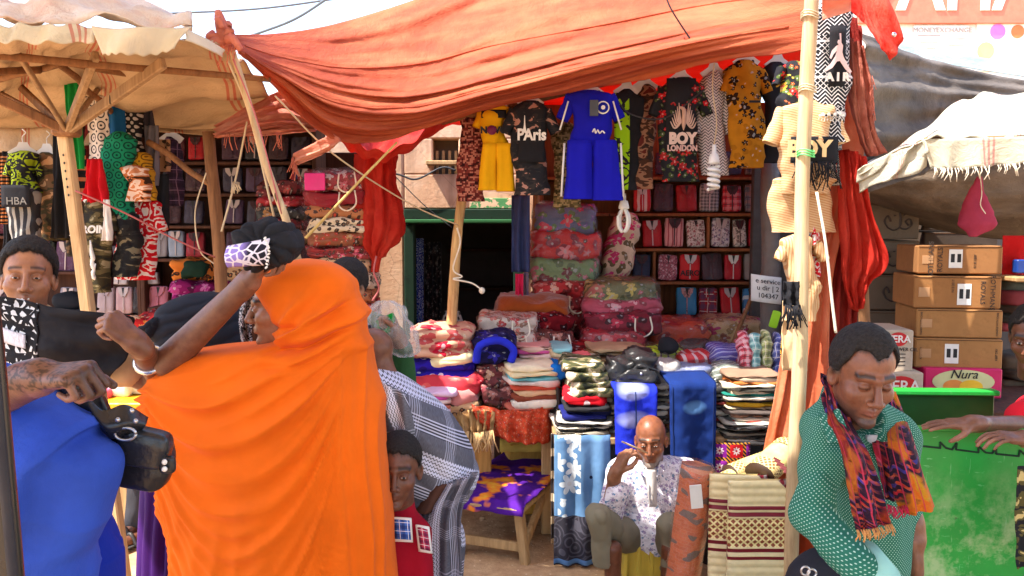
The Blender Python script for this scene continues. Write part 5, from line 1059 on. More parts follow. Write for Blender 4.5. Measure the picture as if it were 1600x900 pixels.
blanket('pink flowered bale second in the middle bedding pile', 914, 1040, 468, 496, 5.2, .5, pat('floral', C(190, 80, 100), C(226, 170, 176), C(170, 40, 70), C(140, 60, 70), 9, plastic=True), group=BG, seed=68)
t = blanket('dark red wrapped bale tied with black bands', 914, 1040, 490, 526, 5.1, .5, pat('floral', C(120, 14, 36), C(190, 40, 70), C(150, 20, 50), C(60, 10, 24), 9, plastic=True), group=BG, seed=69, cord=True)
blanket('glossy red wrapped bale at the foot of the middle pile', 912, 1014, 518, 548, 5.0, .5, pat('floral', C(196, 34, 50), C(226, 130, 130), C(170, 24, 40), C(120, 14, 30), 9, plastic=True), group=BG, seed=70, film=True)
blanket('orange and red wrapped quilt at the foot of the shelves', 1012, 1112, 506, 548, 5.3, .5, pat('floral', C(206, 70, 30), C(190, 24, 30), C(226, 150, 90), C(150, 40, 30), 5, plastic=True), group=BG, seed=71, film=True)
blanket('cream quilted wrapped cover behind the plaid rolls', 1106, 1204, 500, 540, 5.4, .4, pat('floral', C(200, 160, 110), C(150, 80, 60), C(196, 40, 110), C(170, 130, 80), 9, plastic=True), group=BG, seed=72, film=True)
blanket('rust brown fleece blanket folded over the wrapped bales', 774, 892, 466, 508, 5.2, .5, cloth(C(150, 66, 16), .3, wr=.6, scale=20, sheen=.3), name='fleece_blanket', seed=73, lobes=1, la=.2)
blanket('rolled dark red blanket below the rust fleece', 812, 898, 490, 524, 5.1, .3, pat('floral', C(120, 14, 26), C(160, 40, 44), C(80, 10, 20), C(60, 10, 16), 9), name='rolled_blanket', seed=74, pw=.7)
WR = pat('floral', C(226, 206, 190), C(200, 50, 50), C(226, 130, 110), C(170, 120, 100), 12, plastic=True)
blanket('white and red flowered sheet set in clear packaging', 748, 840, 496, 526, 4.95, .4, WR, name='packaged_sheet_set', cat='bed linen', seed=75, pw=.25, cord=True, film=True)
blanket('lower white flowered sheet set in clear packaging', 738, 838, 522, 552, 4.9, .42, WR, name='packaged_sheet_set', cat='bed linen', seed=76, pw=.28, cord=True)
blanket('brown flowered sheet set in clear packaging right of the white ones', 822, 900, 520, 552, 5.0, .4, pat('floral', C(120, 60, 50), C(200, 140, 120), C(160, 60, 60), C(80, 40, 34), 12, plastic=True), name='packaged_sheet_set', cat='bed linen', seed=77, pw=.3, cord=True)
# ------------------------------------------------------------------ middle table, sunlit fleece stack
def table(name, label, px0, px1, pyt, Y, dep, mat):
    a = W(px0, pyt, Y); b = W(px1, pyt, Y); zt = a.z; t = thing(name, label, 'table', ((a.x+b.x)/2, Y+dep/2, 0))
    for k in range(4): box('plank', ((a.x+b.x)/2, Y+dep*(k+.5)/4, zt-.02), (b.x-a.x, dep/4-.008, .036), mat, t)
    for x in (a.x+.06, b.x-.06):
        for y in (Y+.06, Y+dep-.06): box('leg', (x, y, (zt-.04)/2), (.06, .06, zt-.04), mat, t)
    return t
table('blanket_table', 'wooden table under the folded fleece blankets', 628, 872, 650, 4.55, 1.1, M_PLANK)
table('goods_table', 'wooden table under the folded trousers and jeans', 866, 1236, 684, 4.18, 1.2, M_PLANK)
FG_ = 'fleece blankets piled in the sun'
blanket('red and cream flowered fleece folded on top of the sunlit pile', 636, 740, 516, 562, 4.6, .5, pat('floral', C(222, 170, 140), C(190, 20, 50), C(230, 200, 160), C(210, 90, 90), 6), name='fleece_blanket', group=FG_, seed=80, lobes=3, la=.16)
blanket('cream fleece roll on the purple blanket', 662, 744, 552, 578, 4.58, .45, cloth(C(226, 206, 158), .15, sheen=.3), name='fleece_blanket', group=FG_, seed=81, pw=.6)
blanket('deep violet and white fleece blanket', 630, 744, 566, 596, 4.6, .5, pat('floral', C(40, 20, 150), C(226, 206, 220), C(60, 30, 170), C(30, 14, 110), 5), name='fleece_blanket', group=FG_, seed=82, lobes=2)
blanket('coral red fluffy fleece blanket', 632, 754, 588, 622, 4.55, .5, pat('floral', C(206, 60, 70), C(226, 120, 110), C(186, 24, 50), C(216, 90, 84), 5), name='fleece_blanket', group=FG_, seed=83, lobes=1)
blanket('dusty pink fleece roll under the coral blanket', 686, 750, 612, 636, 4.5, .4, cloth(C(206, 130, 126), .2, sheen=.3), name='fleece_blanket', group=FG_, seed=84, pw=.6)
blanket('tan leopard fleece under the dusty pink roll', 690, 750, 632, 654, 4.5, .4, LEO1, name='fleece_blanket', group=FG_, seed=85)
stack('folded magenta and white cloth left of the fleece pile', 650, 708, 612, 654, 4.45, .35, [cloth(C(224, 190, 220)), cloth(C(206, 80, 170)), cloth(C(226, 200, 196)), cloth(C(190, 110, 90))], 6, seed=5)
blanket('navy and violet velvet blanket folded in a loop', 738, 806, 526, 572, 4.6, .35, pat('floral', C(30, 28, 76), C(46, 40, 150), C(60, 56, 110), C(24, 22, 60), 8), name='velvet_blanket', seed=86, lobes=2, la=.2)
v_ = MB(); v_.add(*tube_vf(smooth_path([W(744, 566, 4.58), W(750, 540, 4.56), W(780, 532, 4.56), W(802, 546, 4.58), W(798, 566, 4.58)], 5), .022, 8)); o = v_.build('velvet_border', cloth(C(40, 50, 200)), smooth=True); tag(o, 'shiny blue border of the folded velvet blanket', 'blanket edge')
blanket('patterned maroon blanket bale in film below the velvet blanket', 742, 808, 568, 612, 4.62, .4, pat('floral', C(110, 40, 44), C(200, 160, 130), C(150, 60, 60), C(70, 30, 30), 12, plastic=True), seed=87, lobes=2)
blanket('brown patterned bale in film beside the towel stack', 752, 806, 604, 640, 4.56, .4, pat('floral', C(96, 40, 40), C(170, 110, 100), C(140, 40, 60), C(60, 26, 26), 12, plastic=True), seed=88)
PAS = [cloth(c) for c in (C(226, 160, 150), C(230, 190, 170), C(206, 90, 150), C(230, 200, 190), C(190, 60, 70), C(226, 214, 200), C(214, 120, 130), C(150, 50, 110))]
stack('folded pastel cloth in the pink stack behind the towels', 808, 866, 540, 604, 4.75, .35, PAS, 12, seed=11)
stack('folded pale cloth in the narrow cream and teal stack', 860, 892, 544, 606, 4.7, .3, [cloth(C(150, 206, 206)), cloth(C(232, 206, 160)), cloth(C(230, 170, 150)), cloth(C(226, 214, 196))], 9, seed=12)
blanket('bright blue folded cloth beside the cream stack', 864, 902, 572, 592, 4.5, .25, cloth(C(20, 110, 200), wr=.7), name='folded_cloth', cat='cloth', seed=89)
stack('folded towel in the sunlit cream topped stack', 786, 866, 574, 644, 4.46, .42, [cloth(c, wr=.5, scale=40) for c in (C(240, 226, 190), C(232, 214, 170), C(110, 190, 200), C(226, 206, 196), C(200, 80, 60), C(226, 190, 150), C(140, 70, 50), C(232, 222, 206), C(206, 110, 90))], 9, name='folded_towel', cat='towel', seed=13, yaw=12)
swag('orange_table_cloth', 'orange red flowered cloth hanging over the front of the blanket table', [[(736, 632, 4.5), (790, 640, 4.44), (834, 640, 4.44), (870, 622, 4.6)], [(742, 650, 4.46), (790, 662, 4.4), (834, 664, 4.4), (872, 650, 4.56)], [(762, 676, 4.46), (796, 690, 4.4), (836, 694, 4.4), (866, 690, 4.54)]], pat('floral', C(206, 74, 44), C(220, 110, 70), C(180, 44, 34), C(200, 90, 50), 26), 36, 20, .022, 4, 5, True, cat='cloth')
o = swag('fringed_throw', 'tan tasselled throw hanging over the corner of the blanket table', [[(700, 648, 4.5), (744, 640, 4.46), (780, 644, 4.46)], [(712, 676, 4.46), (746, 674, 4.42), (776, 668, 4.44)], [(722, 692, 4.46), (748, 694, 4.42), (770, 684, 4.44)]], cloth(C(190, 150, 100), .5, wr=.9, scale=40), 30, 16, .025, 6, 7, True, cat='throw')
fringe(o, [W(716, 668, 4.42), W(742, 676, 4.4), W(770, 672, 4.4)], cloth(C(206, 170, 120)), .10, 60, 11, .004, 'tassels')
swag('dark_net_cover', 'dark gauzy cover hanging at the corner between the two tables', [[(846, 606, 4.6), (868, 604, 4.5), (884, 612, 4.5)], [(850, 640, 4.58), (870, 640, 4.48), (884, 640, 4.48)], [(856, 672, 4.58), (866, 668, 4.5), (876, 656, 4.5)]], cloth(C(70, 62, 60), .3, thin=.3), 14, 14, .02, 2, 9, True, cat='cover')
blanket('dark red round cushion with a pink edge', 886, 946, 544, 572, 4.85, .35, pat('floral', C(150, 24, 30), C(90, 30, 30), C(190, 60, 50), C(100, 16, 20), 8), name='cushion', cat='cushion', seed=91, pw=.7)
blanket('flat pink folded cloth in front of the dark red cushion', 888, 924, 558, 574, 4.6, .2, cloth(C(232, 110, 110)), name='folded_cloth', cat='cloth', seed=92)
stack('folded beige shirt in the pile below the red bale', 918, 1012, 546, 572, 4.7, .35, [cloth(C(196, 160, 120)), cloth(C(150, 110, 70)), cloth(C(214, 180, 140)), cloth(C(90, 60, 40))], 7, seed=14)
# ------------------------------------------------------------------ goods table: trousers, jeans, wrapped shirts
CAMO = pat('camo', (.015, .018, .012), C(70, 72, 44), C(120, 110, 80), C(196, 184, 160), 12)
stack('folded camouflage trousers on the red garment', 886, 952, 572, 622, 4.22, .45, [CAMO], 4, seed=15, amp=.02, jit=.02)
blanket('folded red garment with white marks under the camouflage trousers', 884, 948, 616, 638, 4.2, .42, pat('dots', C(206, 20, 36), C(226, 200, 200), .12, .14), name='folded_garment', cat='folded garment', seed=93)
stack('folded black and navy trousers under the red garment', 878, 952, 636, 662, 4.2, .45, [cloth((.02, .02, .024)), cloth(C(24, 26, 66)), cloth(C(28, 34, 110))], 4, seed=16)
THIN = [pat('plain', c, plastic=True) for c in (C(200, 196, 186), C(50, 48, 50), C(214, 206, 190), C(30, 30, 34), C(170, 160, 140), C(70, 66, 60))]
stack('flat film wrapped garment under the navy trousers', 868, 956, 660, 685, 4.18, .45, THIN, 6, seed=17, jit=.02)
stack('film wrapped garment in the stack left of the bright jeans', 944, 966, 600, 686, 4.3, .4, THIN, 17, seed=18)
stack('film wrapped garment in the stack between the two jeans', 1016, 1050, 604, 700, 4.3, .4, THIN, 18, seed=19)
stack('film wrapped garment in the stack right of the dark jeans', 1110, 1146, 606, 694, 4.3, .4, [THIN[1], THIN[3], THIN[0], THIN[3], pat('plain', C(150, 50, 44), plastic=True)], 16, seed=20)
for k, (x0, x1, y0, y1) in enumerate([(954, 996, 566, 600), (986, 1030, 560, 596), (960, 1020, 582, 606)]):
    blanket(['black leather jacket bunched at the left of the jacket pile', 'black leather jacket with a metal stud at the right of the pile', 'lowest black leather jacket above the bright blue jeans'][k], x0, x1, y0, y1, 4.26-.03*k, .3, glossy((.018, .018, .02), .35, bump=.9), name='leather_jacket', cat='jacket', seed=94+k, amp=.045, n=14)
v, f, uv = ell_vf(W(1002, 584, 4.2), (.008, .006, .008), 5); o = mk('metal_stud', v, f, M_STEEL, bpy.data.objects['leather_jacket.001'])
def jeans(label, px0, px1, py0, py1, Y, m, seam):
    t = thing('hanging_jeans', label, 'jeans', W((px0+px1)/2, py1, Y))
    def fn(u, v):
        py = lerp(py0, py1, v) if v > .12 else py0+(py1-py0)*.12*(v/.12); p = W(lerp(px0, px1, u)+4*(v-.5)*(1 if u > .5 else -1)*-.6, py, Y-.02)
        p.y += .02*math.sin(u*math.pi*2+.5)*-1 - .03*math.sin(u*math.pi)+.008*fb(u*5, v*9, Y)
        if v < .12: p.y += (.12-v)*2.2; p.z = W(800, py0+(py1-py0)*.12, Y).z+.02+(.12-v)*.25*(py1-py0)*S(Y)
        return p
    sheet('leg_front', fn, 24, 36, m, t, thick=.02)
    for s in (.06, .94) if seam else (.5,):
        P = [fn(s, i/16)+Vector((0, -.004, 0)) for i in range(2, 17)]; tube('seam', P, .003, cloth(C(20, 40, 90)), t, 4)
    return t
def m_denim(a, b, spots):
    """dyed denim with worn pale patches (u,v in metres down the leg)"""
    g = Gx('denim'); u = g.uv(); X, Y_, Z = g.sep(u); f = g.noise(u, 220, 2); n = g.noise(u, 9, 3)
    c = g.ramp(n, [(.3, tuple(x*.75 for x in a)), (.7, a)]); c = g.mix(.3, c, g.ramp(f, [(.35, (0, 0, 0)), (.65, b)]), 'OVERLAY')
    for sx, sy, r, w in spots:
        dx = g.math('DIVIDE', g.math('SUBTRACT', X, sx), r); dy = g.math('DIVIDE', g.math('SUBTRACT', Y_, sy), r*.8); d = g.math('ADD', g.math('MULTIPLY', dx, dx), g.math('MULTIPLY', dy, dy))
        c = g.mix(g.math('MULTIPLY', g.math('SUBTRACT', 1, d, None, True), w), c, b)
    return g.fin(c, .9, .2, g.bump(f, .3, .002))
jeans('bright blue washed jeans hanging over the front of the goods table', 960, 1026, 597, 710, 4.12, m_denim(C(30, 48, 190), C(190, 200, 236), [(.10, -.08, .09, .7), (.10, -.30, .10, .6)]), False)
jeans('dark blue denim jeans hanging behind the seated man', 1046, 1118, 584, 736, 4.12, m_denim(C(20, 50, 116), C(100, 150, 200), [(.13, -.24, .07, .6)]), True)
o = hung_cloth('blue_flower_sarong', 'blue sarong with white flowers and a dark border hanging from the goods table', 'sarong', 866, 950, 680, 882, 4.12, None, nf=3, fold=.02) if False else None
def m_sarong():
    g = Gx('sarong'); u = g.uv(); X, Y_, Z = g.sep(u)
    base = g.ramp(g.noise(u, 6, 3), [(.3, C(70, 106, 146)), (.7, C(98, 136, 176))])
    fl = g.flower(base, u, 9, C(214, 222, 226), C(200, 212, 220), .62, 6, .0, 1.3); fl = g.flower(fl, u, 16, C(206, 216, 222), C(206, 216, 222), .5, 2, .4, 5.)
    c = g.mix(g.math('MULTIPLY', g.math('LESS_THAN', X, .15), g.math('GREATER_THAN', X, .02)), base, fl); d2 = g.voro(u, 9); c = g.mix(g.math('MULTIPLY', g.math('LESS_THAN', d2, .10), g.math('GREATER_THAN', X, .17)), c, C(24, 34, 60))
    dk = g.math('LESS_THAN', Y_, -.42); pn = g.math('GREATER_THAN', g.math('SINE', g.math('ADD', g.math('MULTIPLY', g.voro(u, 12), 30), g.math('MULTIPLY', X, 20))), .4)
    dc = g.mix(g.math('MULTIPLY', pn, .6), C(46, 44, 54), C(86, 84, 96)); c = g.mix(dk, c, dc)
    c = g.mix(g.math('COMPARE', Y_, -.655, .012), c, C(90, 130, 180))
    return g.fin(c, .9, .2, g.bump(g.noise(u, 20, 3), .3, .01))
o = hung_cloth('blue_flower_sarong', 'blue sarong with white flowers and a dark border hanging from the goods table', 'sarong', 866, 954, 680, 884, 4.10, m_sarong(), nf=3, fold=.016, seed=1)
o = hung_cloth('dark_striped_sarong', 'dark sarong with pale stripes hanging behind the seated man', 'sarong', 950, 1060, 690, 880, 4.2, pat('vstripe', (.03, .03, .035), C(120, 116, 112), .05, .16), nf=3, fold=.016, seed=3)
hung_cloth('brown_edge_cloth', 'dark cloth with a cream edge hanging at the left end of the goods table', 'cloth', 862, 876, 678, 850, 4.2, pat('hstripe', (.05, .04, .04), C(200, 180, 150), .12, .35), nf=1)
hung_cloth('plain_side_cloth', 'plain grey cloth covering the front of the goods table behind the wrapped mat roll', 'cloth', 1060, 1240, 734, 900, 4.16, cloth(C(60, 56, 60)), nf=6)
# wrapped shirts laid in rows at the back of the goods table
def roll(label, px0, px1, py0, py1, Y, m, seed=0, yaw=0., roll_=0., group=None):
    return blanket(label, px0, px1, py0, py1, Y, .22, m, name='wrapped_roll', cat='wrapped shirt', seed=seed, pw=.55, amp=.02, yaw=yaw, roll=roll_, group=group, film=True)
WG = 'film wrapped shirts on the goods table'
roll('lime green and black wrapped shirt under the black skullcap', 1008, 1070, 545, 566, 4.75, pat('vstripe', C(176, 206, 30), BLK, .05, .25, plastic=True), 1, group=WG)
roll('dark wrapped shirt right of the black skullcap', 1064, 1116, 538, 556, 4.8, P_(C(60, 56, 54)), 2, -10, -6, WG)
roll('red and white wrapped shirt on the goods table', 1062, 1118, 552, 576, 4.65, pat('vstripe', C(214, 30, 40), C(232, 200, 200), .06, .3, plastic=True), 3, -10, -6, WG)
roll('violet striped wrapped shirt tied in the middle', 1112, 1168, 542, 574, 4.6, pat('hstripe', C(84, 76, 170), C(170, 170, 220), .03, .3, plastic=True), 4, 10, 4, WG)
for k, (x0, x1, m, nm) in enumerate([(1156, 1176, pat('plaid', C(200, 60, 80), C(236, 200, 206), C(90, 20, 40), .04, plastic=True), 'red checked'), (1174, 1192, pat('plaid', C(150, 200, 196), C(60, 120, 130), C(220, 230, 226), .04, plastic=True), 'teal checked'), (1190, 1210, pat('plaid', C(190, 196, 130), C(70, 90, 60), C(230, 226, 200), .04, plastic=True), 'olive checked'), (1208, 1228, pat('plaid', C(110, 120, 190), C(40, 46, 110), C(214, 214, 230), .04, plastic=True), 'blue checked')]):
    blanket(f'{nm} shirt rolled upright in film', x0, x1, 522, 592, 4.5, .12, m, name='rolled_shirt', cat='rolled shirt', group='checked shirts rolled in film', seed=120+k, pw=.6, amp=.02)
roll('pale grey wrapped shirt above the two jeans', 1018, 1064, 566, 600, 4.4, P_(C(196, 192, 188)), 5, 8, 0, WG)
roll('blue grey wrapped shirt with an orange card', 1040, 1120, 574, 600, 4.4, P_(C(130, 140, 180)), 6, 0, -5, WG)
roll('grey green wrapped shirt below the violet one', 1112, 1164, 572, 604, 4.4, pat('hstripe', C(110, 120, 110), C(200, 206, 196), .04, .25, plastic=True), 7, 0, -4, WG)
v, f, uv = puff_vf(W(1043, 540, 4.7), (.115, .12, .10), n=8, pw=.9); o = mk('skullcap', v, f, cloth(BLK), uv=uv); tag(o, 'round black skullcap on the lime wrapped shirt', 'cap')
LAY = [cloth(c) for c in (C(150, 120, 100), C(196, 176, 150), C(206, 120, 60), C(226, 214, 190), C(60, 56, 50), C(220, 200, 170), C(30, 116, 104), C(226, 216, 196), C(50, 46, 44), C(206, 160, 40), C(206, 190, 160), C(90, 80, 76), C(150, 110, 90), C(214, 200, 180), C(200, 70, 60))]
stack('folded trousers in the tall multicoloured stack', 1138, 1224, 588, 668, 4.2, .45, LAY, 16, seed=21, curve=.12)
stack('film wrapped garment under the tall multicoloured stack', 1128, 1216, 662, 696, 4.16, .45, THIN, 8, seed=22)
def m_mirror():
    g = Gx('embroidered_squares'); u = g.uv(); X, Y_, Z = g.sep(u); p = .085
    cx = g.math('FLOOR', g.math('DIVIDE', X, p)); cy = g.math('FLOOR', g.math('DIVIDE', Y_, p)); h = g.n('ShaderNodeTexWhiteNoise'); g.put(h.inputs[0], g.comb(cx, cy, 0.))
    c = g.ramp(h.outputs[0], [(0, C(200, 30, 40)), (.25, C(130, 30, 140)), (.5, C(30, 130, 70)), (.75, C(214, 110, 30))], True)
    fx = g.math('SUBTRACT', g.frac(X, p), .5); fy = g.math('SUBTRACT', g.frac(Y_, p), .5); d = g.math('SQRT', g.math('ADD', g.math('MULTIPLY', fx, fx), g.math('MULTIPLY', fy, fy))); a = g.math('ARCTAN2', fy, fx)
    pet = g.math('LESS_THAN', d, g.math('ADD', .2, g.math('MULTIPLY', g.math('COSINE', g.math('MULTIPLY', a, 8)), .06))); c = g.mix(pet, c, C(226, 214, 214)); c = g.mix(g.math('LESS_THAN', d, .07), c, C(170, 40, 60))
    e = g.math('GREATER_THAN', g.math('MAXIMUM', g.math('ABSOLUTE', fx), g.math('ABSOLUTE', fy)), .40); c = g.mix(e, c, (.02, .02, .02))
    e2 = g.math('MULTIPLY', e, g.math('GREATER_THAN', g.math('SINE', g.math('MULTIPLY', g.math('ADD', X, Y_), 300)), .3)); c = g.mix(e2, c, C(206, 130, 40)); return g.fin(c, .85, .2)
hung_cloth('embroidered_cloth', 'black cloth embroidered with bright flower squares below the tall stack', 'cloth', 1112, 1172, 692, 752, 4.1, m_mirror(), nf=1, fold=.008)
# ------------------------------------------------------------------ wrapped post and paper notice
o = pole('wrapped_post', W(1206, 700, 5.1), W(1204, 250, 5.1), .062, .055, pat('plain', C(110, 100, 96), plastic=True), amp=.01, seed=40, n=14); tag(o, 'thick grey post wrapped in plastic film beside the shelves', 'post')
t = thing('paper_notice', 'white paper notice with printed lines on the wrapped post', 'notice', W(1198, 470, 5.0))
def pn(u, v): p = W(1174+48*u, 428+42*v+6*u, 4.98); p.y += -.03*math.sin(u*math.pi)+.01; return p
sheet('paper', pn, 14, 6, glossy((.74, .73, .72), .8), t, thick=.002)
for k, (s, py) in enumerate((('e service', 438), ('u dir | 2', 449), ('104347', 461))): letters('lettering', s, W(1200, py+2, 4.94), .042, M_INK, t, ex=(1, 0, -.12))
o = blanket('lime green tag hanging below the paper notice', 1204, 1218, 486, 512, 4.95, .01, glossy(C(170, 230, 40), .4), name='lime_tag', cat='tag', seed=3, roll=15, pw=.2, amp=0)
# ------------------------------------------------------------------ clothes on the right front pole
PG = 'clothes hanging on the right front pole'
t = shirt('black sleeveless top with white tribal pattern and the word AIR', 1262, 1332, 2, 216, 3.47, pat('tribal', BLK, C(214, 212, 214), .055), name='sleeveless_shirt', cat='shirt', group=PG, seed=50, sleeves=False, hanger=False)
v, f, uv = grid_vf(lambda u, w: on(t, lerp(-.26, .46, u), lerp(.20, .62, w), .070+.012*math.sin(u*math.pi)), 8, 8, .003); mk('chest_panel', v, f, cloth(BLK), t, uv=uv)
letters('lettering', 'A I R', on(t, .06, .56, .09), .045, M_INKW, t, bold=.002)
J = [(.0, .54), (.05, .54), (.07, .30), (.13, .22), (.11, .05), (.16, -.08), (.32, -.30), (.46, -.46), (.39, -.51), (.22, -.38), (.04, -.18), (-.06, -.19), (-.22, -.36), (-.44, -.46), (-.49, -.39), (-.28, -.25), (-.12, -.05), (-.07, .09), (-.19, .0), (-.27, -.13), (-.32, -.09), (-.24, .10), (-.09, .22), (-.02, .24), (-.06, .30), (-.04, .37), (.02, .37), (.015, .44)]
v, f, uv = poly_vf([(x*.115, y*.15) for x, y in J][::-1], on(t, .10, .40, .085), (1, 0, 0), (0, 0, 1), .003); mk('leaping_figure_emblem', v, f, glossy(C(226, 200, 200), .7), t, smooth=False)
for k in range(4): letters('star_print', '*', on(t, -.5+.25*k, .86, .085), .07, M_INKW, t, bold=.003)
shirt('black shirt with red and yellow flowers hanging left of the pole', 1210, 1262, 96, 196, 3.5, pat('floral', BLK, C(206, 40, 34), C(206, 180, 60), C(90, 110, 50), 22), group=PG, seed=51, hanger=False)
CRM = pat('hstripe', C(206, 172, 132), C(186, 130, 82), .010, .3, rot=.25); CRV = pat('vstripe', C(206, 172, 132), C(186, 130, 82), .011, .3)
t = shirt('cream and orange striped shirt with a black BOY panel and fringe', 1200, 1322, 158, 300, 3.46, CRM, group=PG, seed=52, collar=M_INK, vneck=.22, slv=.46, bw=.62)
v, f, uv = grid_vf(lambda u, w: on(t, lerp(-.52, .66, u), lerp(.40, .68, w), .068+.014*math.sin(u*math.pi)), 10, 6, .003); mk('black_panel', v, f, cloth(BLK), t, uv=uv)
letters('lettering', 'BOY', on(t, -.12, .54, .095), .088, glossy(C(240, 206, 150), .6), t, bold=.004)
fringe(t, [on(t, -.5, .66, .088), on(t, 0, .67, .092), on(t, .62, .66, .088)], cloth(BLK), .10, 60, 6, .0022)
shirt('lower cream and orange striped shirt hem below the BOY shirt', 1204, 1308, 272, 362, 3.52, CRM, group=PG, seed=53, hanger=False, sleeves=False)
t = shirt('small cream striped top with a black neckline hanging low on the pole', 1214, 1292, 366, 500, 3.44, CRV, group=PG, seed=54, collar=M_INK, hanger=False, slv=.3, bw=.6, vneck=.14)
hung_cloth('cream_trouser_leg', 'cream trouser leg hanging behind the low striped top', 'trousers', 1224, 1262, 470, 580, 3.42, cloth(C(226, 190, 146)), PG, nf=1)
o = hung_cloth('black_fringed_bag', 'small black fringed bag hanging on the low striped top', 'bag', 1226, 1250, 440, 478, 3.24, cloth(BLK), PG, nf=2); fringe(o, [W(1227, 476, 3.23), W(1238, 478, 3.23), W(1250, 476, 3.23)], cloth(BLK), .08, 30, 3, .003)
hung_cloth('red_bandana', 'red and white bandana hanging behind the right front pole', 'bandana', 1258, 1284, 352, 432, 3.48, pat('paisley', C(196, 20, 36), C(220, 206, 204), 20), PG, nf=1, taper=.3)
hung_cloth('white_grey_cloth', 'grey white patterned cloth hanging behind the low striped top', 'cloth', 1232, 1256, 368, 420, 3.5, cloth(C(196, 190, 196), wr=.8), PG, nf=2)
hung_cloth('yellow_black_cloth', 'yellow and black printed cloth hanging behind the checked rolls', 'cloth', 1222, 1240, 520, 584, 3.9, pat('paisley', C(214, 180, 30), BLK, 22), PG, nf=1)
hung_cloth('black_white_cloth', 'black and white patterned cloth edge right of the cream shirt', 'cloth', 1300, 1316, 225, 290, 3.5, pat('tribal', BLK, C(200, 200, 200), .03), PG, nf=1)
# ------------------------------------------------------------------ smooth bodies from distance fields
def v3(a): return np.array([float(a[0]), float(a[1]), float(a[2])])
def d_cap(p, a, b, ra, rb=None):
    a = v3(a); b = v3(b); rb = ra if rb is None else rb; ab = b-a; t = np.clip(((p-a)@ab)/max(1e-12, ab@ab), 0, 1)
    return np.linalg.norm(p-a-t[:, None]*ab, axis=1)-(ra+(rb-ra)*t)
def d_ell(p, c, r, M=None):
    q = p-v3(c)
    if M is not None: q = q@np.array(M)
    r = v3(r); k0 = np.linalg.norm(q/r, axis=1); k1 = np.linalg.norm(q/(r*r), axis=1)+1e-9; return k0*(k0-1)/k1
def smin(a, b, k):
    h = np.clip(.5+.5*(b-a)/k, 0, 1); return b*(1-h)+a*h-k*h*(1-h)
def smax(a, b, k): return -smin(-a, -b, k)
def sdf_mesh(f, lo, hi, h):
    """surface nets"""
    lo = v3(lo); hi = v3(hi); n = np.ceil((hi-lo)/h).astype(int)+1
    ax = [lo[i]+h*np.arange(n[i]) for i in range(3)]; X = np.stack(np.meshgrid(*ax, indexing='ij'), -1).reshape(-1, 3)
    nb = (n+3)//4; cc = np.stack(np.meshgrid(*[lo[i]+h*(4*np.arange(nb[i])+1.5) for i in range(3)], indexing='ij'), -1).reshape(-1, 3)
    B = f(cc); near = np.abs(B) < h*2*1.74*1.7+.004                                # refine only blocks near the surface
    up = lambda A: np.repeat(np.repeat(np.repeat(A.reshape(nb), 4, 0), 4, 1), 4, 2)[:n[0], :n[1], :n[2]]
    D = up(B).copy(); mk_ = up(near).reshape(-1); Df = D.reshape(-1); Xs = X[mk_]
    Df[mk_] = np.concatenate([f(Xs[i:i+200000]) for i in range(0, len(Xs), 200000)]); D = Df.reshape(n)
    s = D < 0; m = n-1; cnt = np.zeros(m); acc = np.zeros((*m, 3)); cs = [(i, j, k) for i in (0, 1) for j in (0, 1) for k in (0, 1)]
    def cut(A, c): return A[c[0]:c[0]+m[0], c[1]:c[1]+m[1], c[2]:c[2]+m[2]]
    for a in range(8):
        for b in range(a+1, 8):
            ca, cb = cs[a], cs[b]
            if sum(abs(x-y) for x, y in zip(ca, cb)) != 1: continue
            da, db = cut(D, ca), cut(D, cb); x = (da < 0) != (db < 0); t = np.where(x, da/np.where(x, da-db, 1), 0)
            for q in range(3): acc[..., q] += np.where(x, ca[q]+t*(cb[q]-ca[q]), 0)
            cnt += x
    act = cnt > 0; idx = -np.ones(m, dtype=np.int64); idx[act] = np.arange(act.sum())
    ijk = np.argwhere(act); V = lo+h*(ijk+acc[act]/cnt[act][:, None]); F = []
    for q in range(3):
        o1, o2 = (q+1) % 3, (q+2) % 3; sl = [slice(0, m[i]) for i in range(3)]; sl2 = list(sl)
        A = s[:m[0], :m[1], :m[2]]; sh = [0, 0, 0]; sh[q] = 1
        B = s[sh[0]:sh[0]+m[0], sh[1]:sh[1]+m[1], sh[2]:sh[2]+m[2]]
        e = np.argwhere(A != B); e = e[(e[:, o1] > 0) & (e[:, o2] > 0)]
        if not len(e): continue
        d1 = np.zeros(3, int); d1[o1] = 1; d2 = np.zeros(3, int); d2[o2] = 1
        g = lambda z: idx[z[:, 0], z[:, 1], z[:, 2]]
        quad = np.stack([g(e-d1-d2), g(e-d2), g(e), g(e-d1)], 1); inside = A[e[:, 0], e[:, 1], e[:, 2]]
        quad[~inside] = quad[~inside][:, ::-1]; F.append(quad)
    F = np.concatenate(F); F = F[(F >= 0).all(1)]; return V, F
def vnormals(V, F):
    n = np.zeros_like(V); a = np.cross(V[F[:, 2]]-V[F[:, 0]], V[F[:, 3]]-V[F[:, 1]])
    for k in range(4): np.add.at(n, F[:, k], a)
    return n/(np.linalg.norm(n, axis=1)[:, None]+1e-12)
def m_skin(rough=.40):
    g = Gx('skin'); o = g.obj(); c = g.mix(.25, g.col(), g.ramp(g.noise(o, 40, 3), [(.3, (.0, .0, .0)), (.7, (1, 1, 1))]), 'SOFT_LIGHT')
    return g.fin(c, rough, .4, g.bump(g.noise(o, 300, 2), .25, .002, g.bump(g.noise(o, 60, 3), .25, .004)), sss=.06)
SKIN = m_skin(); M_EYEW = glossy((.42, .37, .33), .25, var=.02); M_IRIS = glossy((.012, .007, .005), .12, var=0); M_TEETH = glossy((.7, .66, .58), .3, var=.02)
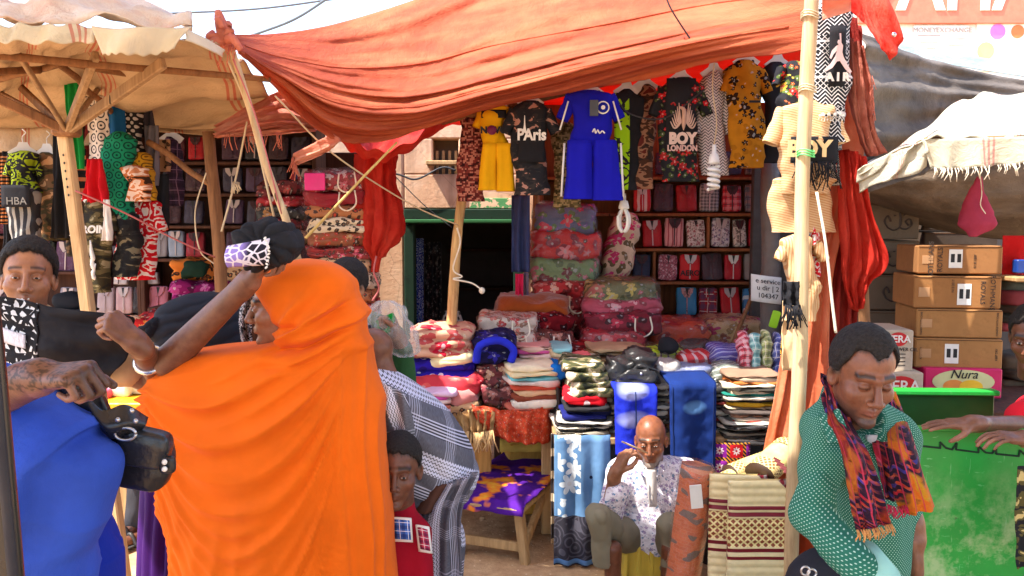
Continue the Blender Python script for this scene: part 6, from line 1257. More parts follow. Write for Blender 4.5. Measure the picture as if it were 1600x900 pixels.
def m_hair(c=(.010, .008, .008), c2=(.03, .026, .024)):
    g = Gx('hair'); o = g.obj(); n = g.noise(o, 150, 3, .7); return g.fin(g.ramp(n, [(.35, c), (.7, c2)]), .8, .25, g.bump(n, .9, .006))
HAIR = m_hair()
def head_field(jaw=1., nose=1., lid=0.):
    def f(p):
        x = np.abs(p[:, 0]); q = np.stack([x, p[:, 1], p[:, 2]], 1)
        d = d_ell(p, (0, .012, .046), (.079, .098, .093)); d = smin(d, d_ell(p, (0, -.024, -.040), (.060*jaw, .070, .086)), .03)
        d = smin(d, d_ell(q, (.046, -.052, -.024), (.024, .030, .024)), .022); d = smin(d, d_ell(p, (0, -.074, -.108), (.026*jaw, .022, .018)), .022)
        d = smin(d, d_cap(q, (.0, -.090, .030), (.046, -.074, .032), .011, .009), .016)
        d = smax(d, -d_ell(q, (.031, -.104, .008), (.021, .022, .014)), .014)
        d = smin(d, d_ell(q, (.031, -.076, .006), (.0165, .016, .0135)), .004)                    # lids
        d = smin(d, d_cap(p, (0, -.090, .022), (0, -.116, -.030), .0075, .0115*nose), .010)
        d = smin(d, d_ell(q, (.0135*nose, -.103, -.036), (.0105*nose, .012, .009)), .007)
        d = smin(d, d_cap(q, (0, -.094, -.061), (.023, -.082, -.063), .0075, .004), .006); d = smin(d, d_cap(q, (0, -.093, -.074), (.021, -.081, -.071), .0085, .004), .006)
        d = smax(d, -d_cap(q, (0, -.106, -.0672), (.023, -.090, -.067), .0022), .003)
        d = smax(d, -d_ell(p, (0, -.101, -.088), (.02, .008, .006)), .01)
        e = d_ell(q, (.080, .012, -.004), (.010, .021, .033), np.array(Matrix.Rotation(-.35, 3, 'Z'))); e = smax(e, -d_ell(q, (.089, .004, -.004), (.008, .012, .020)), .006); d = smin(d, e, .008)
        d = smin(d, d_cap(p, (0, .028, -.05), (0, .045, -.20), .056, .060), .03); return d
    return f
def head_color(V, skin, lips=None, beard=0., beardc=(.12, .11, .10), brow=1., lash=1., hair=None):
    s = np.array(skin); C_ = np.tile(s, (len(V), 1)); x = np.abs(V[:, 0]); y = V[:, 1]; z = V[:, 2]; fr = y < -.05
    def blend(w, c): C_[:] = C_*(1-w[:, None])+np.array(c)*w[:, None]
    g = lambda v, m, w: np.exp(-((v-m)/w)**2)
    blend(.55*g(x, .0, .024)*g(z, -.068, .012)*fr*1., np.array(lips if lips is not None else s*np.array([.8, .55, .55])))
    blend(np.clip(1.1*brow*g(z-(.040-.25*np.maximum(0, x-.036)), 0, .0055)*((x > .012) & (x < .056))*fr, 0, .9), (.012, .009, .008))
    blend(np.clip(.8*lash*g(z-(.004-7*(x-.031)**2), 0, .0028)*((x > .015) & (x < .047))*(y < -.07), 0, .9), (.01, .006, .005))
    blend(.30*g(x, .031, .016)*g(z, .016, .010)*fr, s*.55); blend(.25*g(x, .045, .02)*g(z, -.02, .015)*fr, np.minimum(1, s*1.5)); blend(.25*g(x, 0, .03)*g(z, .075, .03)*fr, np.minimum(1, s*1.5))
    if hair is not None:                                                            # cropped hair thins out at its edge
        hd = hair_field(**hair)(V); n = np.array([mnoise.noise(tuple(q*220)) for q in V]); blend(np.clip((.010-hd+.004*n)/.010, 0, 1)*.9, (.016, .013, .012))
    if beard:
        w = np.clip((-.052-z)/.02, 0, 1)*np.clip((.03-y)/.03, 0, 1)*np.where(z > -.088, np.clip((x-.028)/.008, 0, 1)+g(z, -.050, .007)*(x < .03), 1)*(z > -.135); blend(np.clip(w*beard, 0, .85), beardc)
    return C_
def hair_field(th=.010, front=.085, recede=0., nape=-.05, side=.0):
    def f(p):
        x = np.abs(p[:, 0]); y = p[:, 1]; z = p[:, 2]
        d = d_ell(p, (0, .014, .048), (.079+th, .098+th, .093+th*1.1))
        hz = np.interp(y, [-.11, -.075, -.045, -.005, .03, .10], [front+.016, front+.010, .072, .020+side, -.014, nape])+.004*np.sin(p[:, 0]*190)+.003*np.sin(p[:, 0]*410+p[:, 1]*300)
        hz = hz+recede*np.exp(-((x-.045)/.022)**2)*(y < -.02)
        return smax(d, (hz-z)*.75, .008)
    return f
def xform(V, M): return V@np.array(M.to_3x3()).T+np.array(M.translation)
def head_matrix(px, py, Y, yaw=0, pitch=0, roll=0, s=.86):
    """face looks to -Y at yaw 0; yaw>0 turns it to image right; pitch>0 bows it"""
    return Matrix.Translation(W(px, py, Y)) @ Matrix.Rotation(R(yaw), 4, 'Z') @ Matrix.Rotation(R(pitch), 4, 'X') @ Matrix.Rotation(R(roll), 4, 'Y') @ Matrix.Scale(s, 4)
class Body:
    """collects one body mesh (skin) in world space"""
    def __init__(s): s.V = []; s.F = []; s.C = []; s.n = 0
    def add(s, V, F, C_):
        s.V.append(V); s.F.append(F+s.n); s.C.append(C_ if np.ndim(C_) == 2 else np.tile(np.array(C_), (len(V), 1))); s.n += len(V)
    def build(s, parent, name='body'): return mk(name, np.concatenate(s.V), np.concatenate(s.F), SKIN, parent, col=np.concatenate(s.C))
def put_head(body, parent, M, skin, jaw=1., nose=1., eyes=True, hair=dict(), h=.0034, beard=0., beardc=(.1, .09, .085), hairm=None, lips=None, brow=1., gaze=0., openm=False, eyeo=1.):
    V, F = sdf_mesh(head_field(jaw, nose), (-.10, -.14, -.20), (.10, .125, .15), h)
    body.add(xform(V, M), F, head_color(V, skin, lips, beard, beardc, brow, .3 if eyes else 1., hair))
    if eyes:
        for s in (-1, 1):
            v, f, _ = ell_vf((s*.031, -.0800, .0045), (.0128, .0148, .0076*eyeo), 8); e = mk('eye', xform(np.array([tuple(q) for q in v]), M), f, M_EYEW, parent)
            v, f, _ = ell_vf((s*.031+gaze, -.0915, .0045), (.0058, .0042, .0066*eyeo), 6); mk('iris', xform(np.array([tuple(q) for q in v]), M), f, M_IRIS, e)
    if openm:
        v, f, _ = box_vf((0, -.0945, -.066), (.024, .006, .0065), None, .001); mk('teeth', xform(np.array([tuple(q) for q in v]), M), f, M_TEETH, parent)
    if hair is not None:
        V, F = sdf_mesh(hair_field(**hair), (-.12, -.13, -.12), (.12, .14, .18), .0045); N = vnormals(V, F)
        d = np.array([mnoise.noise(tuple(q*95)) for q in V])*.0022+np.array([mnoise.noise(tuple(q*30)) for q in V])*.002; V = V+N*d[:, None]
        mk('hair', xform(V, M), F, hairm or HAIR, parent)
FING = [((.030, .095), (.042, .026, .022), .0092), ((.010, .099), (.046, .030, .023), .0096), ((-.010, .094), (.043, .028, .022), .0090), ((-.028, .084), (.034, .021, .019), .0080)]
def hand_field(curl, thumb=None, side=1, spread=.06):
    """wrist at 0, fingers along +z, palm faces -y, thumb on side*x; curl: 4 tuples of 3 joint angles (deg)"""
    segs = []
    for i, ((mx, mz), ls, r) in enumerate(FING):
        p = Vector((mx, 0, mz)); a = 0; sp = (1.5-i)*spread
        for k in range(3):
            a += R(curl[i][k]); q = p+Vector((math.sin(sp)*math.cos(a), -math.sin(a), math.cos(sp)*math.cos(a)))*ls[k]; segs.append((p, q, r*(1-.10*k), r*(1-.10*(k+1)))); p = q
    tb = thumb or ((.026, -.010, .028), (.050, -.024, .060), (.054, -.040, .088), (.050, -.052, .108))
    def f(p):
        q = p*np.array([side, 1, 1]); d = d_cap(q, (0, 0, -.03), (0, 0, .01), .026, .027)
        for i, ((mx, mz), ls, r) in enumerate(FING): d = smin(d, d_cap(q, (mx*.6, .0, .012), (mx, 0, mz-.004), .0165, .0120), .012)
        d = smin(d, d_ell(q, (0, -.004, .055), (.036, .014, .045)), .01); fd = np.full(len(p), 9.)
        for a, b, ra, rb in segs: fd = np.minimum(fd, d_cap(q, a, b, ra, rb))
        td = np.full(len(p), 9.)
        for k in range(3): td = smin(td, d_cap(q, tb[k], tb[k+1], (.0150, .0112, .0100)[k], (.0115, .0100, .0080)[k]), .004)
        return smin(smin(d, fd, .005), td, .007)
    return f
def frame(zdir, palm):
    z = Vector(zdir).normalized(); y = -(Vector(palm)-z*Vector(palm).dot(z)).normalized(); x = y.cross(z); return Matrix((x, y, z)).transposed()
def put_arm(body, pts, radii, fdir, palm, curl, skin, side=1, s=1., h=.0042, thumb=None, henna=False, nail=True, spread=.06):
    """pts: elbow..wrist world points; hand attached at the last"""
    w = Vector(pts[-1]); M = frame(fdir, palm); Mi = np.array(M); hf = hand_field(curl, thumb, side, spread)
    def f(p):
        q = ((p-v3(w))@Mi)/s; d = hf(q)*s
        for (a, b), (ra, rb) in zip(zip(pts[:-1], pts[1:]), zip(radii[:-1], radii[1:])): d = smin(d, d_cap(p, a, b, ra, rb), .022)
        return d
    allp = [Vector(p) for p in pts]+[w+M@Vector(q)*s for q in ((.09, -.1, -.03), (-.09, .05, .21), (.09, .05, .21), (-.09, -.1, .0), (0, -.13, .1))]
    lo = [min(p[i] for p in allp)-.055 for i in range(3)]; hi = [max(p[i] for p in allp)+.055 for i in range(3)]
    V, F = sdf_mesh(f, lo, hi, h); q = ((V-v3(w))@Mi)/s; C_ = np.tile(np.array(skin), (len(V), 1))
    palmside = np.clip((-q[:, 1]-.004)/.012, 0, 1)*(q[:, 2] > .0); C_ = C_*(1-.35*palmside[:, None])+np.minimum(1, np.array(skin)*2.2+.05)*.35*palmside[:, None]
    if henna:
        n = np.array([mnoise.noise(tuple(a*75))+.5*mnoise.noise(tuple(a*140)) for a in q]); k = (np.abs(n) < .13)*(q[:, 1] > -.010)*(q[:, 2] > -.09)*(q[:, 2] < .10); w_ = np.clip(k*.8+np.clip((q[:, 2]-.085)/.02, 0, 1)*.75, 0, .85)[:, None]; C_ = C_*(1-w_)+C_*.16*w_
    body.add(V, F, C_)
    if nail: return
FIST = [(70, 85, 50), (72, 88, 50), (75, 88, 50), (78, 88, 50)]; RELAX = [(18, 25, 15), (24, 30, 18), (28, 34, 20), (32, 36, 22)]; FLAT = [(4, 8, 5)]*4; PINCH = [(48, 52, 22), (50, 60, 30), (46, 58, 32), (40, 52, 30)]
def put_core(body, caps, skin):
    """trunk and limbs under the clothes, joining head, arms and feet"""
    lo, hi = bounds([c[0] for c in caps]+[c[1] for c in caps], .16)
    def f(p):
        d = np.full(len(p), 9.)
        for a, b, ra, rb in caps: d = smin(d, d_cap(p, a, b, ra, rb), .03)
        return d
    V, F = sdf_mesh(f, lo, hi, .018); body.add(V, F, skin)
def garment(name, f, lo, hi, h, mat, parent, amp=.008, freq=11, seed=0, stretch=(1, 1, .55), uvf=None, creases=0.):
    V, F = sdf_mesh(f, lo, hi, h); N = vnormals(V, F); q = V*np.array(stretch)*freq+seed*3.1
    d = np.array([mnoise.fractal(tuple(a), 1., 2., 3) for a in q])*amp
    if creases: d += np.array([abs(mnoise.noise(tuple(a*.6+5)))**.6 for a in q])*creases-creases*.4
    V = V+N*d[:, None]; c = (np.array(lo, float)+np.array(hi, float))/2
    uv = uvf(V) if uvf else np.stack([V[:, 0]+.55*(V[:, 1]-c[1]), V[:, 2]+.25*(V[:, 1]-c[1])], 1)
    return mk(name, V, F, mat, parent, uv=uv)
def bounds(P, r): return [min(p[i] for p in P)-r for i in range(3)], [max(p[i] for p in P)+r for i in range(3)]
SK1, SK2, SK3 = C(132, 88, 62), C(116, 76, 56), C(150, 102, 74)
def outline_loft(name, rows, Y, dep, mat, parent, fold, n=140, m=170, pw=.8, yoff=None, flip=False):
    """draped figure: rows (py, left px, right px, half depth, centre Y offset) -> closed loft with folds"""
    Rw = [Vector((r[0], r[1], r[2])) for r in rows]; Dp = [Vector((r[3], r[4], 0)) for r in rows]; V = []; F = []; UV = []
    for i in range(m+1):
        t = i/m*(len(rows)-1); a = catmull(Rw, t); b = catmull(Dp, t); YY = Y+b.y; cx = (a.y+a.z)/2; hw = max(1., (a.z-a.y)/2)
        for k in range(n):
            w = 2*math.pi*k/n; cw, sw = math.cos(w), math.sin(w); x = math.copysign(abs(cw)**pw, cw); y = math.copysign(abs(sw)**pw, sw)
            px = cx+hw*x; p = W(px, a.x, YY); p.y += b.x*y; nd = Vector((x/hw*40, y/max(.03, b.x)*.05, 0)); nd = nd.normalized() if nd.length else nd
            p = p+nd*fold(px, a.x, y, x); V.append(p); UV.append((p.x+.5*(p.y-YY), p.z))
    for i in range(m):
        for k in range(n): F.append((i*n+k, (i+1)*n+k, (i+1)*n+(k+1) % n, i*n+(k+1) % n))
    F.append(tuple(range(n))); F.append(tuple(range((m+1)*n-1, m*n-1, -1)))
    return mk(name, V, F, mat, parent, uv=UV)
def swell(g, p, seed=0):
    """uneven drapery folds: narrow rounded ridges, wide hollows"""
    k = math.floor(g/p); t = g/p-k; a = .25+.95*abs(math.sin(k*12.9898+seed*7.1)*43758.5453 % 1); b = .25+.95*abs(math.sin((k+1)*12.9898+seed*7.1)*43758.5453 % 1)
    return a*max(0, 1-t/.42)**1.7 + b*max(0, (t-.55)/.45)**1.3
def crease(g, p, sharp=.55): return 1-abs(math.sin(math.pi*g/p))**sharp
def sst(a, b, x): t = min(1, max(0, (x-a)/(b-a))); return t*t*(3-2*t)

# ------------------------------------------------------------------ woman in orange
def woman_orange():
    Y = 2.5; t = thing('person', 'woman in a long orange veil seen from behind with her arm raised', 'person', W(440, 1250, Y)*1)
    rows = [(404, 476, 484, .02, 0), (407, 456, 505, .05, 0), (412, 442, 522, .075, 0), (420, 427, 536, .09, 0), (432, 413, 548, .105, 0), (450, 403, 557, .11, 0), (470, 412, 566, .115, 0), (490, 424, 570, .118, 0), (510, 435, 573, .12, 0), (527, 440, 576, .125, 0), (537, 398, 578, .13, 0), (544, 318, 579, .15, .01), (554, 276, 582, .17, .02), (568, 254, 584, .18, .02), (584, 238, 587, .19, .02), (604, 226, 590, .2, .02), (640, 225, 596, .21, .02), (690, 236, 602, .22, .02), (740, 250, 607, .22, .02), (800, 266, 611, .22, .02), (860, 276, 614, .22, .02), (930, 286, 617, .22, .02), (1080, 300, 618, .23, .02), (1225, 306, 622, .24, .02)]
    def fold(px, py, y, x):
        nz = fb(px*.006, py*.006, 1.3+.5*y, 2); u = (px-420)/190
        hood = 1-sst(505, 560, py); d = 0
        ang = math.atan2(575-py, px-395)*180/math.pi                                    # fan from under the chin
        d += -hood*sst(446, 520, px+.5*(py-440))*-.042*swell(ang+6*nz, 13, 2)*sst(420, 480, py)
        uu = (px-232)/358; ed = 1-sst(.78, .95, uu); qq = max(.24, min(1, 4*uu*(1-uu))); s_ = (py-(590-95*uu))/qq+46*fb(px*.0026, py*.0026, 5, 2)
        sw = (1-hood); d += ed*sw*.032*swell(s_, 58, 1)*(.45+.55*qq)*sst(-40, 60, s_)*min(1.2, max(.15, .75+1.5*fb(px*.004, py*.004, 4, 2)))
        d += ed*sw*.016*swell(s_+20*uu, 33, 3)*(.4+.6*qq)*max(.15, .5+1.5*fb(px*.006, py*.004, 9, 2))*sst(-60, 20, s_)
        v = px-.16*(py-640)*(-1 if px < 420 else .25)+10*fb(px*.003, py*.003, 8, 2); wv = (1-hood)*(sst(.55, .95, abs(u))*.8+.7*sst(720, 900, py))
        d += wv*.014*swell(v, 36, 5)*sst(640, 760, py)+(1-ed)*(1-hood)*.011*swell(px-.05*(py-500)+8*fb(px*.003, py*.003, 2, 2), 15, 8); d += .010*fb(px*.008, py*.008, y, 2)
        yc = 538-40*sst(470, 585, px); fr = sst(425, 445, px)*(1-.85*sst(530, 572, px))
        d += fr*(-.030*math.exp(-((py-yc)/6)**2)+.016*math.exp(-((py-yc+15)/8)**2)-.014*math.exp(-((py-yc-22)/6)**2)-.012*math.exp(-((py-yc+30+.05*(px-430))/5)**2))-.016*(1-hood)*sst(.2, -.4, x)            # wrap line round the neck
        return d*(1 if y < .3 else .4)
    outline_loft('veil', rows, Y, 0, cloth(C(232, 104, 6), .14, .8, .22, .004, 60, sheen=.05), t, fold, n=260, m=330, pw=.72)
    b = Body(); M = head_matrix(440, 482, Y-.01, -84, 4, 0, .87); put_head(b, t, M, SK3, jaw=.95, nose=1.15, hair=None, eyes=True)
    e = W(262, 566, Y-.08); w = W(388, 440, Y-.16); put_arm(b, [e, w], [.047, .031], (w-e)+Vector((.0, 0, .08)), (.6, .2, -.5), FIST, SK2, side=1)
    b.build(t); return t
woman_orange()
def bundle():
    Y = 2.3; t = thing('black_cloth_bundle', 'bunched black cloth with a violet embroidered border held up in the raised hand', 'cloth', W(415, 430, Y))
    V, F, UV = puff_vf(W(420, 384, Y), (.185, .15, .140), n=40, pw=.75, amp=.012, seed=2, freq=7, rot=rxyz(0, R(-12), 0)); V = [Vector(v) for v in V]; c = W(420, 384, Y); out = []
    for v in V:
        d = (v-c); a = math.atan2(d.z, d.x)+.35*fb(d.x*6, d.z*6, d.y*6, 2); s = crease(a*57+90*d.y+20*fb(d.x*9, d.y*9, d.z*9, 2), 34, .8); out.append(v+d.normalized()*(-.012*s+.012*fb(v.x*14, v.y*14, v.z*14)))
    mk('cloth', out, F, cloth((.016, .017, .022), .2, .85, .4), t, uv=UV)
    for k, (a, r0) in enumerate(()):
        P = smooth_path([W(a[0], a[1]-16, Y-.02), W(a[0]+6, a[1], Y-.05), W(a[0]-2, a[1]+20, Y-.03)], 5); v, f, uv = tube_vf(P, [r0*(.5+math.sin(math.pi*i/(len(P)-1))*.6) for i in range(len(P))], 12); mk('fold', v, f, cloth((.016, .017, .022), .2, .85, .4), t, uv=uv)
    def m_border():
        g = Gx('violet_border'); u = g.uv(); e = g.voro(u, 42, 'DISTANCE_TO_EDGE'); X, Y_, Z = g.sep(u); base = g.mix(g.step(X, .055, .012), C(150, 130, 206), (.02, .018, .03))
        return g.fin(g.mix(g.math('LESS_THAN', e, .10), base, C(226, 222, 236)), .8, .2)
    def fn(u, v): p = W(356+66*u, 384-12*u+(34+8*u)*v, Y-.075); p.y += -.035*math.sin(math.pi*(v*.8+.1))+.02*(1-u)*0+.03*(u-.5)**2; return p
    sheet('embroidered_border', fn, 22, 14, m_border(), t, thick=.006)
    q = smooth_path([W(414, 372, Y-.11), W(420, 392, Y-.12), W(416, 418, Y-.11)], 5)
    for k, p in enumerate(q): v, f, uv = ell_vf(p, (.005, .003, .003), 4, rxyz(0, R(40 if k % 2 else -40), 0)); mk('stitch', v, f, M_INKW, t)
    # tail hanging below the hand
    sheet('tail', lambda u, v: W(376+18*u+3*math.sin(v*7), 424+116*v, Y+.55+.02*math.sin(u*9+v*3)), 10, 18, pat('paisley', (.015, .015, .02), C(200, 196, 200), 26), t, thick=.006)
bundle()
# ------------------------------------------------------------------ woman in black headscarf and purple dress
def woman_purple():
    Y = 3.1; t = thing('person', 'woman in a black headscarf and purple dress behind the orange veil', 'person', W(300, 1080, Y))
    f1 = lambda px, py, y, x: -.010*(crease(py+.35*px+20*fb(px*.01, py*.01, 2), 24, .6)-.3)
    outline_loft('headscarf', [(457, 304, 330, .05, 0), (461, 286, 348, .08, 0), (470, 266, 362, .11, 0), (484, 250, 373, .125, 0), (502, 241, 380, .13, 0), (522, 240, 383, .13, 0), (540, 250, 380, .12, 0), (556, 262, 372, .10, 0)], Y, 0, cloth((.018, .022, .034), .2, .85, .3), t, f1, 90, 60)
    b = MB()
    for P in ([(246, 500), (232, 512), (219, 514)], [(246, 504), (236, 520), (228, 526)], [(250, 500), (242, 508), (236, 506)]):
        q = smooth_path([W(x, y, Y-.1) for x, y in P], 5); b.add(*tube_vf(q, [.03*(1-.55*abs(i/(len(q)-1)-.35)) for i in range(len(q))], 10, squash=.5))
    b.build('knot', cloth((.018, .022, .034), .2, .85, .3), t, smooth=True)
    f2 = lambda px, py, y, x: -.022*(crease(px-.02*py+8*fb(px*.01, py*.005, 1), 21, .7)-.35)
    outline_loft('dress', [(524, 262, 350, .07, .03), (548, 250, 372, .11, .03), (580, 240, 384, .14, .03), (680, 236, 386, .17, .03), (800, 231, 390, .2, .03), (900, 228, 396, .22, .03), (1075, 222, 402, .25, .03)], Y, 0, cloth(C(58, 14, 96), .15, .7, .2), t, f2, 120, 70)
    b = Body(); put_head(b, t, head_matrix(316, 512, Y+.02, 170, 0, 0, .84), SK2, hair=None, eyes=False, h=.006); b.build(t)
woman_purple()
# ------------------------------------------------------------------ young man showing the black abaya
def man_left():
    Y = 2.55; t = thing('person', 'young man in a beige shirt holding up a black embroidered robe', 'person', W(60, 1240, Y))
    b = Body(); put_head(b, t, head_matrix(44, 437, Y-.02, 26, -4, 3, .88), SK3, jaw=1.0, nose=1.05, eyes=True, hair=dict(th=.014, front=.092, nape=-.03), beard=.35, openm=True, eyeo=.55, brow=.8)
    sh = W(150, 545, Y); el = W(262, 604, Y+.03); wr = W(214, 536, Y-.25)
    put_arm(b, [W(176, 566, Y-.03), el, wr], [.047, .044, .030], W(172, 500, Y-.27)-wr, (-.55, .5, -.6), FIST, SK2, side=-1, h=.004)
    put_arm(b, [W(-20, 620, Y-.0), W(-24, 600, Y-.08), W(-12, 570, Y-.10)], [.045, .04, .03], (0.2, -.2, .6), (.6, -.2, 0), FIST, SK2, side=1, h=.006)
    b.build(t)
    n0 = W(45, 490, Y+.02); ch = W(60, 600, Y+.06); hip = W(70, 860, Y+.06)
    P = [n0, W(-30, 535, Y+.05), W(140, 545, Y+.04), W(188, 572, Y-.02), ch, hip]
    def f(p):
        d = d_ell(p, ch, (.19, .13, .26)); d = smin(d, d_ell(p, hip, (.17, .13, .30)), .08); d = smin(d, d_cap(p, W(-20, 530, Y+.05), W(130, 536, Y+.03), .07, .07), .06)
        d = smin(d, d_cap(p, W(130, 540, Y+.02), W(196, 576, Y-.03), .075, .062), .03); d = smax(d, d_ell(p, W(60, 640, Y), (3, 3, 3)), .01); return d
    lo, hi = bounds(P, .32); garment('shirt', f, lo, hi, .011, cloth(C(196, 170, 130), .2, wr=.5), t, .012, 9)
    def g(p): return smin(d_cap(p, W(30, 880, Y+.06), W(20, 1235, Y+.06), .11, .07), d_cap(p, W(110, 880, Y+.06), W(120, 1235, Y+.06), .11, .07), .04)
    lo, hi = bounds([W(20, 860, Y), W(120, 1240, Y)], .16); garment('trousers', g, lo, hi, .014, cloth((.04, .04, .05)), t)
    # bracelet
    c = wr.lerp(el, .36); d = (el-wr).normalized(); a = d.cross(Vector((0, 1, 0))).normalized(); e = d.cross(a)
    v, f_, uv = tube_vf([c+a*.040*math.cos(w)+e*.040*math.sin(w) for w in [i*math.pi/12 for i in range(25)]], .0055, 6, False, 1.6); mk('bracelet', v, f_, glossy((.75, .74, .72), .2, metal=.8), t)
man_left()
def robe():
    Y = 2.38; t = thing('black_robe', 'black robe with a black and white embroidered panel held out by the young man', 'robe', W(110, 610, Y))
    f0 = ctrl(CP([[(-8, 462, Y), (40, 470, Y), (84, 480, Y), (150, 487, Y-.01), (206, 497, Y-.02)], [(-8, 500, Y), (40, 508, Y-.01), (84, 515, Y-.02), (150, 520, Y-.01), (204, 522, Y)], [(-4, 550, Y+.01), (40, 552, Y-.02), (84, 556, Y-.03), (146, 562, Y), (192, 566, Y+.02)], [(0, 606, Y+.02), (40, 604, Y), (84, 604, Y), (130, 606, Y+.02), (160, 600, Y+.04)]]))
    def fd(u, v): return f0(u, v)+Vector((0, .012*math.sin((v*1.6+u*.7)*9)*u+.008*fb(u*4, v*4, 2)+.010*crease((v-.35*u)*100, 30, .6), 0))
    sheet('cloth', lambda u, v: fd(.36+.64*u, v), 46, 34, cloth((.014, .013, .016), .2, .8, .25), t, thick=.004)
    sheet('embroidered_panel', lambda u, v: fd(.36*u, v)+Vector((0, -.004, 0)), 30, 34, pat('triangles', (.014, .014, .017), C(206, 210, 214), .030), t, thick=.004)
    sheet('white_band', lambda u, v: fd(.06+.20*u, .40+.16*v+.05*u)+Vector((0, -.012, 0)), 12, 5, cloth(C(214, 214, 224), .1, wr=.9, scale=90), t, thick=.004)
robe()
# ------------------------------------------------------------------ woman in blue at the left edge with leather bag
def woman_blue():
    Y = 1.5; t = thing('person', 'woman in a bright blue veil cut by the left edge with a hennaed hand', 'person', W(-60, 1860, Y))
    rows = [(330, -200, -130, .06, .05), (350, -230, -100, .10, .05), (400, -246, -82, .12, .05), (470, -240, -76, .13, .05), (530, -256, -90, .15, .03), (570, -300, -50, .17, .02), (592, -310, -4, .18, 0), (612, -320, 56, .18, 0), (634, -325, 100, .18, 0), (656, -330, 130, .18, 0), (682, -332, 160, .18, 0), (698, -334, 184, .18, 0), (718, -334, 196, .18, 0), (745, -334, 196, .18, 0), (790, -334, 186, .18, 0), (840, -330, 166, .18, 0), (900, -326, 150, .19, .02), (1100, -310, 140, .22, .04), (1500, -300, 130, .25, .05), (1800, -300, 130, .26, .05)]
    def fold(px, py, y, x):
        nz = fb(px*.006, py*.006, 3, 2); g = py-.55*px+30*nz
        h_ = px*.9+.42*py+30*nz; return (.034*swell(h_, 130, 3)+.016*swell(h_+40, 64, 7)+.014*swell(g, 90, 4)-.042)*sst(590, 680, py)+.006*nz
    outline_loft('veil', rows, Y, 0, cloth(C(50, 82, 186), .25, .85, .45, .005, 110), t, fold, n=180, m=200, pw=.8)
    rw = [(800, -200, 150, .12, .04), (860, -210, 176, .15, .04), (920, -220, 182, .17, .04), (1300, -240, 190, .2, .05), (1810, -260, 200, .24, .05)]
    outline_loft('skirt', rw, Y+.12, 0, cloth(C(22, 44, 150), .15), t, lambda px, py, y, x: -.02*(crease(px-.06*py, 38, .6)-.3), 90, 30)
    b = Body(); put_head(b, t, head_matrix(-150, 430, Y+.03, 20, 0, 0, .84), SK3, hair=None, h=.006)
    e = W(-60, 640, Y-.05); w = W(58, 590, Y-.10); put_arm(b, [e, w], [.046, .031], W(140, 582, Y-.12)-w, (.1, .25, -.9), FIST, C(112, 76, 60), side=1, henna=True, s=.92, h=.0034)
    b.build(t)
woman_blue()
def bag():
    Y = 1.62; t = thing('leather_bag', 'black leather bag with studded straps hanging in front of the blue veil', 'bag', W(215, 768, Y)); lm = glossy((.014, .014, .017), .32, bump=.5, var=.1); lm2 = glossy((.020, .021, .026), .28, bump=.35)
    puff('bag_body', W(222, 716, Y), (.115, .06, .12), lm, t, n=16, pw=.5, amp=.008, rot=rxyz(0, R(8), 0), seed=3)
    puff('bag_flap', W(228, 700, Y-.02), (.095, .05, .075), lm2, t, n=14, pw=.4, amp=.004, rot=rxyz(0, R(10), 0), seed=6)
    puff('flap_tongue', W(262, 726, Y-.035), (.030, .016, .034), lm, t, n=8, pw=.5, amp=.001)
    for py in (722, 733):
        v, f, uv = ell_vf(W(257, py, Y-.052), (.0055, .005, .0055), 6); mk('press_stud', v, f, M_WHITE, t)
    f0 = ctrl(CP([[(128, 606, Y-.06), (160, 640, Y-.06), (196, 632, Y-.05), (232, 652, Y-.02)], [(140, 640, Y-.07), (166, 668, Y-.08), (200, 662, Y-.07), (228, 664, Y-.04)], [(160, 676, Y-.05), (176, 686, Y-.06), (200, 678, Y-.05), (222, 672, Y-.03)]]))
    sheet('wide_strap', lambda u, v: f0(u, v), 24, 14, lm2, t, thick=.012)
    for x, y in ((184, 656), (206, 642), (212, 658)):
        v, f, uv = ell_vf(W(x, y, Y-.085), (.005, .004, .005), 6); mk('rivet', v, f, M_STEEL, t)
    c = W(196, 678, Y-.07); tube('buckle', [c+Vector((.02*math.cos(w), 0, .012*math.sin(w))) for w in [i*math.pi/8 for i in range(17)]], .003, M_STEEL, t, 6)
    f1 = ctrl(CP([[(56, 596, Y-.02), (100, 602, Y-.06), (146, 604, Y-.05)], [(92, 640, Y), (130, 642, Y-.05), (168, 650, Y-.02)], [(124, 680, Y+.04), (160, 690, Y), (206, 690, Y+.02)], [(150, 704, Y+.05), (190, 716, Y+.02), (212, 720, Y+.02)]]))
    sheet('black_lining', lambda u, v: f1(u, v)+Vector((0, .01*math.sin(u*7+v*9), 0)), 26, 26, lm, t, thick=.02)
bag()
def frame_post():
    Y = .95; t = thing('vehicle_door_edge', 'black rubber edged vehicle door frame leaning at the left edge', 'vehicle door', (W(10, 900, Y).x, Y, 0))
    pts = [W(-6, 430, Y), W(8, 560, Y), W(24, 740, Y), W(38, 900, Y), W(60, 1200, Y), Vector((W(80, 1500, Y).x, Y, 0))]
    rr = [(p, (.030, 0, 0), (0, .012, 0), .6) for p in smooth_path([p+Vector((-.032, 0, 0)) for p in pts], 6)]; v, f, uv = rings_vf(rr, 20, (True, True)); mk('door_frame', v, f, glossy((.012, .012, .014), .3, coat=.4), t)
    tube('rubber_seal', [p+Vector((-.006, -.012, 0)) for p in smooth_path(pts, 6)], .006, glossy((.02, .018, .024), .6), t, 8)
frame_post()
